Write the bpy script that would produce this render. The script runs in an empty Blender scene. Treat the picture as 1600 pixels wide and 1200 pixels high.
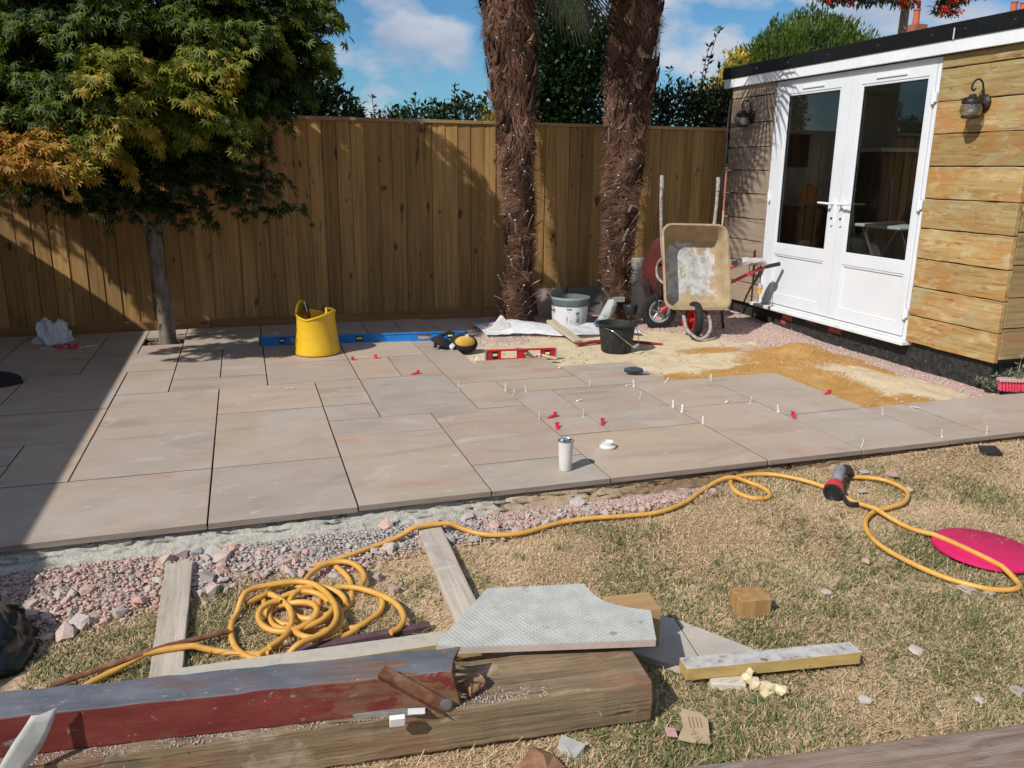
import bpy, math, random
import numpy as np
from mathutils import Matrix, Vector, noise as mnoise

random.seed(7)
RNG = np.random.default_rng(11)
SC = bpy.context.scene
COL = SC.collection
R = math.radians

# ------------------------------------------------------------------ camera
cam_d = bpy.data.cameras.new('camera')
cam = bpy.data.objects.new('camera', cam_d)
COL.objects.link(cam)
SC.camera = cam
cam_d.sensor_width = 36.0
cam_d.lens = 1280.54 / 1600 * 36.0
cam_d.clip_start = 0.05
cam_d.clip_end = 2000
_yaw, _pitch, _roll = 0.314246, 0.256435, 0.0107436
_f = Vector((math.sin(_yaw) * math.cos(_pitch), math.cos(_yaw) * math.cos(_pitch), -math.sin(_pitch)))
_r = Vector((math.cos(_yaw), -math.sin(_yaw), 0))
_u = _r.cross(_f)
_r2 = _r * math.cos(_roll) + _u * math.sin(_roll)
_u2 = -_r * math.sin(_roll) + _u * math.cos(_roll)
_m = Matrix((_r2, _u2, -_f)).transposed().to_4x4()
_m.translation = (0, 0, 1.43)
cam.matrix_world = _m
SC.render.resolution_x, SC.render.resolution_y = 1024, 768

# ------------------------------------------------------------------ sky and sun
SUN_TRAVEL = Vector((1.0, 0.55, -1.0)).normalized()
world = bpy.data.worlds.new('World')
SC.world = world
world.use_nodes = True
_n = world.node_tree.nodes
_l = world.node_tree.links
_n.clear()
_out = _n.new('ShaderNodeOutputWorld')
_bg = _n.new('ShaderNodeBackground')
_bg.inputs['Strength'].default_value = 0.066
_sky = _n.new('ShaderNodeTexSky')
_sky.sky_type = 'NISHITA'
_sky.sun_disc = False
_sky.sun_elevation = math.asin(-SUN_TRAVEL.z)
_sky.sun_rotation = math.atan2(-SUN_TRAVEL.x, -SUN_TRAVEL.y)
_sky.air_density = 1.0
_sky.dust_density = 0.4
_sky.ozone_density = 1.5
_tc = _n.new('ShaderNodeTexCoord')
_mp = _n.new('ShaderNodeMapping')
_mp.inputs['Scale'].default_value = (1, 1, 1.9)
_mp.inputs['Location'].default_value = (4.15, 2.3, 1.4)
_l.new(_tc.outputs['Generated'], _mp.inputs['Vector'])
_no = _n.new('ShaderNodeTexNoise')
_no.inputs['Scale'].default_value = 5.5
_no.inputs['Detail'].default_value = 7
_no.inputs['Roughness'].default_value = 0.5
_l.new(_mp.outputs['Vector'], _no.inputs['Vector'])
_rp = _n.new('ShaderNodeValToRGB')
_rp.color_ramp.elements[0].position = 0.455
_rp.color_ramp.elements[0].color = (0, 0, 0, 1)
_rp.color_ramp.elements[1].position = 0.53
_rp.color_ramp.elements[1].color = (.92, .92, .92, 1)
_l.new(_no.outputs['Fac'], _rp.inputs['Fac'])
_no2 = _n.new('ShaderNodeTexNoise')
_no2.inputs['Scale'].default_value = 9
_no2.inputs['Detail'].default_value = 5
_l.new(_mp.outputs['Vector'], _no2.inputs['Vector'])
_rc = _n.new('ShaderNodeValToRGB')
_rc.color_ramp.elements[0].position = 0.35
_rc.color_ramp.elements[0].color = (5.0, 6.2, 8.6, 1)
_rc.color_ramp.elements[1].position = 0.65
_rc.color_ramp.elements[1].color = (9.2, 9.7, 10.8, 1)
_l.new(_no2.outputs['Fac'], _rc.inputs['Fac'])
_mx = _n.new('ShaderNodeMixRGB')
_l.new(_rp.outputs['Color'], _mx.inputs['Fac'])
_tn = _n.new('ShaderNodeMixRGB')
_tn.blend_type = 'MULTIPLY'
_tn.inputs['Fac'].default_value = 1
_tn.inputs['Color2'].default_value = (.64, 1.1, 1.42, 1)
_l.new(_sky.outputs['Color'], _tn.inputs['Color1'])
_l.new(_tn.outputs['Color'], _mx.inputs['Color1'])
_l.new(_rc.outputs['Color'], _mx.inputs['Color2'])
_l.new(_mx.outputs['Color'], _bg.inputs['Color'])
_l.new(_bg.outputs['Background'], _out.inputs['Surface'])

sun_d = bpy.data.lights.new('sun', 'SUN')
sun_d.energy = 4.8
sun_d.angle = R(0.53)
sun_d.color = (1.0, 0.96, 0.90)
sun = bpy.data.objects.new('sun', sun_d)
COL.objects.link(sun)
sun.rotation_mode = 'QUATERNION'
sun.rotation_quaternion = (-SUN_TRAVEL).to_track_quat('Z', 'Y')
sun.location = (-6, -4, 8)

SC.view_settings.view_transform = 'Standard'
SC.view_settings.look = 'None'
SC.view_settings.gamma = 1
SC.view_settings.exposure = 0.0
SC.view_settings.use_curve_mapping = False
try:
    SC.cycles.max_bounces = 8
    SC.cycles.transparent_max_bounces = 12
except Exception:
    pass

# ------------------------------------------------------------------ mesh helpers
class MB:
    """collects geometry, builds ONE mesh object"""
    def __init__(s):
        s.v = []; s.f = []
    def add(s, vs, fs):
        o = len(s.v)
        s.v.extend([tuple(a) for a in vs])
        s.f.extend([tuple(i + o for i in q) for q in fs])
        return s
    def box(s, x0, x1, y0, y1, z0, z1):
        return s.add([(x0, y0, z0), (x1, y0, z0), (x1, y1, z0), (x0, y1, z0), (x0, y0, z1), (x1, y0, z1), (x1, y1, z1), (x0, y1, z1)],
                     [(0, 3, 2, 1), (4, 5, 6, 7), (0, 1, 5, 4), (1, 2, 6, 5), (2, 3, 7, 6), (3, 0, 4, 7)])
    def obox(s, c, size, rot=None):
        m = (rot or Matrix.Identity(3))
        c = Vector(c); hx, hy, hz_ = [q / 2 for q in size]
        vs = [c + m @ Vector(q) for q in ((-hx, -hy, -hz_), (hx, -hy, -hz_), (hx, hy, -hz_), (-hx, hy, -hz_), (-hx, -hy, hz_), (hx, -hy, hz_), (hx, hy, hz_), (-hx, hy, hz_))]
        return s.add(vs, [(0, 3, 2, 1), (4, 5, 6, 7), (0, 1, 5, 4), (1, 2, 6, 5), (2, 3, 7, 6), (3, 0, 4, 7)])
    def prism(s, poly, z0, z1, m=None):
        n = len(poly)
        vs = [(p[0], p[1], z0) for p in poly] + [(p[0], p[1], z1) for p in poly]
        if m: vs = [m @ Vector(q) for q in vs]
        fs = [tuple(reversed(range(n))), tuple(range(n, 2 * n))] + [(i, (i + 1) % n, (i + 1) % n + n, i + n) for i in range(n)]
        return s.add(vs, fs)
    def loft(s, loops, cap0=True, cap1=True):
        n = len(loops[0]); vs = [q for lp in loops for q in lp]; fs = []
        for k in range(len(loops) - 1):
            for i in range(n):
                j = (i + 1) % n
                fs.append((k * n + i, k * n + j, (k + 1) * n + j, (k + 1) * n + i))
        if cap0: fs.append(tuple(reversed(range(n))))
        if cap1: fs.append(tuple(range((len(loops) - 1) * n, len(loops) * n)))
        return s.add(vs, fs)
    def tube(s, pts, r, seg=8, caps=True, closed=False):
        pts = [Vector(p) for p in pts]; n = len(pts)
        rs = r if isinstance(r, (list, tuple)) else [r] * n
        loops = []; nrm = None
        for i in range(n):
            a = pts[max(i - 1, 0)]; b = pts[min(i + 1, n - 1)]
            if closed: a = pts[(i - 1) % n]; b = pts[(i + 1) % n]
            t = (b - a).normalized()
            if nrm is None:
                up = Vector((0, 0, 1)) if abs(t.z) < .9 else Vector((1, 0, 0))
                nrm = t.cross(up).normalized()
            nrm = (nrm - t * nrm.dot(t)).normalized()
            bn = t.cross(nrm)
            loops.append([pts[i] + (nrm * math.cos(k / seg * 2 * math.pi) + bn * math.sin(k / seg * 2 * math.pi)) * rs[i] for k in range(seg)])
        if closed:
            loops.append(loops[0]); caps = False
        return s.loft(loops, caps, caps)
    def lathe(s, prof, seg=24, c=(0, 0, 0), m=None, cap0=True, cap1=True):
        loops = [[Vector((r_ * math.cos(k / seg * 2 * math.pi), r_ * math.sin(k / seg * 2 * math.pi), z)) for k in range(seg)] for r_, z in prof]
        c = Vector(c)
        loops = [[(m @ q if m else q) + c for q in lp] for lp in loops]
        return s.loft(loops, cap0, cap1)
    def rock(s, c, size, rng=random):
        # irregular 14-vertex chunk (cube corners + face centres pushed at random)
        c = Vector(c); vs = []
        for x in (-1, 1):
            for y in (-1, 1):
                for z in (-1, 1):
                    k = rng.uniform(.55, .8)
                    vs.append(Vector((x * k * rng.uniform(.8, 1.15), y * k * rng.uniform(.8, 1.15), z * k * rng.uniform(.75, 1.1))))
        for a in range(3):
            for sg in (-1, 1):
                q = Vector((0, 0, 0)); q[a] = sg * rng.uniform(.75, 1.0)
                q += Vector((rng.uniform(-.25, .25), rng.uniform(-.25, .25), rng.uniform(-.2, .2)))
                vs.append(q)
        fs = []
        idx = lambda x, y, z: x * 4 + y * 2 + z
        quads = {8: [(0, 0, 0), (0, 0, 1), (0, 1, 1), (0, 1, 0)], 9: [(1, 0, 0), (1, 1, 0), (1, 1, 1), (1, 0, 1)],
                 10: [(0, 0, 0), (1, 0, 0), (1, 0, 1), (0, 0, 1)], 11: [(0, 1, 0), (0, 1, 1), (1, 1, 1), (1, 1, 0)],
                 12: [(0, 0, 0), (0, 1, 0), (1, 1, 0), (1, 0, 0)], 13: [(0, 0, 1), (1, 0, 1), (1, 1, 1), (0, 1, 1)]}
        for ctr, qd in quads.items():
            ids = [idx(*q) for q in qd]
            for i in range(4):
                fs.append((ids[i], ids[(i + 1) % 4], ctr))
        rz = rng.uniform(0, 6.28)
        mm = Matrix.Rotation(rz, 3, 'Z') @ Matrix.Rotation(rng.uniform(-.5, .5), 3, 'X')
        sx, sy, sz = size
        vs = [c + mm @ Vector((q.x * sx, q.y * sy, q.z * sz)) for q in vs]
        return s.add(vs, fs)
    def xf(s, m):
        s.v = [tuple(m @ Vector(q)) for q in s.v]
        return s
    def build(s, name, mat, parent=None, smooth=False, bevel=0, local=False, subsurf=0, solid=0):
        me = bpy.data.meshes.new(name)
        me.from_pydata(s.v, [], s.f)
        me.update()
        if mat: me.materials.append(mat)
        if smooth:
            me.polygons.foreach_set('use_smooth', [True] * len(me.polygons))
            try: me.set_sharp_from_angle(angle=R(40))
            except Exception: pass
        return link(name, me, parent, bevel, local, subsurf, solid)

def link(name, me, parent=None, bevel=0, local=False, subsurf=0, solid=0):
    o = bpy.data.objects.new(name, me)
    COL.objects.link(o)
    if parent is not None:
        o.parent = parent
        if not local: o.matrix_parent_inverse = root_matrix(parent).inverted()
    if solid:
        md = o.modifiers.new('solid', 'SOLIDIFY'); md.thickness = solid; md.offset = 0
    if bevel:
        md = o.modifiers.new('bevel', 'BEVEL'); md.width = bevel; md.segments = 2; md.limit_method = 'ANGLE'; md.angle_limit = R(40)
    if subsurf:
        md = o.modifiers.new('sub', 'SUBSURF'); md.levels = subsurf; md.render_levels = subsurf
    return o

def root_matrix(o):
    m = Matrix.Translation(o.location) @ o.rotation_euler.to_matrix().to_4x4()
    if o.parent is not None:
        m = root_matrix(o.parent) @ o.matrix_parent_inverse @ m
    return m

def tag(o, label, cat, group=None, kind=None):
    o['label'] = label; o['category'] = cat
    if group: o['group'] = group
    if kind: o['kind'] = kind
    return o

def struct(o, label=None):
    o['kind'] = 'structure'
    if label: o['label'] = label
    return o

def thing(name, label, cat, loc=(0, 0, 0), rz=0, group=None):
    o = bpy.data.objects.new(name, None)
    COL.objects.link(o)
    o.empty_display_size = .1
    o.location = loc; o.rotation_euler = (0, 0, rz)
    return tag(o, label, cat, group)

def copy_tree(root, loc, rot, label=None):
    r = root.copy(); COL.objects.link(r)
    r.location = loc; r.rotation_euler = rot
    if label: r['label'] = label
    for ch in list(root.children):
        c = ch.copy(); COL.objects.link(c); c.parent = r
        for g in list(ch.children):
            d = g.copy(); COL.objects.link(d); d.parent = c
    return r

def fast(name, verts, tris, mat, parent=None, tint=None, tint_name='tint', smooth=False):
    """big triangle soup from numpy arrays; tint is one float per vertex"""
    verts = np.asarray(verts, dtype=np.float32); tris = np.asarray(tris, dtype=np.int32)
    me = bpy.data.meshes.new(name)
    me.vertices.add(len(verts)); me.vertices.foreach_set('co', verts.ravel())
    me.loops.add(tris.size); me.loops.foreach_set('vertex_index', tris.ravel())
    me.polygons.add(len(tris))
    me.polygons.foreach_set('loop_start', np.arange(0, tris.size, 3, dtype=np.int32))
    me.polygons.foreach_set('loop_total', np.full(len(tris), 3, dtype=np.int32))
    me.update(calc_edges=True)
    if tint is not None:
        a = me.attributes.new(tint_name, 'FLOAT', 'POINT')
        a.data.foreach_set('value', np.asarray(tint, dtype=np.float32))
    if smooth: me.polygons.foreach_set('use_smooth', np.ones(len(tris), dtype=bool))
    me.materials.append(mat)
    me.validate()
    return link(name, me, parent)

def spline(pts, n=8, closed=False):
    P = [Vector(p) for p in pts]; out = []
    N = len(P)
    for i in range(N if closed else N - 1):
        p0 = P[(i - 1) % N] if closed or i > 0 else P[i]
        p1 = P[i]; p2 = P[(i + 1) % N]
        p3 = P[(i + 2) % N] if closed or i + 2 < N else P[min(i + 1, N - 1)]
        for k in range(n):
            t = k / n
            out.append(.5 * ((2 * p1) + (-p0 + p2) * t + (2 * p0 - 5 * p1 + 4 * p2 - p3) * t * t + (-p0 + 3 * p1 - 3 * p2 + p3) * t ** 3))
    if not closed: out.append(P[-1])
    return out

def rrect(w, h, r, n=5, cx=0, cy=0):
    out = []
    for qx, qy, a0 in ((1, 1, 0), (-1, 1, 90), (-1, -1, 180), (1, -1, 270)):
        for k in range(n + 1):
            a = R(a0 + 90 * k / n)
            out.append((cx + qx * (w / 2 - r) + r * math.cos(a), cy + qy * (h / 2 - r) + r * math.sin(a)))
    return out

_perm = np.random.default_rng(3).random((256, 256))
def vnoise(x, y, s=1.0):
    x = np.asarray(x, float) * s + 50.3; y = np.asarray(y, float) * s + 71.7
    xi = np.floor(x).astype(int); yi = np.floor(y).astype(int)
    u = x - xi; v = y - yi
    u = u * u * (3 - 2 * u); v = v * v * (3 - 2 * v)
    a = _perm[xi % 256, yi % 256]; b = _perm[(xi + 1) % 256, yi % 256]
    c = _perm[xi % 256, (yi + 1) % 256]; d = _perm[(xi + 1) % 256, (yi + 1) % 256]
    return (a * (1 - u) + b * u) * (1 - v) + (c * (1 - u) + d * u) * v
def fbm(x, y, s=1.0, o=4):
    t = 0; a = .5
    for k in range(o):
        t = t + a * vnoise(np.asarray(x) + 13.7 * k, np.asarray(y) - 7.1 * k, s * 2 ** k); a *= .5
    return t

clamp = lambda v, a=0., b=1.: np.minimum(np.maximum(v, a), b)
def lawn_z(x, y):
    return -.115 + .03 * clamp((np.asarray(y) - 2.4) / .96) + .03 * clamp((np.asarray(x) - 1.5) / 2) * clamp((np.asarray(y) - 2.2) / 1)
def lz(x, y): return float(lawn_z(x, y))

# ------------------------------------------------------------------ material helpers
class NT:
    def __init__(s, name):
        s.m = bpy.data.materials.new(name); s.m.use_nodes = True
        s.t = s.m.node_tree; s.t.nodes.clear()
        s.out = s.n('ShaderNodeOutputMaterial')
        s._c = {}
    def n(s, typ, **k):
        q = s.t.nodes.new(typ)
        for a, b in k.items(): setattr(q, a, b)
        return q
    def l(s, a, b): s.t.links.new(a, b)
    def coord(s, kind='pos'):
        if kind in s._c: return s._c[kind]
        if kind == 'pos': o = s.n('ShaderNodeNewGeometry').outputs['Position']
        else:
            tc = s.n('ShaderNodeTexCoord'); oi = s.n('ShaderNodeObjectInfo')
            mu = s.n('ShaderNodeMath', operation='MULTIPLY'); mu.inputs[1].default_value = 47.0
            s.l(oi.outputs['Random'], mu.inputs[0])
            ad = s.n('ShaderNodeVectorMath', operation='ADD')
            s.l(tc.outputs['Object'], ad.inputs[0]); s.l(mu.outputs[0], ad.inputs[1])
            o = ad.outputs[0]
        s._c[kind] = o
        return o
    def noise(s, scale=(1, 1, 1), detail=5, rough=.55, coord='pos', dist=0):
        if not isinstance(scale, (tuple, list)): scale = (scale,) * 3
        mp = s.n('ShaderNodeMapping'); mp.inputs['Scale'].default_value = scale
        s.l(s.coord(coord), mp.inputs['Vector'])
        q = s.n('ShaderNodeTexNoise'); q.inputs['Scale'].default_value = 1; q.inputs['Detail'].default_value = detail
        q.inputs['Roughness'].default_value = rough; q.inputs['Distortion'].default_value = dist
        s.l(mp.outputs[0], q.inputs['Vector'])
        return q.outputs['Fac']
    def ramp(s, fac, stops):
        q = s.n('ShaderNodeValToRGB'); e = q.color_ramp.elements
        while len(e) < len(stops): e.new(.5)
        for el, (p, c) in zip(e, stops):
            el.position = p; el.color = tuple(c) + (1,) if len(c) == 3 else c
        s.l(fac, q.inputs['Fac'])
        return q.outputs['Color']
    def mix(s, fac, a, b, blend='MIX'):
        q = s.n('ShaderNodeMixRGB', blend_type=blend)
        for v, i in ((fac, 'Fac'), (a, 'Color1'), (b, 'Color2')):
            if hasattr(v, 'is_linked') or hasattr(v, 'links'): s.l(v, q.inputs[i])
            elif isinstance(v, (int, float)): q.inputs[i].default_value = v if i == 'Fac' else (v, v, v, 1)
            else: q.inputs[i].default_value = tuple(v) + (1,)
        return q.outputs['Color']
    def mask(s, fac, lo, hi):
        q = s.n('ShaderNodeMapRange'); q.inputs['From Min'].default_value = lo; q.inputs['From Max'].default_value = hi
        s.l(fac, q.inputs['Value']); return q.outputs['Result']
    def math(s, op, a, b=None):
        q = s.n('ShaderNodeMath', operation=op)
        for i, v in enumerate((a, b)):
            if v is None: continue
            if isinstance(v, (int, float)): q.inputs[i].default_value = v
            else: s.l(v, q.inputs[i])
        return q.outputs[0]
    def rnd(s): return s.n('ShaderNodeObjectInfo').outputs['Random']
    def xyz(s, kind='pos'):
        q = s.n('ShaderNodeSeparateXYZ'); s.l(s.coord(kind), q.inputs[0]); return q.outputs
    def attr(s, name):
        q = s.n('ShaderNodeAttribute', attribute_name=name); return q.outputs['Fac']
    def bump(s, h, strength=.3, dist=.01):
        q = s.n('ShaderNodeBump'); q.inputs['Strength'].default_value = strength; q.inputs['Distance'].default_value = dist
        s.l(h, q.inputs['Height']); return q.outputs['Normal']
    def pbr(s, col, rough=.7, normal=None, metal=0, spec=.4, **k):
        b = s.n('ShaderNodeBsdfPrincipled')
        if hasattr(col, 'links'): s.l(col, b.inputs['Base Color'])
        else: b.inputs['Base Color'].default_value = tuple(col) + (1,)
        if hasattr(rough, 'links'): s.l(rough, b.inputs['Roughness'])
        else: b.inputs['Roughness'].default_value = rough
        b.inputs['Metallic'].default_value = metal
        b.inputs['Specular IOR Level'].default_value = spec
        if normal is not None: s.l(normal, b.inputs['Normal'])
        for a, v in k.items(): b.inputs[a.replace('_', ' ')].default_value = v
        s.l(b.outputs[0], s.out.inputs['Surface'])
        return s.m

def surf(name, stops, scale=6, detail=6, rough=.75, bump=.25, bdist=.006, bscale=None, coord='pos', rnd=0., layers=(), metal=0, spec=.35, nrough=.55):
    """procedural surface: noise ramp + threshold layers (scale, lo, hi, colour) + random value per object + bump"""
    t = NT(name)
    f = t.noise(scale, detail, nrough, coord)
    c = t.ramp(f, stops)
    for (sc, lo, hi, colr) in layers:
        c = t.mix(t.mask(t.noise(sc, 5, .6, coord), lo, hi), c, colr)
    if rnd:
        r = t.mask(t.rnd(), 0, 1)
        k = t.n('ShaderNodeMapRange'); k.inputs['To Min'].default_value = 1 - rnd; k.inputs['To Max'].default_value = 1 + rnd
        t.l(t.rnd(), k.inputs['Value'])
        hv = t.n('ShaderNodeHueSaturation'); t.l(k.outputs[0], hv.inputs['Value']); t.l(c, hv.inputs['Color']); c = hv.outputs['Color']
    nr = None
    if bump:
        b = t.noise(bscale, 6, .6, coord) if bscale is not None else f
        nr = t.bump(b, bump, bdist)
    return t.pbr(c, rough, nr, metal, spec)

def leaf_mat(name, stops, trans=.35, rough=.5):
    t = NT(name)
    c = t.ramp(t.attr('tint'), stops)
    b = t.n('ShaderNodeBsdfPrincipled'); t.l(c, b.inputs['Base Color']); b.inputs['Roughness'].default_value = rough; b.inputs['Specular IOR Level'].default_value = .3
    tr = t.n('ShaderNodeBsdfTranslucent'); t.l(c, tr.inputs['Color'])
    mx = t.n('ShaderNodeMixShader'); mx.inputs['Fac'].default_value = trans
    t.l(b.outputs[0], mx.inputs[1]); t.l(tr.outputs[0], mx.inputs[2]); t.l(mx.outputs[0], t.out.inputs['Surface'])
    return t.m

def plain(name, col, rough=.5, metal=0, spec=.4, var=.15, sc=25, bump=.1):
    a = tuple(max(0, q * (1 - var)) for q in col); b = tuple(min(1, q * (1 + var)) for q in col)
    return surf(name, [(.3, a), (.7, b)], sc, 5, rough, bump, .002, metal=metal, spec=spec)

def glass_mat(name, tint=(.8, .85, .85), refl=.12):
    t = NT(name)
    tr = t.n('ShaderNodeBsdfTransparent'); tr.inputs['Color'].default_value = tint + (1,)
    gl = t.n('ShaderNodeBsdfGlossy'); gl.inputs['Roughness'].default_value = .02
    lw = t.n('ShaderNodeLayerWeight'); lw.inputs['Blend'].default_value = .5
    ad = t.math('ADD', t.math('MULTIPLY', t.math('POWER', lw.outputs['Facing'], 4.0), .9), refl + .05)
    mx = t.n('ShaderNodeMixShader'); t.l(ad, mx.inputs[0]); t.l(tr.outputs[0], mx.inputs[1]); t.l(gl.outputs[0], mx.inputs[2])
    t.l(mx.outputs[0], t.out.inputs['Surface'])
    return t.m

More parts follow.
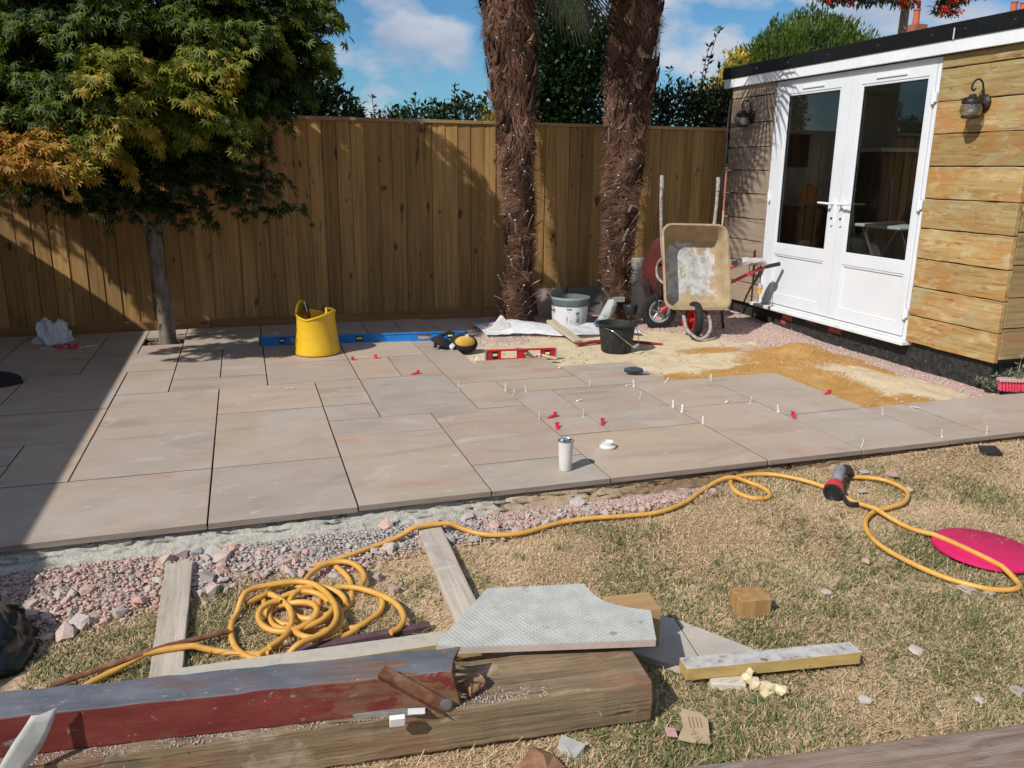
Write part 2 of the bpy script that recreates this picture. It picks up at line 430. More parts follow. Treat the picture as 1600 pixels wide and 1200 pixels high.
# world positions (metres) measured for the scattered things on the lawn
POS = {'S1': [(0.123, 2.854, -0.066), (0.132, 2.876, -0.065), (0.157, 2.925, -0.064), (0.201, 2.97, -0.062), (0.253, 2.988, -0.062), (0.306, 2.967, -0.062), (0.339, 2.905, -0.064), (0.345, 2.831, -0.067), (0.322, 2.779, -0.068)],
 'S10': [(0.069, 2.467, -0.098), (0.119, 2.464, -0.098), (0.18, 2.485, -0.097), (0.249, 2.513, -0.096), (0.279, 2.537, -0.096)],
 'S12': [(-0.037, 2.695, -0.091), (-0.025, 2.649, -0.092), (0.008, 2.615, -0.093), (0.046, 2.595, -0.094)],
 'S2': [(0.215, 3.021, -0.081), (0.252, 2.989, -0.082), (0.276, 2.934, -0.083), (0.293, 2.862, -0.086), (0.288, 2.765, -0.089), (0.266, 2.687, -0.091), (0.224, 2.646, -0.092)],
 'S3': [(0.167, 2.812, -0.067), (0.202, 2.782, -0.068), (0.26, 2.79, -0.068), (0.315, 2.765, -0.069), (0.37, 2.711, -0.07), (0.416, 2.646, -0.072), (0.437, 2.577, -0.074), (0.435, 2.517, -0.076), (0.413, 2.474, -0.078), (0.378, 2.451, -0.078)],
 'S4': [(0.354, 2.775, -0.088), (0.381, 2.729, -0.09), (0.388, 2.68, -0.091), (0.369, 2.622, -0.093), (0.33, 2.581, -0.094), (0.28, 2.545, -0.095), (0.231, 2.55, -0.095), (0.188, 2.555, -0.095), (0.101, 2.571, -0.095)],
 'S5': [(-0.053, 2.436, -0.054), (-0.089, 2.469, -0.053), (-0.117, 2.522, -0.051), (-0.131, 2.598, -0.049), (-0.13, 2.671, -0.047), (-0.113, 2.736, -0.045), (-0.086, 2.792, -0.043), (-0.04, 2.826, -0.042), (0.02, 2.832, -0.041),
        (0.094, 2.831, -0.042), (0.148, 2.801, -0.042), (0.185, 2.742, -0.044), (0.21, 2.662, -0.047), (0.216, 2.59, -0.049), (0.204, 2.526, -0.051), (0.173, 2.478, -0.053), (0.128, 2.452, -0.053), (0.072, 2.422, -0.054), (0.022, 2.403, -0.055),
        (-0.018, 2.404, -0.055), (-0.045, 2.434, -0.054), (-0.04, 2.462, -0.053), (-0.011, 2.484, -0.052), (0.031, 2.495, -0.052)],
 'S6': [(-0.084, 2.78, -0.073), (-0.052, 2.798, -0.073), (-0.02, 2.817, -0.072), (0.028, 2.86, -0.071), (0.086, 2.873, -0.07), (0.149, 2.826, -0.072)],
 'S7': [(-0.001, 2.794, -0.058), (0.012, 2.781, -0.058), (0.042, 2.736, -0.06), (0.065, 2.667, -0.062), (0.065, 2.59, -0.064), (0.049, 2.53, -0.066), (0.022, 2.491, -0.067), (-0.013, 2.463, -0.068)],
 'S8': [(-0.021, 2.806, -0.087), (-0.018, 2.76, -0.089), (-0.006, 2.695, -0.091), (0.027, 2.643, -0.092), (0.061, 2.624, -0.093), (0.105, 2.62, -0.093), (0.139, 2.653, -0.092), (0.162, 2.708, -0.09), (0.17, 2.752, -0.089)],
 'S9': [(0.059, 2.567, -0.07), (0.09, 2.51, -0.072), (0.13, 2.483, -0.072), (0.173, 2.486, -0.072), (0.211, 2.516, -0.071), (0.229, 2.577, -0.069), (0.226, 2.647, -0.067), (0.196, 2.719, -0.065), (0.137, 2.792, -0.063), (0.094, 2.843, -0.061)],
 'bbag': [(-0.819, 2.628, -0.108), (-0.795, 2.898, -0.099), (-0.783, 2.797, -0.103)],
 'blackbit': [(3.737, 3.218, -0.049), (3.801, 3.173, -0.052), (3.902, 3.274, -0.048), (3.831, 3.293, -0.047)],
 'block': [(1.581, 2.282, -0.115), (1.587, 2.234, -0.115), (1.683, 2.215, -0.115)],
 'bricks': [(0.6, 1.755, -0.115), (0.723, 1.79, -0.115), (0.714, 1.72, -0.115), (0.784, 1.755, -0.115)],
 'card': [(1.04, 1.74, -0.115), (1.124, 1.686, -0.115), (1.171, 1.765, -0.115), (1.107, 1.806, -0.115)],
 'disc': [(2.674, 2.524, -0.09), (2.808, 2.559, -0.088), (2.951, 2.525, -0.089), (3.054, 2.359, -0.096), (2.882, 2.209, -0.1), (2.74, 2.261, -0.099), (2.677, 2.426, -0.095)],
 'foam': [(1.388, 1.822, -0.115), (1.476, 1.802, -0.115), (1.487, 1.9, -0.115)],
 'hose': [(2.83, 3.161, -0.052), (2.939, 3.105, -0.053), (2.982, 3.022, -0.057), (2.966, 2.928, -0.063), (2.869, 2.846, -0.068), (2.765, 2.82, -0.07), (2.659, 2.802, -0.072), (2.554, 2.733, -0.076), (2.485, 2.627, -0.082), (2.461, 2.516, -0.087),
          (2.473, 2.385, -0.092), (2.507, 2.254, -0.094), (2.566, 2.158, -0.095), (2.632, 2.103, -0.095), (2.724, 2.095, -0.095), (2.763, 2.163, -0.095), (2.765, 2.316, -0.093), (2.744, 2.495, -0.087), (2.698, 2.629, -0.08), (2.664, 2.747, -0.075),
          (2.648, 2.895, -0.068), (2.631, 3.009, -0.062), (2.608, 3.122, -0.057), (2.54, 3.231, -0.053), (2.446, 3.311, -0.052), (2.312, 3.335, -0.054), (2.216, 3.289, -0.056), (2.172, 3.174, -0.061), (2.205, 3.089, -0.064), (2.282, 3.074, -0.064),
          (2.321, 3.13, -0.061), (2.309, 3.219, -0.057), (2.24, 3.281, -0.056), (2.136, 3.289, -0.058), (2.009, 3.224, -0.062), (1.874, 3.137, -0.067), (1.711, 3.08, -0.071), (1.555, 3.087, -0.073), (1.378, 3.11, -0.073), (1.221, 3.1, -0.073),
          (1.058, 3.056, -0.074), (0.919, 3.07, -0.074), (0.798, 3.141, -0.072), (0.692, 3.17, -0.071), (0.578, 3.153, -0.071), (0.437, 3.109, -0.073), (0.313, 3.054, -0.075), (0.221, 3.015, -0.076), (0.171, 3.007, -0.076)],
 'paleslab': [(1.26, 2.339, -0.085), (1.337, 2.271, -0.085), (1.512, 1.992, -0.085), (1.246, 1.999, -0.085), (1.166, 2.175, -0.085)],
 'plank1': [(-0.364, 3.108, -0.063), (-0.271, 3.082, -0.064), (-0.273, 2.425, -0.084), (-0.363, 2.451, -0.083)],
 'plank2': [(0.624, 3.272, -0.053), (0.724, 3.284, -0.052), (0.707, 2.558, -0.075), (0.603, 2.492, -0.077)],
 'rod': [(-0.593, 2.481, -0.092), (-0.136, 2.601, -0.089)],
 'rubble_lower': [(-0.854, 2.78, -0.103), (-0.723, 2.779, -0.103), (-0.612, 2.806, -0.102), (-0.472, 2.806, -0.102), (-0.354, 2.877, -0.1), (-0.204, 2.901, -0.099), (-0.092, 3.012, -0.096), (0.078, 3.093, -0.093), (0.235, 2.92, -0.099),
                  (0.451, 3.043, -0.095), (0.727, 3.08, -0.094), (0.954, 3.09, -0.093), (1.339, 3.164, -0.091), (1.648, 3.144, -0.09), (2.022, 3.213, -0.082), (2.202, 3.276, -0.077)],
 'sander': [(2.583, 3.015, -0.053), (2.76, 3.134, -0.044), (2.566, 2.876, -0.059)],
 'stones': [(2.706, 3.148, -0.074), (2.779, 3.026, -0.08), (3.07, 3.138, -0.07), (2.955, 3.214, -0.068), (3.019, 2.973, -0.08), (1.679, 1.708, -0.115), (2.034, 1.881, -0.115), (2.535, 2.154, -0.115), (2.597, 2.11, -0.115), (2.166, 1.607, -0.115),
            (2.019, 1.61, -0.115), (2.322, 2.455, -0.11), (1.998, 2.289, -0.114), (0.173, 2.771, -0.103), (0.442, 2.764, -0.104), (0.399, 2.873, -0.1), (-0.115, 2.724, -0.105), (0.235, 2.92, -0.099), (3.348, 5.808, -0.057)],
 'tail': [(-0.015, 2.469, -0.093), (-0.055, 2.474, -0.093), (-0.094, 2.485, -0.092), (-0.192, 2.521, -0.091), (-0.271, 2.536, -0.091), (-0.366, 2.535, -0.091), (-0.456, 2.51, -0.092), (-0.523, 2.473, -0.093), (-0.569, 2.429, -0.094)],
 'tanblock': [(1.133, 2.314, -0.025), (1.279, 2.32, -0.025), (1.269, 2.229, -0.025)],
 'whitebrick': [(1.286, 1.927, -0.115), (1.376, 1.872, -0.115), (1.455, 1.945, -0.115)],
 'yboard': [(1.225, 1.967, -0.045), (1.791, 1.88, -0.045), (1.773, 1.904, -0.045)]}
# ------------------------------------------------------------------ materials
M = {}
def slab_mat():
    t = NT('sandstone_slab')
    f = t.noise((1.6, 5.0, 3), 7, .6, 'obj', .6)
    c = t.ramp(f, [(.28, (.30, .245, .205)), (.45, (.385, .315, .262)), (.6, (.42, .335, .275)), (.75, (.345, .32, .29))])
    tone = t.ramp(t.rnd(), [(0, (1.0, .91, .84)), (.25, (.95, 1.0, 1.0)), (.5, (1.08, 1.0, .89)), (.75, (.9, .93, .96)), (1, (1.1, 1.02, .94))])
    c = t.mix(1.0, c, tone, 'MULTIPLY')
    c = t.mix(t.mask(t.noise((1.3, 4.5, 2), 4, .55, 'obj'), .6, .74), c, (.40, .245, .175))
    c = t.mix(t.mask(t.noise((2.2, 3.2, 2), 5, .6, 'obj', 1.2), .6, .8), c, (.47, .44, .41))
    c = t.mix(t.mask(t.noise((9, 22, 9), 4, .6, 'pos'), .63, .75), c, (.50, .46, .42))
    c = t.mix(t.mask(t.noise(95, 3, .7, 'pos'), .66, .8), c, (.27, .225, .19))
    # faint mortar haze and trodden dust
    c = t.mix(t.mask(t.noise(1.7, 5, .6, 'pos', .8), .52, .8), c, (.43, .385, .345))
    c = t.mix(t.mask(t.noise((6, 6, 6), 6, .65, 'pos', 1.5), .68, .74), c, (.55, .52, .48))
    rg = t.ramp(t.noise(4, 4, .5, 'pos'), [(.3, (.5, .5, .5)), (.7, (.72, .72, .72))])
    b = t.noise((14, 30, 20), 6, .65, 'obj')
    return t.pbr(c, rg, t.bump(b, .22, .003), 0, .35)
M['slab'] = slab_mat()
M['slab_side'] = surf('sawn_side_joint_shade', [(.3, (.20, .155, .125)), (.7, (.29, .235, .19))], (6, 6, 60), 6, .9, .4, .004)  # sawn sides toned darker than the tops, painting shade into the joints

def board_mat(name, stops, knots=(.09, .05, .025), grain='z', dirt=None, rnd=.18, bumpk=.35, tones=None):
    t = NT(name)
    sc = {'z': (38, 38, 1.6), 'y': (38, 1.6, 38), 'x': (1.6, 38, 38)}[grain]
    f = t.noise(sc, 6, .6, 'obj', .25)
    c = t.ramp(f, stops)
    kv = {'z': (13, 13, 5.5), 'y': (9, 3, 12), 'x': (3, 9, 12)}[grain]
    c = t.mix(t.mask(t.noise(kv, 2, .4, 'obj'), .685, .74), c, knots)
    big = {'z': (5, 5, .9), 'y': (6, .9, 6), 'x': (.9, 6, 6)}[grain]
    c = t.mix(1.0, c, t.ramp(t.noise(big, 4, .55, 'obj'), [(.25, (.8, .78, .74)), (.75, (1.16, 1.13, 1.08))]), 'MULTIPLY')
    if dirt:
        for (s_, lo, hi, col) in dirt: c = t.mix(t.mask(t.noise(s_, 5, .6, 'obj', .5), lo, hi), c, col)
    if tones: c = t.mix(1.0, c, t.ramp(t.math('FRACT', t.math('MULTIPLY', t.rnd(), 7.31)), [(i_ / (len(tones) - 1), q_) for i_, q_ in enumerate(tones)]), 'MULTIPLY')
    k = t.n('ShaderNodeMapRange'); k.inputs['To Min'].default_value = 1 - rnd; k.inputs['To Max'].default_value = 1 + rnd
    t.l(t.rnd(), k.inputs['Value'])
    hv = t.n('ShaderNodeHueSaturation'); t.l(k.outputs[0], hv.inputs['Value']); t.l(c, hv.inputs['Color'])
    return t.pbr(hv.outputs['Color'], .78, t.bump(f, bumpk, .004), 0, .25)
M['fence'] = board_mat('fence_board', [(.3, (.215, .118, .043)), (.5, (.31, .182, .068)), (.7, (.375, .236, .10))], rnd=.26)
M['gravel_board'] = board_mat('gravel_board', [(.3, (.2, .10, .04)), (.7, (.3, .165, .07))], grain='x')
M['cap'] = board_mat('cap_rail', [(.3, (.25, .16, .08)), (.7, (.36, .25, .13))], grain='x')
M['clad'] = board_mat('old_cladding', [(.28, (.21, .135, .06)), (.45, (.35, .245, .10)), (.6, (.40, .30, .14)), (.78, (.32, .275, .155))], grain='y', rnd=.16,
                      knots=(.16, .09, .04),
                      dirt=[((7, 2.2, 5), .46, .62, (.36, .19, .065)), ((12, 5, 14), .54, .68, (.44, .36, .20)), ((6, 3, 5), .56, .7, (.33, .29, .16)), ((14, 6, 12), .58, .68, (.40, .22, .075)), ((90, 4, 90), .58, .72, (.14, .09, .045)), ((30, 9, 40), .6, .7, (.25, .10, .035)), ((50, 22, 50), .66, .74, (.46, .40, .28))], bumpk=.8, tones=[(1.0, .97, 1.0), (.88, .95, 1.0), (1.06, .88, .76), (.95, 1.02, 1.05), (1.08, 1.02, .96), (.9, .86, .86)])
M['clad_side'] = board_mat('old_cladding_end', [(.28, (.17, .115, .055)), (.45, (.28, .20, .095)), (.62, (.33, .255, .13)), (.78, (.26, .225, .14))], grain='x', rnd=.14,
                      dirt=[((1.6, 7, 5), .55, .7, (.36, .17, .07)), ((3, 10, 12), .58, .7, (.36, .34, .26)), ((4, 60, 60), .62, .74, (.10, .075, .045))], bumpk=.6)
M['clad_grey'] = board_mat('old_cladding_dry', [(.28, (.20, .155, .12)), (.5, (.31, .245, .19)), (.75, (.36, .29, .225))], grain='y', rnd=.12,
                      dirt=[((7, 1.6, 5), .58, .72, (.30, .165, .09)), ((60, 4, 60), .62, .76, (.10, .075, .05))], bumpk=.6)
M['upvc'] = surf('white_upvc', [(.3, (.66, .685, .715)), (.7, (.71, .735, .76))], 3, 4, .32, .03, .001, spec=.5, layers=[((9, 9, 5), .66, .85, (.62, .60, .56))])
M['upvc_sill'] = surf('white_sill', [(.3, (.66, .68, .66)), (.7, (.76, .77, .76))], 8, 5, .4, .05, .001, layers=[((14, 5, 14), .56, .72, (.5, .47, .42))])
M['gasket'] = plain('black_gasket', (.012, .012, .013), .5)
M['felt'] = surf('black_roof_edge', [(.3, (.003, .003, .003)), (.7, (.008, .008, .008))], 30, 5, .55, .15, .003, layers=[((18, 18, 18), .72, .78, (.09, .09, .09))])
M['felt_top'] = surf('grey_roof_felt', [(.3, (.04, .042, .045)), (.7, (.08, .08, .085))], 120, 3, .9, .4, .003)
M['fascia'] = surf('white_fascia', [(.3, (.68, .70, .72)), (.7, (.77, .78, .79))], 4, 5, .4, .05, .001, layers=[((3, 12, 40), .62, .8, (.55, .53, .5))])
M['plinth'] = surf('black_tarred_plinth', [(.3, (.010, .010, .010)), (.55, (.03, .03, .029)), (.8, (.065, .062, .058))], 22, 8, .6, .8, .012, layers=[((40, 40, 40), .66, .72, (.3, .28, .25)), ((7, 7, 3), .62, .78, (.12, .115, .105))])
M['redbrick'] = surf('red_brick', [(.3, (.28, .06, .045)), (.7, (.42, .10, .075))], 60, 5, .85, .4, .004, rnd=.2)
M['glass'] = glass_mat('door_glass', (.84, .87, .86), .0)
M['room_wall'] = surf('room_wall', [(.3, (.44, .43, .40)), (.7, (.50, .49, .46))], 2, 4, .9, .05)
M['room_floor'] = surf('room_floor', [(.3, (.36, .3, .24)), (.7, (.44, .37, .3))], 8, 4, .8, .05)
M['dark_fabric'] = plain('dark_fabric', (.015, .015, .017), .9)
M['orange_soft'] = plain('orange_fabric', (.5, .1, .02), .8)
M['white_plain'] = plain('white_paint', (.7, .7, .7), .5, var=.05)
M['iron'] = surf('brown_iron', [(.3, (.02, .016, .014)), (.7, (.06, .045, .038))], 40, 5, .5, .2, .002, metal=.6)
M['lamp_glass'] = glass_mat('lamp_glass', (.75, .72, .66), .18)
M['brass'] = plain('brass', (.35, .25, .1), .35, metal=1)
M['chrome'] = plain('steel', (.55, .56, .58), .22, metal=1, var=.05)
M['earth'] = surf('earth', [(.3, (.07, .045, .028)), (.7, (.15, .105, .065))], 30, 7, .95, .6, .012)

def lawn_mat():
    t = NT('lawn_soil')
    g = t.noise(1.3, 6, .6, 'pos')
    f = t.noise((60, 60, 60), 5, .7)
    straw = t.ramp(f, [(.3, (.34, .24, .145)), (.5, (.54, .40, .25)), (.7, (.66, .50, .33))])
    green = t.ramp(f, [(.3, (.12, .10, .045)), (.6, (.28, .23, .12)), (.75, (.42, .33, .19))])
    c = t.mix(t.mask(g, .5, .66), straw, green)
    return t.pbr(c, .95, t.bump(f, .8, .012), 0, .1)
M['lawn'] = lawn_mat()
M['grass'] = leaf_mat('grass_blades', [(0, (.70, .535, .34)), (.3, (.58, .43, .26)), (.5, (.44, .335, .19)), (.62, (.27, .245, .11)), (.8, (.16, .185, .065)), (1, (.10, .14, .04))], .25, .7)
M['rubble'] = surf('rubble_fines', [(.25, (.24, .18, .155)), (.45, (.40, .30, .26)), (.6, (.47, .345, .295)), (.8, (.48, .41, .36))], 38, 8, .95, .9, .02, layers=[((5, 5, 5), .5, .66, (.30, .29, .265))])
def stone_mat(name):
    t = NT(name)
    c = t.ramp(t.attr('tint'), [(0, (.55, .36, .30)), (.3, (.50, .30, .25)), (.5, (.48, .37, .32)), (.65, (.40, .37, .34)), (.85, (.34, .33, .31)), (1, (.50, .46, .41))])
    c = t.mix(t.mask(t.noise(55, 5, .65), .45, .75), c, (.41, .36, .32))
    c = t.mix(.55, c, t.ramp(t.noise(160, 4, .6), [(.3, (.6, .6, .6)), (.7, (1.25, 1.25, 1.25))]), 'MULTIPLY')
    return t.pbr(c, .92, t.bump(t.noise(110, 5, .6), .5, .004), 0, .2)
M['stone'] = stone_mat('rubble_stone')
def stone_obj_mat():
    t = NT('rubble_chunk')
    c = t.ramp(t.rnd(), [(0, (.54, .35, .29)), (.35, (.50, .29, .24)), (.6, (.50, .37, .32)), (.8, (.42, .37, .335)), (.92, (.36, .345, .325)), (1, (.48, .44, .39))])
    c = t.mix(t.mask(t.noise(45, 5, .65), .45, .75), c, (.43, .375, .335))
    c = t.mix(.55, c, t.ramp(t.noise(160, 4, .6), [(.3, (.6, .6, .6)), (.7, (1.25, 1.25, 1.25))]), 'MULTIPLY')
    return t.pbr(c, .92, t.bump(t.noise(110, 5, .6), .5, .004), 0, .2)
M['chunk'] = stone_obj_mat()
def mortar_mat():
    t = NT('mortar')
    c = t.ramp(t.attr('tint'), [(0, (.47, .45, .39)), (.42, (.47, .44, .37)), (.55, (.48, .38, .26)), (.75, (.30, .20, .12)), (1, (.22, .145, .085))])
    c = t.mix(.6, c, t.ramp(t.noise(70, 7, .65), [(.28, (.55, .55, .55)), (.7, (1.3, 1.3, 1.3))]), 'MULTIPLY')
    return t.pbr(c, .95, t.bump(t.noise(90, 7, .7), .9, .01), 0, .15)
M['mortar'] = mortar_mat()
def sand_mat():
    t = NT('bedding_sand')
    c = t.ramp(t.attr('tint'), [(0, (.66, .54, .355)), (.5, (.62, .485, .345)), (1, (.54, .395, .34))])
    c = t.mix(t.attr('orange'), c, t.ramp(t.noise(5, 6, .65), [(.3, (.40, .205, .06)), (.55, (.50, .285, .10)), (.75, (.56, .36, .16))]))
    c = t.mix(.7, c, t.ramp(t.noise(130, 5, .7), [(.28, (.6, .6, .6)), (.72, (1.25, 1.25, 1.25))]), 'MULTIPLY')
    c = t.mix(.5, c, t.ramp(t.noise(9, 5, .6), [(.3, (.75, .72, .68)), (.7, (1.15, 1.15, 1.15))]), 'MULTIPLY')
    return t.pbr(c, .97, t.bump(t.noise(60, 7, .7), .8, .012), 0, .1)
M['sand'] = sand_mat()

# ------------------------------------------------------------------ ground
def grid_mesh(name, xs, ys, zf, mat, tintf=None, parent=None, smooth=True):
    X, Y = np.meshgrid(xs, ys, indexing='ij')
    Z = zf(X, Y)
    nx, ny = len(xs), len(ys)
    V = np.stack([X, Y, Z], -1).reshape(-1, 3)
    I = np.arange(nx * ny).reshape(nx, ny)
    a, b, c, d = I[:-1, :-1].ravel(), I[1:, :-1].ravel(), I[1:, 1:].ravel(), I[:-1, 1:].ravel()
    T = np.concatenate([np.stack([a, b, c], -1), np.stack([a, c, d], -1)])
    return fast(name, V, T, mat, parent, None if tintf is None else tintf(X, Y).ravel(), smooth=smooth)

gx_ = np.concatenate([[-600, -150, -40, -12, -5, -2.5], np.arange(-1.6, 5.4, .035), [6, 8, 12, 40, 150, 600]])
gy_ = np.concatenate([[-600, -150, -40, -10, -2, .3], np.arange(.9, 3.62, .035), [4.2, 6, 8, 9, 12, 40, 150, 900]])
def ground_z(X, Y):
    loc = clamp((X + 2.4) / .8) * clamp((5.6 - X) / .5) * clamp((Y - .5) / .4)
    return lawn_z(X, Y) + loc * ((fbm(X, Y, 3, 4) - .47) * .03) - .05 * clamp((Y - 3.42) / .1) * clamp((8.3 - Y) / .3) - .045 * clamp((Y - 3.14) / .08) * clamp((2.45 - X) / .2)
ground = grid_mesh('ground', gx_, gy_, ground_z, M['lawn'])
struct(ground, 'dry lawn ground')

# ------------------------------------------------------------------ patio of slabs
XS = {-8: -2.74, -7: -2.43, -6: -2.12, -5: -1.80, -4: -1.49, -3: -1.172, -2: -.857, -1: -.54, 0: -.225, 1: .085, 2: .395, 3: .70, 4: 1.003, 5: 1.305, 6: 1.60,
      7: 1.90, 8: 2.19, 9: 2.48, 10: 2.775, 11: 3.065, 12: 3.36, 13: 3.655, 14: 3.955, 15: 4.25, 16: 4.55, 17: 4.85, 18: 5.15}
YS = {0: 3.365, 1: 3.72, 2: 4.035, 3: 4.35, 4: 4.665, 5: 4.98, 6: 5.29, 7: 5.60, 8: 5.92, 9: 6.24, 10: 6.56, 11: 6.87, 12: 7.18, 13: 7.5, 14: 7.84}
SL = [(-3, 0, 0, 2), (-6, -3, 0, 2), (0, 2, 0, 2), (0, 2, 2, 5), (2, 4, 0, 3), (2, 4, 3, 4), (2, 3, 4, 5), (2, 3, 5, 7), (0, 2, 5, 7), (4, 6, 0, 1), (4, 6, 1, 4),
      (3, 5, 4, 7), (5, 6, 4, 6), (5, 8, 6, 8), (6, 8, 5, 6), (8, 10, 5, 7), (6, 9, 0, 2), (6, 7, 2, 3), (7, 9, 2, 5), (6, 7, 3, 5), (9, 11, 3, 5), (11, 13, 2, 5), (9, 11, 0, 3), (11, 13, 0, 2),
      (13, 14, 0, 2), (14, 17, 0, 2), (17, 18, 0, 2),
      (-3, -2, 2, 4), (-5, -3, 3, 4), (-5, -3, 2, 3), (-5, -2, 4, 6), (-4, -2, 6, 9), (-6, -4, 6, 9), (-2, 0, 2, 4), (-2, 0, 4, 7), (-2, -1, 7, 9), (-1, 1, 7, 8), (-3, -1, 9, 11), (-1, 0, 8, 11), (0, 1, 8, 11),
      (-1, 1, 11, 14), (-3, -2, 11, 14), (-2, -1, 11, 12), (-2, -1, 13, 14), (-5, -3, 9, 11), (-5, -3, 11, 14), (-7, -5, 9, 12), (-7, -5, 12, 14), (-8, -6, 6, 9), (-7, -5, 2, 6),
      (1, 3, 7, 9), (1, 3, 9, 12), (3, 4, 7, 9), (4, 5, 7, 9), (5, 6, 8, 10), (3, 5, 9, 11), (5, 6, 10, 12), (3, 4, 11, 13), (4, 5, 11, 13), (1, 3, 12, 14), (3, 4, 13, 14), (5, 6, 12, 14), (4, 5, 13, 14)]
patio = MB()
for (x0, x1, y0, y1) in ((-2.7, 1.58, 3.40, 7.83), (1.58, 2.17, 3.40, 5.90), (2.17, 2.45, 3.40, 5.56), (2.45, 2.76, 3.40, 4.96), (2.76, 3.635, 3.40, 4.96), (3.635, 5.14, 3.40, 4.02)):
    patio.box(x0, x1, y0, y1, -.14 - .001 * x0, -.034 + .0006 * x0)
patio_o = struct(patio.build('patio', M['earth']), 'patio of pale sandstone slabs being laid')
for (i0, i1, j0, j1) in SL:
    x0, x1, y0, y1 = XS[i0] + .0035, XS[i1] - .0035, YS[j0] + (.0042 if j0 else random.uniform(-.004, .006)), YS[j1] - .0042
    cx, cy = (x0 + x1) / 2, (y0 + y1) / 2
    zt = random.uniform(-.0012, .0012)
    mb = MB().box(x0 - cx, x1 - cx, y0 - cy, y1 - cy, -.027, 0)
    o = mb.build('slab', M['slab'], patio_o, bevel=.0018)
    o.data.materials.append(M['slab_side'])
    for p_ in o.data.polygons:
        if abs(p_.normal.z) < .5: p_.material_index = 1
    o.location = (cx, cy, zt); o.rotation_euler = (random.uniform(-.0015, .0015), random.uniform(-.0015, .0015), random.uniform(-.0015, .0015))

# mortar showing under the front edge of the slabs
mx_ = np.arange(-1.35, 5.1, .012)
prof = np.linspace(0, 1, 16)
XX, TT = np.meshgrid(mx_, prof, indexing='ij')
left = clamp((.75 - XX) / .35)
reach = .030 + .06 * left * (.45 + fbm(XX, XX * 0, 3.5, 4)) + .04 * (fbm(XX, XX * 0 + 3, 5, 4))
YY = 3.395 - TT * (.028 + reach * TT) - .05 * (fbm(XX, TT * 2 + 9, 14, 4) - .47) * clamp(TT * 4)
ZZ = -.0285 - (TT ** 1.25) * (.085) + .036 * (fbm(XX, TT * 3, 17, 4) - .47) * clamp(TT * 3)
ZZ = np.minimum(ZZ, -.0285)
nx, ny = XX.shape
I = np.arange(nx * ny).reshape(nx, ny)
a, b, c, d = I[:-1, :-1].ravel(), I[1:, :-1].ravel(), I[1:, 1:].ravel(), I[:-1, 1:].ravel()
T = np.concatenate([np.stack([a, d, c], -1), np.stack([a, c, b], -1)])
mt = clamp((XX - .45) / .7 + .5 * (fbm(XX, TT, 4, 3) - .47)) * .62 + .3 * clamp((XX - 1.55) / .5)
mortar = struct(fast('mortar_bed', np.stack([XX, YY, ZZ], -1).reshape(-1, 3), T, M['mortar'], None, mt.ravel(), smooth=True), 'rough mortar under the patio edge')

# ------------------------------------------------------------------ rubble strip
RL = np.array([(-1.6, 2.72), (-.854, 2.78), (-.612, 2.806), (-.472, 2.806), (-.354, 2.877), (-.204, 2.90), (-.092, 3.012), (.078, 3.02), (.235, 2.92), (.451, 3.043), (.727, 3.08), (.954, 3.09), (1.339, 3.164), (1.648, 3.17), (2.022, 3.24), (2.3, 3.33)])
def rub_low(x): return np.interp(x, RL[:, 0], RL[:, 1])
rx = np.arange(-1.5, 2.36, .02); rt = np.linspace(0, 1, 30)
XX, TT = np.meshgrid(rx, rt, indexing='ij')
lo = rub_low(XX) - .03 + .05 * (fbm(XX, XX * 0 + 5, 7, 3) - .47)
YY = lo + (3.385 - lo) * TT
ZZ = lawn_z(XX, YY) - .008 + .016 * clamp(TT * 3) - .022 * clamp((YY - 3.2) / .15) + .03 * (fbm(XX, YY, 14, 5) - .47) * clamp(TT * 5) - .02 * clamp(1 - TT * 8)
nx, ny = XX.shape
I = np.arange(nx * ny).reshape(nx, ny)
a, b, c, d = I[:-1, :-1].ravel(), I[1:, :-1].ravel(), I[1:, 1:].ravel(), I[:-1, 1:].ravel()
T = np.concatenate([np.stack([a, b, c], -1), np.stack([a, c, d], -1)])
rubble = struct(fast('rubble_strip', np.stack([XX, YY, ZZ], -1).reshape(-1, 3), T, M['rubble'], smooth=True), 'strip of pink and grey brick rubble')

def rock_template(seed):
    mb = MB(); rr = random.Random(seed); mb.rock((0, 0, 0), (1, 1, .8), rr)
    return np.array(mb.v), np.array(mb.f)
ROCKS = [rock_template(k) for k in range(12)]
ROCK_ME = []
for k in range(12):
    me = bpy.data.meshes.new('stone'); me.from_pydata([tuple(q) for q in ROCKS[k][0]], [], [tuple(int(i) for i in q) for q in ROCKS[k][1]]); me.materials.append(M['chunk']); me.update(); ROCK_ME.append(me)

def scatter_rocks(name, P, sizes, tint, mat, parent=None):
    V = []; T = []; A = []; off = 0
    for p, s, tn in zip(P, sizes, tint):
        v, f = ROCKS[random.randrange(12)]
        an = random.uniform(0, 6.28); ca, sa = math.cos(an), math.sin(an)
        w = v * np.array([s * random.uniform(.7, 1.2), s * random.uniform(.7, 1.2), s * random.uniform(.5, .9)])
        w = np.stack([w[:, 0] * ca - w[:, 1] * sa, w[:, 0] * sa + w[:, 1] * ca, w[:, 2]], -1) + p
        V.append(w); T.append(f + off); A.append(np.full(len(w), tn)); off += len(w)
    return fast(name, np.concatenate(V), np.concatenate(T), mat, parent, np.concatenate(A))

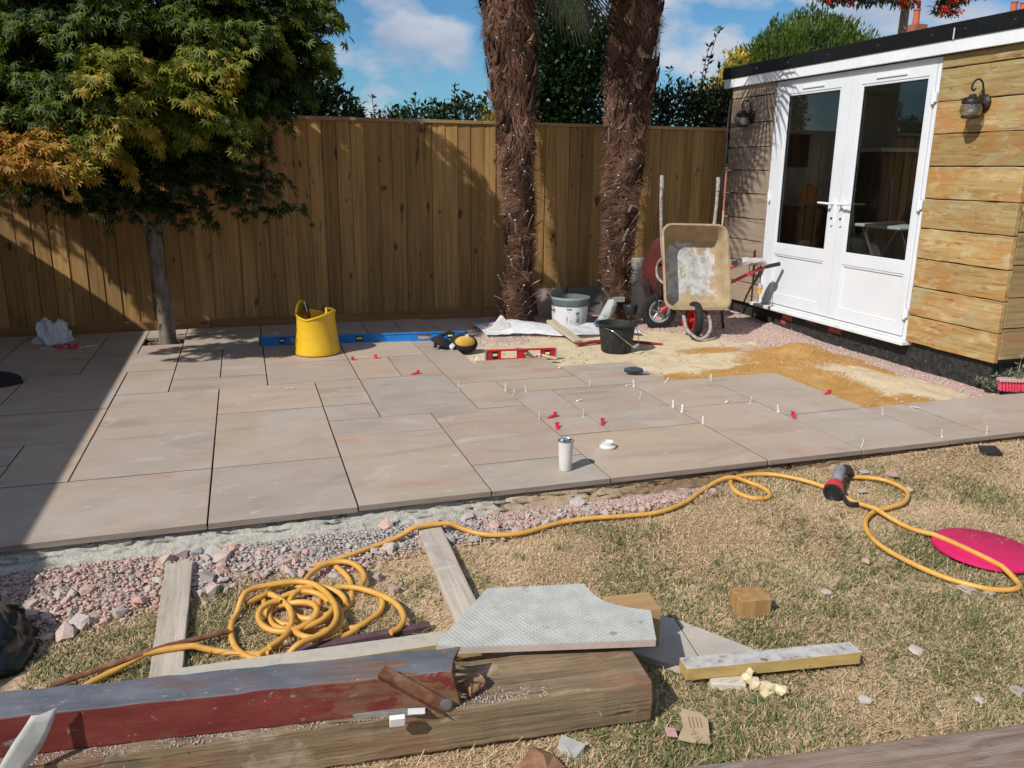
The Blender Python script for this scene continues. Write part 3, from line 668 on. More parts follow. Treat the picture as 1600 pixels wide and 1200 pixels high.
def greyness(x, y):
    # grey mortar crumbs lie near the slab edge from x -.2 to 1.0, pink brick elsewhere
    g = clamp((x + .25) / .25) * clamp((1.05 - x) / .2) * clamp((y - 3.0) / .12)
    return g
P = []; S = []; A = []
n = 0
while n < 13000:
    x = random.uniform(-1.2, 2.3); l_ = float(rub_low(x))
    y = l_ - .05 + (3.30 - l_ + .05) * random.random() ** .9
    if random.random() > .35 + .65 * clamp((y - l_) / .12): continue
    s = random.choice((.003, .004, .005, .007, .009)) * random.uniform(.8, 1.2)
    g = greyness(x, y)
    A.append(random.uniform(.6, 1.) if random.random() < g * .75 + .1 else random.uniform(0, .55))
    z = lz(x, y) + .004 + .010 * clamp((y - l_) * 6) - .022 * clamp((y - 3.2) / .15) + random.uniform(-.004, .006)
    P.append((x, y, z)); S.append(s); n += 1
go = scatter_rocks('gravel', P, S, A, M['stone'], rubble); go['kind'] = 'stuff'
cand = []
while len(cand) < 270:
    x = random.choice((random.uniform(-1.1, .15), random.uniform(-1.1, 2.1))); l_ = float(rub_low(x))
    y = l_ - .03 + (3.27 - l_) * random.random()
    cand.append((x, y, random.uniform(.009, .019) if random.random() < .84 else random.uniform(.018, .029)))
cand += [(-.33, 3.24, .04), (-.27, 3.25, .04), (-.2, 3.22, .042), (-.38, 3.2, .032), (-.3, 3.13, .034), (-.17, 3.17, .035), (-.12, 3.24, .033), (-.22, 3.02, .036), (-.2, 2.93, .035), (-.62, 2.83, .038), (-.66, 2.78, .04), (-.5, 2.86, .03),
         (.50, 3.3, .035), (.86, 3.28, .033), (.95, 3.16, .03), (1.0, 3.3, .028), (1.4, 3.3, .034)]
for (x, y, s) in cand:
    o = bpy.data.objects.new('stone', random.choice(ROCK_ME)); COL.objects.link(o); o.parent = rubble
    o.location = (x, y, lz(x, y) + .008 + .006 * clamp((y - float(rub_low(x))) * 6) - .022 * clamp((y - 3.2) / .15) + s * .25)
    o.scale = (s * random.uniform(.8, 1.35), s * random.uniform(.75, 1.2), s * random.uniform(.6, 1.05))
    o.rotation_euler = (random.uniform(-.5, .5), random.uniform(-.5, .5), random.uniform(0, 6.28))

# ------------------------------------------------------------------ unfinished bed by the shed
def ell(X, Y, cx, cy, rx, ry): return 1 - np.sqrt(((X - cx) / rx) ** 2 + ((Y - cy) / ry) ** 2)
def bed_tint(X, Y):
    nz = (fbm(X, Y, 3.5, 5) - .47) * 1.1
    pale = np.maximum.reduce([ell(X, Y, 2.75, 6.1, 1.25, .85), ell(X, Y, 4.3, 4.62, .42, .6), ell(X, Y, 3.35, 5.6, .8, .55)]) + nz * .8
    orange = np.maximum.reduce([ell(X, Y, 4.22, 5.48, .52, .45), ell(X, Y, 3.86, 4.62, .3, .62), ell(X, Y, 3.62, 5.18, .42, .2), ell(X, Y, 4.12, 4.2, .26, .2), ell(X, Y, 3.72, 5.98, .3, .12), ell(X, Y, 3.02, 5.2, .16, .15), ell(X, Y, 4.62, 5.2, .1, .4)]) + nz * .55
    fine = (vnoise(X, Y, 26) - .5) * .16 + (vnoise(X, Y, 60) - .5) * .12
    k1 = clamp((pale + fine) / .12 + .5); k2 = clamp((orange + fine * 1.6 + (vnoise(X, Y, 11) - .5) * .2) / .3 + .45)
    return 1 - k1, k2
def bed_z(X, Y):
    z = -.05 + (fbm(X, Y, 6, 5) - .47) * .028 - .025 * clamp((X - 4.3) / .5) * clamp((6.8 - Y) / .8)
    z = z + .115 * np.exp(-(((X - 4.3) / .28) ** 2 + ((Y - 5.52) / .24) ** 2)) + .05 * np.exp(-(((X - 4.02) / .34) ** 2 + ((Y - 5.15) / .4) ** 2)) + .03 * np.exp(-(((X - 4.45) / .3) ** 2 + ((Y - 4.75) / .4) ** 2))
    z = z + .03 * (fbm(X, Y, 13, 4) - .47) * np.exp(-(((X - 4.2) / .55) ** 2 + ((Y - 5.35) / .5) ** 2))
    z = z + .02 * clamp((Y - 7.1) / .5)
    edge = np.where((X < 3.64) & (Y < 5.0), 1, 0) + np.where((X < 2.8) & (Y < 5.6), 1, 0) + np.where((X < 2.2) & (Y < 6.0), 1, 0) + np.where(Y < 4.04, 1, 0)
    z = np.where(edge > 0, np.minimum(z, -.036), z)
    z = np.where(X < 1.6, np.minimum(z, -.04), z)
    return z
bed = struct(grid_mesh('sand_bed', np.arange(.9, 5.6, .022), np.arange(3.9, 8.05, .022), bed_z, M['sand'], lambda X, Y: bed_tint(X, Y)[0]), 'pale and orange bedding sand over pink gravel')
_bx, _by = np.meshgrid(np.arange(.9, 5.6, .022), np.arange(3.9, 8.05, .022), indexing='ij')
_at = bed.data.attributes.new('orange', 'FLOAT', 'POINT'); _at.data.foreach_set('value', bed_tint(_bx, _by)[1].ravel().astype(np.float32))
P = []; S = []; A = []
n = 0
while n < 5200:
    x = random.uniform(1.62, 4.98); y = random.uniform(3.98, 7.85)
    if (x < 3.66 and y < 4.98) or (x < 2.78 and y < 5.62) or (x < 2.2 and y < 5.95) : continue
    k1_, k2_ = bed_tint(np.array([x]), np.array([y])); tv = float(k1_[0]) * (1 - float(k2_[0]))
    if tv < .8 and random.random() > .04: continue
    if tv > .8 and y > 5 and x < 3.4 and random.random() > .6: continue
    P.append((x, y, float(bed_z(np.array([x]), np.array([y]))[0]) + .002)); S.append(random.choice((.006, .008, .010, .014)) * random.uniform(.7, 1.3))
    A.append(random.uniform(0, .55) if random.random() < .8 else random.uniform(.6, 1)); n += 1
go = scatter_rocks('gravel', P, S, A, M['stone'], bed); go['kind'] = 'stuff'

M['sand_clod'] = surf('orange_sand_clod', [(.3, (.38, .20, .062)), (.7, (.52, .31, .12))], 60, 5, .97, .5, .005)
P = []; S = []
while len(P) < 1500:
    x = random.gauss(4.15, .35); y = random.gauss(5.2, .45)
    if x > 4.9 or y < 4.06 or (x < 3.66 and y < 5.0): continue
    if float(bed_tint(np.array([x]), np.array([y]))[1][0]) < random.random() * .8: continue
    P.append((x, y, float(bed_z(np.array([x]), np.array([y]))[0]) + .001)); S.append(random.choice((.003, .004, .006, .009)) * random.uniform(.7, 1.3))
go = scatter_rocks('sand_clods', P, S, [.5] * len(P), M['sand_clod'], bed); go['kind'] = 'stuff'

# ------------------------------------------------------------------ grass
GREEN = [(2.55, 2.45, .35), (2.85, 2.1, .35), (1.75, 2.35, .45), (1.5, 2.05, .5), (1.45, 1.75, .4), (1.75, 1.6, .35), (1.0, 1.65, .35), (.55, 2.75, .12), (.8, 2.75, .13), (.82, 2.95, .1), (-.3, 2.6, .25), (-.65, 2.6, .22), (.75, 1.6, .3), (.4, 2.4, .25), (2.3, 1.5, .35), (1.35, 2.45, .3), (3.3, 2.8, .2), (3.0, 3.0, .2), (2.1, 1.7, .4), (2.4, 2.0, .3)]
def greenness(X, Y):
    g = np.zeros_like(X)
    for (cx, cy, r_) in GREEN: g = np.maximum(g, np.exp(-(((X - cx) ** 2 + (Y - cy) ** 2) / r_ ** 2)))
    return clamp(g * .66 + (fbm(X, Y, 2.6, 4) - .47) * 1.5 - .02)
NB = 270000
gxp = RNG.uniform(-1.15, 5.0, NB * 2); gyp = 1.15 + (3.36 - 1.15) * RNG.random(NB * 2) ** 1.1
keep = (gxp > -.45 * gyp - .25) & (gxp < 1.28 * gyp + .5)
low = np.where(gxp < 2.28, rub_low(gxp), 3.345 + .03 * vnoise(gxp, gxp * 0, 9))
depth_in = (gyp - low) / .05
keep &= RNG.random(NB * 2) > clamp(depth_in)
keep &= ~((gxp < -.74) & (gyp > 2.5) & (gyp < 2.98))
bare = fbm(gxp, gyp, 3.1, 3)
keep &= RNG.random(NB * 2) < clamp((bare - .16) * 5, .35, 1)
gxp, gyp = gxp[keep][:NB], gyp[keep][:NB]
n = len(gxp)
G = greenness(gxp, gyp)
isg = RNG.random(n) < G * .72
ln = np.where(isg, RNG.uniform(.016, .036, n), RNG.uniform(.012, .034, n)) * (.8 + .5 * fbm(gxp, gyp, 4, 3))
lay = np.where(isg, RNG.uniform(.5, 1.25, n), RNG.uniform(1.0, 1.55, n))
comb = (fbm(gxp, gyp, 2.2, 3) - .47) * 14
az = comb + RNG.normal(0, 1.7, n)
wd = np.where(isg, RNG.uniform(.0012, .0024, n), RNG.uniform(.0009, .0019, n)) * (1 + .12 * gyp)
gz_ = lawn_z(gxp, gyp) + (fbm(gxp, gyp, 3, 4) - .47) * .03 - .003
d1 = np.stack([np.cos(az) * np.sin(lay * .6), np.sin(az) * np.sin(lay * .6), np.cos(lay * .6)], -1)
d2 = np.stack([np.cos(az + .3) * np.sin(lay * 1.15), np.sin(az + .3) * np.sin(lay * 1.15), np.cos(lay * 1.15)], -1)
side = np.stack([-np.sin(az), np.cos(az), np.zeros(n)], -1) * wd[:, None]
B0 = np.stack([gxp, gyp, gz_], -1)
B1 = B0 + d1 * (ln * .5)[:, None]
B2 = B1 + d2 * (ln * .5)[:, None]
B2[:, 2] = np.maximum(B2[:, 2], gz_ + .004)
V = np.stack([B0 - side, B0 + side, B1 - side * .85, B1 + side * .85, B2], 1).reshape(-1, 3)
base = np.arange(n)[:, None] * 5
T = np.concatenate([base + np.array([[0, 1, 3]]), base + np.array([[0, 3, 2]]), base + np.array([[2, 3, 4]])])
tv = np.where(isg, RNG.uniform(.55, 1.0, n), RNG.uniform(0, .5, n))
# long dry stalks lying about, and a few taller green tufts
def blades(px_, py_, ln_, lay_, az_, wd_, tn_):
    m_ = len(px_); z_ = lawn_z(px_, py_) + (fbm(px_, py_, 3, 4) - .47) * .03 - .002
    da = np.stack([np.cos(az_) * np.sin(lay_ * .7), np.sin(az_) * np.sin(lay_ * .7), np.cos(lay_ * .7)], -1)
    db = np.stack([np.cos(az_ + .5) * np.sin(lay_ * 1.2), np.sin(az_ + .5) * np.sin(lay_ * 1.2), np.cos(lay_ * 1.2)], -1)
    sd = np.stack([-np.sin(az_), np.cos(az_), np.zeros(m_)], -1) * wd_[:, None]
    a0 = np.stack([px_, py_, z_], -1); a1 = a0 + da * (ln_ * .5)[:, None]; a2 = a1 + db * (ln_ * .5)[:, None]
    a1[:, 2] = np.maximum(a1[:, 2], z_ + .009); a2[:, 2] = np.maximum(a2[:, 2], z_ + .007)
    v_ = np.stack([a0 - sd, a0 + sd, a1 - sd * .85, a1 + sd * .85, a2], 1).reshape(-1, 3)
    i_ = np.arange(m_)[:, None] * 5
    t_ = np.concatenate([i_ + np.array([[0, 1, 3]]), i_ + np.array([[0, 3, 2]]), i_ + np.array([[2, 3, 4]])])
    return v_, t_, np.repeat(tn_, 5)
m1 = 5200
x1_ = RNG.uniform(-.9, 4.6, m1); y1_ = RNG.uniform(1.2, 3.3, m1)
ok_ = (y1_ < np.where(x1_ < 2.28, rub_low(x1_), 3.34)) & (x1_ < 1.28 * y1_ + .5) & ~((x1_ < -.6) & (y1_ > 2.5)); x1_, y1_ = x1_[ok_], y1_[ok_]; m1 = len(x1_)
v1, t1, n1 = blades(x1_, y1_, RNG.uniform(.05, .12, m1), RNG.uniform(1.25, 1.6, m1), RNG.random(m1) * 6.283, RNG.uniform(.0008, .0016, m1), RNG.uniform(0, .35, m1))
ct_ = 240; cx_ = RNG.uniform(-.6, 4.2, ct_ * 4); cy_ = RNG.uniform(1.2, 3.25, ct_ * 4)
w_ = (RNG.random(ct_ * 4) < greenness(cx_, cy_) + .05) & (cy_ < np.where(cx_ < 2.28, rub_low(cx_) + .02, 3.34)) & (cx_ < 1.28 * cy_ + .5); cx_, cy_ = cx_[w_][:ct_], cy_[w_][:ct_]
cx_ = np.repeat(cx_, 16); cy_ = np.repeat(cy_, 16); m2 = len(cx_)
v2, t2, n2 = blades(cx_ + RNG.normal(0, .012, m2), cy_ + RNG.normal(0, .012, m2), RNG.uniform(.025, .058, m2), RNG.uniform(.4, 1.2, m2), RNG.random(m2) * 6.283, RNG.uniform(.0012, .0026, m2), RNG.uniform(.5, 1, m2))
V = np.concatenate([V, v1, v2]); T = np.concatenate([T, t1 + n * 5, t2 + n * 5 + m1 * 5])
grass = fast('grass', V, T, M['grass'], None, np.concatenate([np.repeat(tv, 5), n1, n2]))
tag(grass, 'short patchy grass, mostly dry straw with green tufts', 'grass', kind='stuff')
# ------------------------------------------------------------------ back fence
FY = 7.95
def fe_board(h, seed):
    rr = random.Random(seed)
    w = .128 - rr.uniform(.004, .0085)
    poly = [(0, -.0005), (0, -.015), (w * .5, -.0185), (w, -.022), (w, -.004), (w + .03, -.0035), (w + .03, -.0005)]
    mb = MB()
    loops = []
    for k in range(7):
        z = h * k / 6; dx = rr.uniform(-.0012, .0012)
        loops.append([(p[0] + dx, p[1] + rr.uniform(-.0008, .0008), z) for p in poly])
    mb.loft(loops)
    me = bpy.data.meshes.new('board'); me.from_pydata(mb.v, [], mb.f); me.materials.append(M['fence']); me.update()
    return me
FB = [fe_board(1.775, 40 + k) for k in range(6)]
fence = thing('back_fence', 'tall new wooden close-board fence along the back of the patio', 'fence', (1.1, FY, 0))
def fence_boards(parent, x0, x1, y, z0, mesh_list, base_m=None):
    x = x0; k = 0
    while x < x1:
        o = bpy.data.objects.new('board', random.choice(mesh_list)); COL.objects.link(o); o.parent = parent
        o.matrix_parent_inverse = root_matrix(parent).inverted()
        o.location = (x, y + random.uniform(-.0015, .0015), z0 + random.uniform(-.004, .002))
        o.rotation_euler = (0, R(random.uniform(-.25, .25)), 0)
        x += .128 + random.uniform(-.004, .004)
fence_boards(fence, -2.86, 4.93, FY, .066, FB)
for (a, b) in ((-2.86, -.35), (-.345, 2.25), (2.255, 4.95)):
    MB().box(a, b, FY - .028, FY + .006, -.10, .064).build('gravel_board', M['gravel_board'], fence, bevel=.003)
    MB().box(a, b, FY - .036, FY + .03, 1.842, 1.874).build('cap_rail', M['cap'], fence, bevel=.004)
for z in (.4, 1.0, 1.55):
    MB().box(-2.86, 4.95, FY + .012, FY + .06, z, z + .07).build('rail', M['cap'], fence)
for x in (-2.3, -.4, 1.5, 3.4, 4.85):
    MB().box(x, x + .09, FY + .065, FY + .155, -.1, 1.82).build('post', M['cap'], fence)

# side fence to the left, just outside the picture: its shadow lies over the left of the patio
sfence = thing('side_fence', 'wooden fence along the left side with a lowered curved end panel', 'fence', (-2.8, 4, 0))
def side_top(y):
    return 1.865 - .26 * float(clamp((y - 6.75) / .9)) ** 1.6
y = .2
while y < 7.9:
    h = side_top(y + .07) - .02
    mb = MB()
    mb.box(-2.815, -2.795, y, y + .146, .0, h)
    mb.build('board', M['fence'], sfence)
    y += .1475
mb = MB(); ys_ = np.linspace(.2, 7.93, 60)
mb.loft([[(-2.84, q, side_top(q) - .02), (-2.77, q, side_top(q) - .02), (-2.77, q, side_top(q) + .01), (-2.84, q, side_top(q) + .01)] for q in ys_])
mb.build('cap_rail', M['cap'], sfence)
for y in (1.2, 3.0, 4.8, 6.6):
    MB().box(-2.91, -2.82, y, y + .09, -.1, 1.8).build('post', M['cap'], sfence)

# ------------------------------------------------------------------ shed / garden room
SX = 4.95
shed = thing('garden_room', 'flat-roofed timber garden room with white french doors on the right', 'building', (SX, 6.1, 0))
MB().box(SX + .045, SX + 2.7, 4.345, 7.89, -.3, .13).build('plinth', M['plinth'], shed, bevel=.008)
for (y0, z0, w_, h_) in ((6.62, .03, .15, .05), (5.92, .035, .17, .042), (6.72, -.02, .07, .05), (6.3, .065, .1, .035)):
    MB().box(SX + .041, SX + .055, y0, y0 + w_, z0, z0 + h_).build('brick', M['redbrick'], shed, bevel=.003)
wall = MB()
wall.box(SX + .047, SX + .10, 4.35, 5.128, .131, 2.27).box(SX + .047, SX + .10, 7.142, 7.885, .131, 2.27).box(SX + .047, SX + .10, 5.128, 7.142, 2.265, 2.28)
wall.box(SX + .10, SX + 2.68, 4.35, 4.41, .131, 2.27).box(SX + .10, SX + 2.68, 7.83, 7.885, .131, 2.27).box(SX + 2.62, SX + 2.68, 4.41, 5.0, .131, 2.27).box(SX + 2.62, SX + 2.68, 7.2, 7.83, .131, 2.27).box(SX + 2.62, SX + 2.68, 5.0, 7.2, .131, .85).box(SX + 2.62, SX + 2.68, 5.0, 7.2, 2.05, 2.27)
wall_o = wall.build('wall', M['earth'], shed)
MB().box(SX + .101, SX + 2.62, 4.412, 7.828, .10, .136).build('floor', M['room_floor'], shed)
rl = MB().box(SX + 2.60, SX + 2.619, 4.412, 5.0, .137, 2.25).box(SX + 2.60, SX + 2.619, 7.2, 7.828, .137, 2.25).box(SX + 2.60, SX + 2.619, 5.0, 7.2, .137, .85).box(SX + 2.60, SX + 2.619, 5.0, 7.2, 2.05, 2.25).box(SX + .11, SX + 2.6, 4.411, 4.425, .137, 2.25).box(SX + .11, SX + 2.6, 7.81, 7.829, .137, 2.25).box(SX + .102, SX + 2.62, 4.411, 7.829, 2.251, 2.262)
rl.build('lining', M['room_wall'], shed)
wn = MB().box(SX + 2.625, SX + 2.675, 5.0, 5.06, .85, 2.05).box(SX + 2.625, SX + 2.675, 7.14, 7.2, .85, 2.05).box(SX + 2.625, SX + 2.675, 5.06, 7.14, .85, .91).box(SX + 2.625, SX + 2.675, 5.06, 7.14, 1.99, 2.05).box(SX + 2.625, SX + 2.675, 6.07, 6.13, .91, 1.99).build('added_window', M['upvc'], shed)  # rear window out of view, added to brighten the room
MB().box(SX + 2.648, SX + 2.652, 5.06, 6.07, .91, 1.99).box(SX + 2.648, SX + 2.652, 6.13, 7.14, .91, 1.99).build('pane', M['glass'], wn)
def clad(y0, y1, zl, top, mat, rr):
    zz = zl + [top]
    for a, b in zip(zz[:-1], zz[1:]):
        mb = MB(); n_ = 9; loops = []
        for k in range(n_):
            y_ = y0 + (y1 - y0) * k / (n_ - 1)
            t_ = rr.uniform(-.003, .003); bt = rr.uniform(-.0022, .0022)
            x_ = SX + rr.uniform(-.002, .002)
            loops.append([(x_, y_, a + .004 + bt), (SX + .044, y_, a + .004), (SX + .044, y_, b - .004), (x_, y_, b - .004 + t_)])
        mb.loft(loops)
        dx = rr.uniform(-.005, .005)
        mb.xf(Matrix.Translation((dx - .0035, 0, 0)))
        mb.build('board', mat, wall_o, bevel=.004)
rr = random.Random(5)
clad(4.300, 5.122, [.137, .353, .577, .795, 1.025, 1.246, 1.482, 1.714, 1.942, 2.172], 2.27, M['clad'], rr)
clad(7.150, 7.885, [.10, .31, .53, .745, .965, 1.213, 1.444, 1.671, 1.908, 2.157], 2.27, M['clad_grey'], rr)
zl = [.16, .385, .60, .825, 1.05, 1.275, 1.50, 1.73, 1.955, 2.18, 2.27]
for a, b in zip(zl[:-1], zl[1:]):
    mb = MB(); loops = []
    for k in range(12):
        x_ = SX + .05 + (2.66) * k / 11
        loops.append([(x_, 4.302 + rr.uniform(-.002, .002), a + .004 + rr.uniform(-.002, .002)), (x_, 4.346, a + .004), (x_, 4.346, b - .004), (x_, 4.302 + rr.uniform(-.002, .002), b - .004 + rr.uniform(-.003, .003))])
    mb.loft([list(reversed(q)) for q in loops])
    mb.build('board', M['clad_side'], wall_o, bevel=.004)
MB().box(SX + .008, SX + .046, 5.124, 5.130, .14, 2.26).box(SX + .0, SX + .046, 7.141, 7.1488, .12, 2.26).build('trim', M['clad_grey'], shed)
# roof
roof = MB().box(SX - .035, SX + 2.75, 4.22, 8.0, 2.37, 2.45).build('roof', M['felt_top'], shed)
MB().box(SX - .058, SX - .036, 4.2, 8.02, 2.358, 2.468).build('roof_edge', M['felt'], roof, bevel=.004)
MB().box(SX - .058, SX + 2.77, 4.196, 4.219, 2.358, 2.468).build('roof_edge', M['felt'], roof, bevel=.004)
MB().box(SX - .045, SX - .012, 4.23, 8.0, 2.268, 2.357).build('fascia', M['fascia'], roof, bevel=.003)
MB().box(SX - .012, SX + 2.7, 4.232, 4.262, 2.268, 2.357).build('fascia', M['fascia'], roof, bevel=.003)
MB().box(SX - .010, SX + 2.7, 4.263, 8.0, 2.33, 2.356).build('soffit', M['fascia'], roof)
for yy in (7.4, 6.9, 6.35, 5.75, 5.2, 4.9, 4.5):
    MB().lathe([(.0, 0), (.007, 0), (.006, .004), (0, .005)], 8, m=Matrix.Rotation(R(-90), 3, 'Y'), c=(SX - .0585, yy, 2.41)).build('nail', M['chrome'], roof)
MB().box(SX - .062, SX - .0585, 4.990, 4.997, 2.355, 2.43).build('joint_cover', M['fascia'], roof)
# french doors
M['upvc_seam'] = plain('seal', (.05, .05, .05), .6)
fr = MB().box(SX + .010, SX + .075, 5.131, 5.168, .142, 2.262).box(SX + .010, SX + .075, 7.078, 7.140, .142, 2.262).box(SX + .010, SX + .075, 5.168, 7.078, 2.215, 2.262).box(SX + .012, SX + .075, 5.168, 7.078, .142, .168)
door_frame = fr.build('door_frame', M['upvc'], shed, bevel=.005)
MB().box(SX - .055, SX + .07, 5.10, 7.20, .108, .141).build('door_sill', M['upvc_sill'], shed, bevel=.006)
def leaf(y0, y1, gy0, gy1, hand):
    st = MB()
    xa, xb = SX - .004, SX + .056
    zb, zt = .172, 2.212
    st.box(xa, xb, y0, gy0, zb, zt).box(xa, xb, gy1, y1, zb, zt)
    st.box(xa + .0012, xb, gy0, gy1, 2.135, zt).box(xa + .0012, xb, gy0, gy1, .655, .745).box(xa + .0012, xb, gy0, gy1, zb, .262)
    lf = st.build('door', M['upvc'], shed, bevel=.004)
    bd = MB()
    for (a0, a1, b0, b1) in ((gy0, gy1, .745, 2.135), (gy0, gy1, .262, .655)):
        w_ = .018
        bd.box(xa + .006, xa + .03, a0, a0 + w_, b0, b1).box(xa + .006, xa + .03, a1 - w_, a1, b0, b1).box(xa + .0065, xa + .03, a0 + w_, a1 - w_, b0, b0 + w_).box(xa + .0065, xa + .03, a0 + w_, a1 - w_, b1 - w_, b1)
    bd.build('glazing_bead', M['upvc'], lf, bevel=.005)
    ga = MB(); a0, a1, b0, b1 = gy0 + .018, gy1 - .018, .763, 2.117; w_ = .006
    ga.box(xa + .016, xa + .03, a0, a0 + w_, b0, b1).box(xa + .016, xa + .03, a1 - w_, a1, b0, b1).box(xa + .016, xa + .03, a0 + w_, a1 - w_, b0, b0 + w_).box(xa + .016, xa + .03, a0 + w_, a1 - w_, b1 - w_, b1)
    ga.build('gasket', M['gasket'], lf)
    MB().box(xa + .02, xa + .024, a0 + w_, a1 - w_, b0 + w_, b1 - w_).build('pane', M['glass'], lf)
    MB().box(xa + .017, xa + .045, gy0 + .018, gy1 - .018, .28, .637).build('panel', M['upvc'], lf, bevel=.003)
    yh = (y0 + gy0) / 2 if hand < 0 else (y1 + gy1) / 2
    yh = gy1 + .065 if hand > 0 else gy0 - .065
    hd = MB().prism(rrect(.034, .23, .015), -.012, 0)
    hd.xf(Matrix.Translation((xa - .0, yh, 1.09)) @ Matrix(((0, 0, 1, 0), (1, 0, 0, 0), (0, 1, 0, 0), (0, 0, 0, 1))))
    hd.tube([(xa - .01, yh, 1.165), (xa - .055, yh, 1.165)], .011, 10)
    s_ = -hand
    hd.tube([(xa - .055, yh + s_ * -.005, 1.165), (xa - .06, yh + s_ * .06, 1.168), (xa - .055, yh + s_ * .145, 1.17)], [.011, .0105, .009], 10)
    hd.build('handle', M['upvc'], lf, smooth=True)
    MB().lathe([(.0001, 0), (.011, 0), (.011, .004), (.0001, .004)], 12, m=Matrix.Rotation(R(-90), 3, 'Y'), c=(xa - .0125, yh, 1.04)).build('keyhole', M['iron'], lf)
    yk = y0 - .012 if hand > 0 else y1 + .012
    for z_ in (.36, 1.2, 1.98):
        hg = MB().tube([(xa - .008, yk, z_ - .05), (xa - .008, yk, z_ + .05)], .014, 10).box(xa - .006, xa + .004, yk - .03, yk + .03, z_ - .035, z_ + .035)
        hg.build('hinge', M['upvc'], lf, smooth=True)
    return lf
lfR = leaf(5.171, 6.071, 5.225, 5.952, +1)
lfL = leaf(6.077, 7.075, 6.20, 6.945, -1)
MB().box(SX - .014, SX - .003, 6.42, 6.72, 2.165, 2.185).build('trickle_vent', M['upvc'], lfL, bevel=.003)
MB().box(SX - .014, SX - .003, 5.45, 5.78, 2.165, 2.185).build('trickle_vent', M['upvc'], lfR, bevel=.003)
# things inside, seen through the panes
ac = thing('armchair', 'dark armchair standing inside behind the left glass door', 'chair', (5.75, 7.4, .137))
MB().box(5.5, 6.05, 7.05, 7.55, .3, .56).build('seat', M['dark_fabric'], ac, bevel=.05)
MB().box(5.5, 6.05, 7.56, 7.74, .34, 1.08).build('backrest', M['dark_fabric'], ac, bevel=.06)
for q in (5.37, 6.06): MB().box(q, q + .12, 7.05, 7.6, .25, .76).build('armrest', M['dark_fabric'], ac, bevel=.04)
for q in ((5.42, 7.1), (5.42, 7.65), (6.12, 7.1), (6.12, 7.65)): MB().box(q[0] - .02, q[0] + .02, q[1] - .02, q[1] + .02, .137, .26).build('leg', M['dark_fabric'], ac)
cu = MB().lathe([(.02, -.05), (.10, -.035), (.12, 0), (.10, .035), (.02, .05)], 20, c=(5.85, 7.66, 1.19), m=Matrix.Rotation(R(80), 3, 'X')).build('cushion', M['orange_soft'], None, smooth=True)
tag(cu, 'round orange cushion inside, seen through the left glass door', 'cushion')
pf = thing('picture_frame', 'small dark framed picture on the wall inside the left door', 'picture', (5.74, 7.8, 1.5))
MB().box(5.62, 5.86, 7.795, 7.805, 1.5, 1.8).build('canvas', M['dark_fabric'], pf); MB().box(5.60, 5.62, 7.785, 7.808, 1.48, 1.82).box(5.86, 5.88, 7.785, 7.808, 1.48, 1.82).box(5.62, 5.86, 7.785, 7.808, 1.48, 1.5).box(5.62, 5.86, 7.785, 7.808, 1.8, 1.82).build('frame', M['iron'], pf)
ft = thing('folding_table', 'pale folding table inside, seen through the right glass door', 'table', (6.0, 6.5, .137))
MB().box(5.75, 6.3, 6.2, 6.8, .92, .95).build('table_top', M['white_plain'], ft, bevel=.01)
for q in ((5.8, 6.25, 6.25, 6.25), (6.25, 6.25, 5.8, 6.25), (5.8, 6.75, 6.25, 6.75), (6.25, 6.75, 5.8, 6.75)): MB().tube([(q[0], q[1], .92), (q[2], q[3], .137)], .012, 6).build('leg', M['chrome'], ft)
pv = thing('cupboard', 'brown cupboard with a white top inside, seen through the right door', 'cupboard', (6.8, 7.6, .137))
M['cupboard'] = board_mat('cupboard_wood', [(.3, (.12, .09, .055)), (.7, (.2, .15, .09))], grain='z')
MB().box(6.5, 7.1, 7.4, 7.8, .137, 1.65).build('carcass', M['cupboard'], pv, bevel=.01); MB().box(6.47, 7.13, 7.37, 7.805, 1.651, 1.69).build('top', M['white_plain'], pv)
MB().box(6.52, 6.79, 7.385, 7.399, .2, 1.6).build('door', M['cupboard'], pv); MB().box(6.81, 7.08, 7.385, 7.399, .2, 1.6).build('door', M['cupboard'], pv)

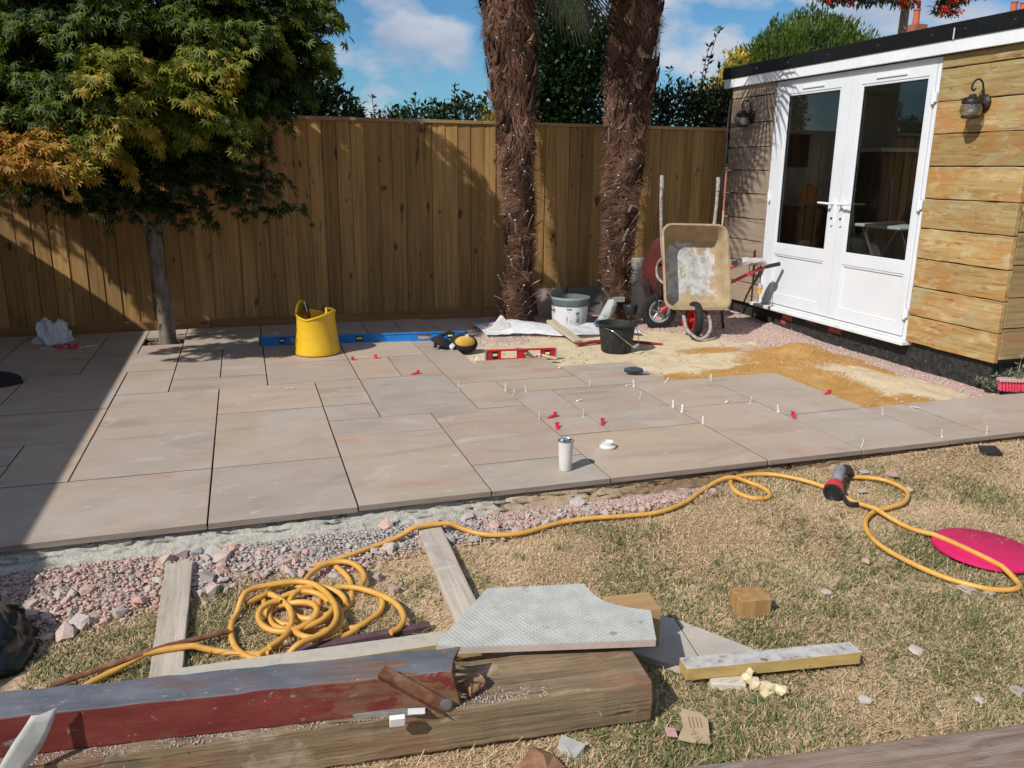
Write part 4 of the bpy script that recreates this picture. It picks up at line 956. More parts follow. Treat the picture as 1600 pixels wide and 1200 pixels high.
# wall lanterns
def lantern(y, z, label):
    t = thing('wall_lantern', label, 'lamp', (SX - .005, y, z), 0, 'wall lanterns either side of the doors')
    x0 = SX - .006
    mr = Matrix.Rotation(R(-90), 3, 'Y')
    MB().lathe([(.002, 0), (.062, 0), (.062, .012), (.05, .02), (.03, .032), (.002, .036)], 20, c=(x0, y, z + .005), m=mr).build('backplate', M['iron'], t, smooth=True)
    MB().tube(spline([(x0 - .03, y, z + .005), (x0 - .055, y, z + .02), (x0 - .07, y, z + .01)], 6), .014, 8).build('arm', M['iron'], t, smooth=True)
    hk = [(x0 - .02, y, z + .03), (x0 - .022, y, z + .10), (x0 - .04, y, z + .145), (x0 - .08, y, z + .16), (x0 - .115, y, z + .135), (x0 - .122, y, z + .10), (x0 - .105, y, z + .085), (x0 - .088, y, z + .098)]
    MB().tube(spline(hk, 6), .0065, 6).build('scroll', M['iron'], t, smooth=True)
    cx = x0 - .105; cz = z - .02
    MB().lathe([(.002, .085), (.02, .08), (.028, .065), (.058, .05), (.066, .036), (.066, .022), (.058, .022), (.002, .022)], 20, c=(cx, y, cz)).build('cap', M['iron'], t, smooth=True)
    for k in range(6):
        a = k / 6 * 6.283
        MB().lathe([(.001, 0), (.007, .002), (.008, .008), (.001, .013)], 8, c=(cx + .062 * math.cos(a), y + .062 * math.sin(a), cz + .046)).build('knob', M['iron'], t, smooth=True)
    loops = []
    for (r_, zz) in ((.056, .022), (.068, .005), (.072, -.02), (.066, -.045), (.052, -.062)):
        loops.append([(cx + (r_ * (1 + .025 * (k % 2))) * math.cos(k / 40 * 6.2832), y + (r_ * (1 + .025 * (k % 2))) * math.sin(k / 40 * 6.2832), cz + zz) for k in range(40)])
    MB().loft(loops, False, False).build('globe', M['lamp_glass'], t, smooth=True)
    MB().lathe([(.014, .02), (.02, -.01), (.022, -.03), (.012, -.045), (.001, -.05)], 12, c=(cx, y, cz), cap0=True).build('bulb', M['white_plain'], t, smooth=True)
    MB().lathe([(.052, -.060), (.058, -.062), (.058, -.074), (.03, -.08), (.001, -.08), (.001, -.07), (.045, -.068)], 20, c=(cx, y, cz), cap0=False, cap1=False).build('base_ring', M['iron'], t, smooth=True)
    MB().tube([(cx + .05, y + .0, cz - .07), (cx + .085, y, cz - .03), (x0 - .02, y, cz + .02)], .006, 6).build('bracket', M['iron'], t)
    return t
lantern(4.70, 1.90, 'brown iron wall lantern on the sunlit boards right of the doors')
lantern(7.50, 1.96, 'brown iron wall lantern on the shaded boards left of the doors')
# grey cable running down the corner of the building
cb = MB().tube(spline([(SX - .012, 7.90, 2.15), (SX - .02, 7.915, 1.9), (SX - .015, 7.91, 1.6), (SX - .03, 7.925, 1.3), (SX - .012, 7.905, 1.15)], 6), .008, 6).build('cable', plain('grey_cable', (.2, .2, .2), .6), None, smooth=True)
tag(cb, 'grey cable running down the back corner of the garden room', 'cable')

# ------------------------------------------------------------------ plants
def diamond_leaves(P, D, L, W, up=None, fold=.25):
    """folded diamond leaves: P base, D unit direction, L length, W half width"""
    n = len(P)
    if up is None: up = RNG.normal(0, .5, (n, 3)) + np.array([0, 0, 1.])
    S = np.cross(D, up); S /= np.linalg.norm(S, axis=1)[:, None] + 1e-9
    N = np.cross(S, D)
    mid = P + D * (L * .45)[:, None]
    a = mid + S * W[:, None] + N * (W * fold)[:, None]; b = mid - S * W[:, None] + N * (W * fold)[:, None]
    tip = P + D * L[:, None] - N * (L * .08)[:, None]
    V = np.stack([P, a, tip, b], 1).reshape(-1, 3)
    i = np.arange(n)[:, None] * 4
    T = np.concatenate([i + np.array([[0, 1, 2]]), i + np.array([[0, 2, 3]])])
    return V, T

def in_blobs(blobs, n, shell=.0):
    w = np.array([b[3] * b[4] * b[5] for b in blobs]) ** .7; w /= w.sum()
    k = RNG.choice(len(blobs), n, p=w)
    B = np.array(blobs)[k]
    d = RNG.normal(0, 1, (n, 3)); d /= np.linalg.norm(d, axis=1)[:, None]
    r = (shell + (1 - shell) * RNG.random(n)) ** .45
    # uneven surface
    r *= .82 + .36 * RNG.random(n)
    return B[:, :3] + d * r[:, None] * B[:, 3:6], d

def shrub(name, label, cat, blobs, n, size, mat, shoots=(), stems=5, wide=.42, group=None, lo=0, hi=1, stem_mat=None):
    base = np.array(blobs[0][:3])
    t = thing(name, label, cat, (float(base[0]), float(base[1]), -.08), 0, group)
    P, d = in_blobs(blobs, n, .35)
    D = d * .7 + RNG.normal(0, .55, (n, 3)) + np.array([0, 0, .35]); D /= np.linalg.norm(D, axis=1)[:, None]
    L = size * RNG.uniform(.6, 1.2, n); W = L * wide * .5
    V, T = diamond_leaves(P, D, L, W)
    tint = np.repeat(lo + (hi - lo) * RNG.random(n), 4)
    Vs, Ts, As = [V], [T], [tint]; off = len(V)
    st = MB()
    for (x, y, z0, z1, lean, nl) in shoots:
        pts = spline([(x, y, z0), (x + lean * .4, y + random.uniform(-.05, .05), (z0 + z1) / 2), (x + lean, y, z1)], 6)
        st.tube(pts, [.010 * (1 - .75 * k / (len(pts) - 1)) for k in range(len(pts))], 5)
        k = RNG.random(nl)
        A_ = np.array([tuple(p) for p in pts]); q = k * (len(A_) - 1); i0 = q.astype(int).clip(0, len(A_) - 2); fr_ = (q - i0)[:, None]
        Pp = A_[i0] * (1 - fr_) + A_[i0 + 1] * fr_
        az = RNG.random(nl) * 6.283
        Dd = np.stack([np.cos(az), np.sin(az), RNG.uniform(.2, 1.2, nl)], -1); Dd /= np.linalg.norm(Dd, axis=1)[:, None]
        Ll = size * RNG.uniform(.8, 1.35, nl)
        v2, t2 = diamond_leaves(Pp, Dd, Ll, Ll * wide * .45)
        Vs.append(v2); Ts.append(t2 + off); off += len(v2); As.append(np.repeat(lo + (hi - lo) * RNG.random(nl), 4))
    fast('foliage', np.concatenate(Vs), np.concatenate(Ts), mat, t, np.concatenate(As))
    for k in range(stems):
        b = blobs[random.randrange(len(blobs))]
        st.tube(spline([(base[0] + random.uniform(-.15, .15), base[1] + random.uniform(-.1, .1), -.1), ((base[0] + b[0]) / 2 + random.uniform(-.1, .1), (base[1] + b[1]) / 2, b[2] * .55), (b[0], b[1], b[2])], 5), [.03 - .0022 * j for j in range(11)], 6)
    if st.v: st.build('stems', stem_mat or M['bark'], t)
    return t
M['bark'] = surf('bark', [(.3, (.075, .06, .045)), (.5, (.15, .125, .10)), (.75, (.22, .19, .155))], (22, 22, 7), 7, .9, .7, .012, layers=[((12, 12, 9), .6, .72, (.10, .12, .06))])
M['laurel'] = leaf_mat('laurel_leaf', [(0, (.010, .025, .010)), (.6, (.028, .052, .02)), (1, (.055, .085, .032))], .15, .32)
M['ivy'] = leaf_mat('ivy_leaf', [(0, (.008, .024, .008)), (.6, (.02, .05, .015)), (1, (.045, .085, .025))], .18, .4)
M['yellow_leaf'] = leaf_mat('yellow_leaf', [(0, (.25, .2, .02)), (.5, (.48, .36, .03)), (1, (.6, .42, .05))], .35, .5)
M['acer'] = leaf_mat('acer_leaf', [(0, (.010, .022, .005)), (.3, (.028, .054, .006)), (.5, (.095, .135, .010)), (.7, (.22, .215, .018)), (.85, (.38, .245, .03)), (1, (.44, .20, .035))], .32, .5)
M['conifer'] = leaf_mat('conifer_spray', [(0, (.03, .06, .008)), (.5, (.085, .14, .015)), (1, (.16, .20, .025))], .3, .6)
M['rowan'] = leaf_mat('rowan_leaf', [(0, (.012, .03, .012)), (1, (.05, .085, .03))], .2, .45)
M['frond'] = leaf_mat('palm_frond', [(0, (.012, .03, .010)), (.6, (.03, .06, .018)), (1, (.07, .10, .03))], .2, .35)
M['berry'] = plain('red_berry', (.5, .03, .015), .35, var=.25)

# Japanese maple (acer) by the fence
acer = thing('maple_tree', 'green japanese maple turning yellow and orange, on a slim grey trunk', 'tree', (-.67, 7.33, 0))
TR = spline([(-.67, 7.33, -.06), (-.675, 7.33, .25), (-.70, 7.32, .6), (-.70, 7.3, .9)], 8)
tk = MB(); loops = []
for i, p in enumerate(TR):
    t_ = i / (len(TR) - 1); r_ = .066 - .012 * t_ + .02 * max(0, 1 - t_ * 9)
    loops.append([p + Vector((r_ * (1 + .12 * math.sin(3 * a + 2 * t_) + .06 * math.sin(7 * a + 9 * t_)) * math.cos(a), r_ * (1 + .12 * math.sin(3 * a + 2 * t_)) * math.sin(a), 0)) for a in [k / 18 * 6.2832 for k in range(18)]])
tk.loft(loops); tk.build('trunk', M['bark'], acer, smooth=True)
PADS = [  # x, y, z, radius, tint centre, leaves
 (-1.55, 6.0, 1.68, .27, .95, 420), (-1.3, 5.95, 1.52, .27, .93, 420), (-1.12, 6.05, 1.62, .2, .9, 220), (-.93, 6.1, 1.58, .24, .72, 300), (-1.08, 6.0, 1.50, .2, .78, 240), (-.72, 6.1, 1.72, .22, .7, 260), (-1.75, 6.1, 1.5, .25, .85, 220),
 (-1.35, 6.3, 2.02, .32, .42, 420), (-1.0, 6.2, 1.98, .3, .38, 380), (-.72, 6.15, 2.12, .28, .62, 380), (-.42, 6.25, 1.98, .3, .6, 380), (-.2, 6.3, 2.16, .3, .64, 360), (-.45, 6.35, 1.78, .24, .5, 260), (-.1, 6.4, 1.82, .28, .5, 300), (-.85, 6.2, 1.82, .25, .4, 260), (-1.25, 6.2, 1.82, .22, .4, 240),
 (-1.5, 6.6, 2.42, .36, .4, 420), (-1.1, 6.4, 2.35, .34, .36, 420), (-.7, 6.4, 2.48, .34, .36, 420), (-.3, 6.45, 2.45, .34, .42, 420), (.05, 6.55, 2.42, .32, .5, 420), (.32, 6.75, 2.5, .32, .42, 420), (.5, 6.95, 2.36, .28, .34, 360), (.28, 6.85, 2.15, .28, .3, 320), (.12, 6.8, 1.95, .26, .32, 260),
 (-1.7, 6.9, 2.2, .36, .35, 360), (-1.55, 6.9, 1.9, .32, .3, 300), (-1.2, 6.9, 1.55, .3, .2, 260), (-.9, 7.0, 1.35, .26, .15, 160), (-.2, 7.0, 1.45, .28, .15, 180), (.15, 7.1, 1.4, .26, .15, 70), (-.05, 7.1, 1.75, .3, .2, 240), (-.45, 7.0, 1.6, .3, .15, 240), (-1.35, 7.1, 1.3, .22, .2, 110), (.3, 7.2, 1.15, .2, .2, 26), (-.1, 7.15, 1.2, .2, .15, 40), (-.75, 7.05, 1.2, .26, .1, 60), (-.45, 7.05, 1.15, .24, .1, 50), (-1.05, 6.95, 1.22, .24, .1, 80), (-.6, 6.9, 1.38, .3, .12, 160), (.05, 7.0, 1.3, .24, .1, 50), (-1.3, 6.8, 1.42, .28, .2, 220),
 (-1.3, 6.7, 2.8, .42, .4, 480), (-.8, 6.6, 2.85, .42, .4, 480), (-.3, 6.65, 2.85, .42, .42, 480), (.15, 6.8, 2.82, .4, .42, 460), (.55, 7.0, 2.68, .34, .38, 400), (-1.0, 7.0, 3.1, .42, .4, 420), (-.5, 7.0, 3.2, .42, .4, 420), (0, 7.05, 3.1, .4, .4, 400), (.45, 7.15, 2.95, .34, .4, 360), (-1.6, 7.1, 2.75, .4, .4, 380), (-1.95, 6.8, 2.45, .36, .4, 320), (-2.0, 6.6, 2.1, .34, .45, 300),
 (-2.15, 7.15, 2.05, .32, .25, 330), (-2.4, 7.15, 2.3, .36, .3, 380), (-2.65, 7.15, 2.5, .36, .3, 380), (-2.95, 7.15, 2.75, .36, .3, 380), (-2.35, 7.0, 2.7, .42, .35, 420), (-2.7, 7.0, 2.95, .42, .35, 420), (-2.1, 7.05, 3.0, .42, .35, 420), (-1.85, 7.2, 1.75, .28, .2, 260), (-1.6, 7.25, 1.55, .26, .15, 240), (-1.35, 7.25, 1.5, .26, .12, 240), (-1.1, 7.25, 1.55, .28, .12, 240), (-3.1, 7.2, 3.0, .36, .3, 340)]
PP, DD, LL, AA = [], [], [], []
for (x, y, z, r_, tc_, n_) in PADS:
    n_ = int(n_ * 1.4)
    a = RNG.random(n_) * 6.283; q = np.sqrt(RNG.random(n_)) * r_ * (1 + .25 * np.sin(3 * a + x * 7) + .15 * np.sin(5 * a + y * 9))
    zz = z - .55 * (q ** 2) / r_ + RNG.normal(0, .028, n_) + .04 * np.sin(q * 30 + x * 5)
    PP.append(np.stack([x + q * np.cos(a), y + q * np.sin(a), zz], -1))
    d = np.stack([np.cos(a), np.sin(a), -.35 - .8 * q / r_], -1) + RNG.normal(0, .45, (n_, 3))
    DD.append(d); LL.append(RNG.uniform(.042, .075, n_))
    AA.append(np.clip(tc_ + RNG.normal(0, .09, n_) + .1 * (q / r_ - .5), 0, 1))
n_ = 15000  # leaves inside the crown; dark tints put its inner shade into the colour
B, d = in_blobs([(-.6, 6.95, 2.35, 1.25, .62, .65), (-1.2, 6.8, 2.0, .75, .55, .45), (.1, 6.95, 2.3, .55, .5, .55), (-.7, 7.1, 1.75, 1.0, .5, .35)], n_)
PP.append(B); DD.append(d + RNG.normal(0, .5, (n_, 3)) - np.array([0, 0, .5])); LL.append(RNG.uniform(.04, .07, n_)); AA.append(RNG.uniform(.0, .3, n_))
P = np.concatenate(PP); D = np.concatenate(DD); L = np.concatenate(LL); A = np.concatenate(AA)
D /= np.linalg.norm(D, axis=1)[:, None]
n = len(P)
U = RNG.normal(0, .45, (n, 3)) + np.array([0, -.1, 1.])
S_ = np.cross(D, U); S_ /= np.linalg.norm(S_, axis=1)[:, None]; N_ = np.cross(S_, D)
Vl = []
for ang, ll in ((-118, .5), (-74, .8), (-36, .95), (0, 1.0), (36, .95), (74, .8), (118, .5)):
    a = R(ang); dirv = D * math.cos(a) + S_ * math.sin(a); sd = -D * math.sin(a) + S_ * math.cos(a)
    c0 = P + dirv * (L * .02)[:, None]
    mid = P + dirv * (L * ll * .4)[:, None]
    tip = P + dirv * (L * ll)[:, None] - N_ * (L * ll * .28)[:, None]
    w = (L * .115)[:, None]
    Vl += [c0, mid + sd * w, tip, mid - sd * w]
V = np.stack(Vl, 1).reshape(-1, 3)
i = np.arange(n * 7)[:, None] * 4
T = np.concatenate([i + np.array([[0, 1, 2]]), i + np.array([[0, 2, 3]])])
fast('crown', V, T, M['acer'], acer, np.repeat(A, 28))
br = MB()
forks = [Vector((-.70, 7.3, .86)), Vector((-.86, 7.2, 1.15)), Vector((-.55, 7.25, 1.15)), Vector((-.7, 7.1, 1.45)), Vector((-1.15, 6.95, 1.5)), Vector((-.25, 7.1, 1.6)), Vector((-.65, 6.9, 2.0)), Vector((.05, 6.95, 2.0))]
for a, b, r0, r1 in ((0, 1, .045, .034), (0, 2, .045, .036), (1, 3, .03, .024), (1, 4, .03, .022), (2, 5, .032, .024), (3, 6, .022, .016), (5, 7, .022, .015)):
    p, q = forks[a], forks[b]; m_ = (p + q) / 2 + Vector((random.uniform(-.03, .03), random.uniform(-.03, .03), .02))
    pts = spline([p, m_, q], 6); br.tube(pts, [r0 + (r1 - r0) * k / (len(pts) - 1) for k in range(len(pts))], 8)
for pd in PADS:
    q = Vector(pd[:3]) - Vector((0, 0, .03))
    f_ = min(forks[1:], key=lambda v: (v - q).length)
    m_ = f_ * .5 + q * .5 + Vector((random.uniform(-.06, .06), random.uniform(-.06, .06), -.05 + random.uniform(-.04, .06)))
    pts = spline([f_, m_, q], 6)
    br.tube(pts, [.016 - .012 * k / (len(pts) - 1) for k in range(len(pts))], 5)
    for k in range(4):
        e = q + Vector((random.uniform(-1, 1) * pd[3], random.uniform(-1, 1) * pd[3], -.03))
        br.tube([pts[-4], (pts[-4] + e) / 2 + Vector((0, 0, .02)), e], [.005, .004, .002], 4)
br.build('branches', M['bark'], acer, smooth=True)

# soil pocket round the maple's trunk
sp = MB()
for k in range(26):
    sp.rock((random.uniform(-.845, -.555), random.uniform(7.2, 7.48), -.028), (.02, .02, .014))
so = sp.build('soil', M['earth']); so['kind'] = 'stuff'; tag(so, 'dark crumbly soil in the square gap around the maple trunk', 'soil', kind='stuff')

# two hairy palms
M['fibre'] = leaf_mat('palm_fibre', [(0, (.022, .012, .008)), (.4, (.10, .048, .030)), (.7, (.20, .10, .064)), (1, (.36, .23, .165))], .15, .85)
M['palm_core'] = surf('palm_trunk_mat', [(.3, (.03, .017, .012)), (.5, (.085, .045, .03)), (.75, (.15, .085, .058))], (26, 26, 42), 7, .95, .9, .02)
M['stub'] = surf('palm_stub', [(.3, (.12, .09, .07)), (.6, (.26, .2, .16)), (.8, (.4, .35, .3))], 40, 5, .8, .4, .003, rnd=.25)
M['stub_end'] = plain('stub_cut_end', (.55, .52, .46), .8)
def stub_mesh(seed, ln):
    r_ = random.Random(seed); mb = MB(); loops = []
    for k in range(5):
        t_ = k / 4; w = .015 * (1 - .35 * t_); h = .006 * (1 - .2 * t_)
        zc = .02 * math.sin(t_ * 1.4)
        loops.append([(t_ * ln, w * math.cos(a), zc + h * math.sin(a)) for a in [j / 6 * 6.283 for j in range(6)]])
    mb.loft(loops)
    me = bpy.data.meshes.new('leaf_stub'); me.from_pydata(mb.v, [], mb.f); me.materials.append(M['stub']); me.materials.append(M['stub_end']); me.update()
    me.polygons[-1].material_index = 1
    return me
STUBS = [stub_mesh(k, ln) for k, ln in enumerate((.045, .06, .08, .12, .15))]
def frond(parent, base, az, el, pet, fan, droop, nseg=30):
    dirv = Vector((math.cos(az) * math.cos(el), math.sin(az) * math.cos(el), math.sin(el)))
    side = Vector((-math.sin(az), math.cos(az), 0)); upv = side.cross(dirv) * -1
    if upv.z < 0: upv = -upv
    hub = Vector(base) + dirv * pet + Vector((0, 0, -pet * .12))
    V, T, A = [], [], []
    pts = [Vector(base), Vector(base) + dirv * pet * .5 + Vector((0, 0, .02)), hub]
    pm = MB().tube(pts, [.012, .008, .006], 4)
    for q in pm.v: V.append(q); A.append(.9)
    for f_ in pm.f:
        for k in range(1, len(f_) - 1): T.append((f_[0], f_[k], f_[k + 1]))
    for k in range(nseg):
        a = R(-150 + 300 * k / (nseg - 1)); ln = fan * (1 - .25 * abs(a) / R(150)) * random.uniform(.9, 1.05)
        d_ = dirv * math.cos(a) + side * math.sin(a)
        w = upv.cross(d_).normalized() * .014
        p1 = hub + d_ * ln * .45 + upv * .02; p2 = hub + d_ * ln * .78 + Vector((0, 0, -droop * ln * .12)); p3 = hub + d_ * ln * .97 + Vector((0, 0, -droop * ln * .38))
        o = len(V); tv = random.random()
        for q in (hub, p1 + w, p1 - w, p2 + w * .7, p2 - w * .7, p3): V.append(tuple(q)); A.append(tv)
        T += [(o, o + 1, o + 2), (o + 1, o + 3, o + 4), (o + 1, o + 4, o + 2), (o + 3, o + 5, o + 4)]
    return fast('frond', V, T, M['frond'], parent, A)
def palm(label, ctr, rad, seed, extra):
    base = ctr[0]
    t = thing('palm_tree', label, 'palm', base)
    CZ = [c[2] for c in ctr]
    def axis(z): return np.interp(z, CZ, [c[0] for c in ctr]), np.interp(z, CZ, [c[1] for c in ctr])
    RZ = [r_[0] for r_ in rad]
    def rr_(z): return np.interp(z, RZ, [r_[1] for r_ in rad])
    zs = np.arange(-.1, CZ[-1], .02); NS = 40
    TH = np.arange(NS) / NS * 2 * np.pi
    Z, H = np.meshgrid(zs, TH, indexing='ij')
    lump = .5 * (vnoise(H * 2.2 + seed * 9, Z * 9) - .5) + .5 * (vnoise(np.cos(H) * 6 + seed, Z * 22 + np.sin(H) * 6) - .5)
    RR = rr_(Z) * .84 * (1 + .42 * lump)
    ax, ay = axis(Z)
    V = np.stack([ax + RR * np.cos(H), ay + RR * np.sin(H), Z], -1).reshape(-1, 3)
    I = np.arange(len(zs) * NS).reshape(len(zs), NS); J = np.roll(I, -1, 1)
    a_, b_, c_, d_ = I[:-1].ravel(), J[:-1].ravel(), J[1:].ravel(), I[1:].ravel()
    fast('trunk', V, np.concatenate([np.stack([a_, b_, c_], -1), np.stack([a_, c_, d_], -1)]), M['palm_core'], t, smooth=True)
    # fibres
    n = 21000
    z = RNG.uniform(-.04, CZ[-1], n); h = RNG.random(n) * 6.283
    clump = vnoise(h * 2 + seed * 5, z * 7); clump2 = vnoise(h * 3.1 - seed, z * 13)
    r_ = rr_(z) * (.78 + .3 * clump)
    ax, ay = axis(z)
    er = np.stack([np.cos(h), np.sin(h), np.zeros(n)], -1); et = np.stack([-np.sin(h), np.cos(h), np.zeros(n)], -1); ez = np.array([0, 0, 1.])
    B0 = np.stack([ax, ay, z], -1) + er * r_[:, None]
    wrap = clamp(1 - (z - 1.1) / .7)[:, None]          # lower down the fibre wraps round, higher up it hangs
    sgn = np.sign(vnoise(h * 1.3 + 4, z * 5 + seed) - .5)[:, None]
    d1 = et * sgn * (.25 + .75 * wrap) + ez * (-.75 * (1 - wrap) + RNG.normal(0, .28, (n, 1)) - .12) + er * (.1 + .4 * RNG.random((n, 1)) ** 3) + RNG.normal(0, .2, (n, 3))
    d1 /= np.linalg.norm(d1, axis=1)[:, None]
    L = RNG.uniform(.05, .15, n)[:, None]
    B1 = B0 + d1 * L * .5
    B2 = B1 + (d1 * .8 + ez * -.25 - er * .12 + RNG.normal(0, .2, (n, 3))) * L * .5
    w = np.cross(d1, er); w /= np.linalg.norm(w, axis=1)[:, None] + 1e-9; w *= RNG.uniform(.0011, .0026, n)[:, None]
    V = np.stack([B0 - w, B0 + w, B1 - w, B1 + w, B2], 1).reshape(-1, 3)
    i = np.arange(n)[:, None] * 5
    T = np.concatenate([i + np.array([[0, 1, 3]]), i + np.array([[0, 3, 2]]), i + np.array([[2, 3, 4]])])
    tv = np.clip(.15 + .75 * clump2 + RNG.normal(0, .14, n), 0, 1)
    fast('fibre', V, T, M['fibre'], t, np.repeat(tv, 5))['kind'] = 'stuff'
    # ragged old leaf bases hugging the trunk
    Vs, Ts, As = [], [], []; off = 0
    for k in range(230):
        z0 = .25 + (CZ[-1] - .5) * (k + random.random()) / 230; th0 = random.uniform(0, 6.283)
        big = min(1., max(.25, (z0 - .6) / 1.2)); wd = random.uniform(.10, .24) * (.6 + .5 * big); ln = random.uniform(.10, .26) * (.5 + .6 * big)
        skew = random.choice((-1, 1)) * random.uniform(.2, .9); flare = random.uniform(.01, .05) * big; tn = random.random() ** 1.3 * .98
        for i_ in range(5):
            for j_ in range(5):
                u_, v_ = i_ / 4 - .5, j_ / 4
                zz = z0 + ln * v_ * (1 - .5 * abs(u_) * 2 * v_) - .04 * abs(u_); a_ = th0 + (u_ * wd * (1 - .7 * v_) + skew * ln * v_ * .6) / .2
                r2 = float(rr_(zz)) * (.93 + .05 * random.random()) + flare * v_ ** 2
                x_, y_ = axis(zz)
                Vs.append((float(x_) + r2 * math.cos(a_), float(y_) + r2 * math.sin(a_), zz)); As.append(min(1, max(0, tn + random.uniform(-.1, .1))))
        for i_ in range(4):
            for j_ in range(4):
                q = off + i_ * 5 + j_
                Ts += [(q, q + 5, q + 6), (q, q + 6, q + 1)]
        off += 25
    fast('leaf_bases', Vs, Ts, M['fibre'], t, As)['kind'] = 'stuff'
    # cut leaf stalks
    for k in range(105):
        z_ = .02 + (CZ[-1] - .4) * ((k + random.random()) / 105); th = R(-95 - 175 * .5 + random.uniform(-15, 15) + (k * 137.5) % 215 - 20)
        low = z_ < .95
        me = STUBS[random.choice((2, 3, 4, 4)) if low and random.random() < .75 else random.choice((0, 0, 1, 2))]
        o = bpy.data.objects.new('leaf_stub', me); COL.objects.link(o); o.parent = t; o.matrix_parent_inverse = root_matrix(t).inverted()
        ax, ay = axis(z_); r0 = float(rr_(z_)) * .9
        el = random.uniform(.3, 1.1) if low else random.uniform(.1, .9)
        o.location = (float(ax) + r0 * math.cos(th), float(ay) + r0 * math.sin(th), z_)
        o.rotation_euler = (random.uniform(-.5, .5), -el, th + random.uniform(-.4, .4))
        s_ = random.uniform(.75, 1.15); o.scale = (s_, s_, s_)
    top = (ctr[-1][0], ctr[-1][1], CZ[-1] - .05)
    for k in range(18):
        az = k * 2.39996 + seed; el = R(78 - 50 * (k / 17) + random.uniform(-6, 6))
        frond(t, (top[0], top[1], top[2] - .15 + .2 * (1 - k / 17)), az, el, random.uniform(.45, .7), random.uniform(.5, .62), random.uniform(.4, .8), 26)
    for e in extra: frond(t, *e)
    return t
palm('left of two hairy palm trunks, leaning slightly left in front of the fence',
     [(2.467, 7.47, -.05), (2.475, 7.46, .4), (2.48, 7.45, .93), (2.432, 7.45, 1.79), (2.336, 7.45, 2.86), (2.26, 7.45, 3.9)],
     [(-.1, .165), (.12, .135), (.5, .125), (.93, .128), (1.4, .142), (1.79, .168), (2.4, .218), (2.86, .24), (3.95, .24)], 1.0,
     [((2.5, 7.4, 3.5), R(2), R(-58), .45, .62, .4, 40), ((2.6, 7.3, 3.55), R(-14), R(-64), .45, .62, .4, 40), ((2.7, 7.45, 3.5), R(8), R(-62), .4, .62, .4, 40), ((2.42, 7.35, 3.62), R(-8), R(-42), .55, .62, .5, 34), ((2.45, 7.25, 3.6), R(-25), R(-52), .5, .6, .5, 34), ((2.45, 7.5, 3.65), R(12), R(-40), .75, .6, .5, 34)] + [((2.35, 7.3, 3.75), R(-100 + 12 * k_), R((-4, 14, 2, 22, -2, 12)[k_]), (.85, 1.0, .7, .9, .95, .75)[k_], .62, .7, 30) for k_ in range(6)])
palm('right of two hairy palm trunks, beside the upended wheelbarrow',
     [(3.514, 7.45, -.05), (3.505, 7.45, .4), (3.512, 7.45, .92), (3.549, 7.45, 1.82), (3.575, 7.45, 2.94), (3.6, 7.45, 4.0)],
     [(-.1, .15), (.12, .125), (.5, .128), (.92, .142), (1.4, .17), (1.82, .202), (2.5, .24), (2.94, .256), (4.0, .25)], 4.2,
     [((3.42, 7.3, 3.6), R(190), R(-50), .5, .6, .5, 34), ((3.42, 7.4, 3.65), R(170), R(-38), .5, .6, .5, 34), ((3.7, 7.2, 3.7), R(-60), R(-30), .5, .6, .8, 30), ((3.75, 7.1, 3.7), R(-95), R(-25), .55, .6, .8, 30)])

# plants beyond the fence
shrub('laurel_bush', 'dark laurel bush rising behind the fence right of the maple', 'shrub',
      [(.1, 8.75, 1.9, .7, .45, .55), (.55, 8.75, 2.05, .34, .35, .34), (.76, 8.8, 2.1, .22, .3, .34), (.98, 8.8, 1.9, .24, .3, .3), (-.3, 8.8, 2.1, .7, .45, .6), (.4, 8.8, 2.15, .22, .3, .28), (1.12, 8.8, 1.8, .18, .3, .22), (-1.2, 8.9, 2.1, .8, .5, .7)], 15000, .075, M['laurel'],
      [(.45, 8.7, 1.9, 2.45, .03, 40), (.8, 8.75, 1.9, 2.42, -.02, 40), (.95, 8.75, 1.8, 2.2, .05, 34), (1.15, 8.75, 1.7, 2.02, .04, 30), (.65, 8.75, 1.9, 2.33, .02, 30)], wide=.5)
shrub('laurel_shoots', 'row of thin laurel shoots showing above the fence left of the palms', 'shrub',
      [(1.8, 8.7, 1.75, .5, .3, .3), (2.25, 8.7, 1.85, .35, .3, .28), (1.5, 8.7, 1.72, .22, .3, .25)], 3600, .065, M['laurel'],
      [(1.36, 8.65, 1.7, 2.12, -.05, 26), (1.5, 8.65, 1.7, 2.03, .02, 24), (1.62, 8.65, 1.7, 2.02, .03, 28), (1.75, 8.65, 1.7, 2.14, .0, 34), (1.88, 8.65, 1.7, 2.1, .05, 34), (2.02, 8.65, 1.7, 2.1, -.02, 30), (2.12, 8.65, 1.7, 2.28, .05, 36), (2.28, 8.65, 1.7, 2.2, .02, 40), (2.4, 8.65, 1.7, 2.14, .05, 36), (2.5, 8.65, 1.7, 2.22, .0, 36)], wide=.5)
shrub('golden_shrub', 'small golden yellow shrub above the fence beside the left palm', 'shrub', [(2.55, 8.5, 1.75, .17, .2, .22), (2.48, 8.5, 1.9, .1, .12, .1)], 420, .06, M['yellow_leaf'], wide=.6)
shrub('ivy_tree', 'dark ivy-clad tree filling the gap between the palms', 'tree',
      [(3.7, 9.6, 1.8, .6, .6, .9), (3.65, 9.6, 2.5, .55, .5, .6), (3.9, 9.7, 2.8, .5, .5, .5), (3.55, 9.7, 2.95, .4, .4, .45), (4.2, 9.7, 2.2, .5, .5, .7), (3.3, 9.6, 2.1, .4, .4, .6)], 26000, .062, M['ivy'], wide=.8, stems=9)
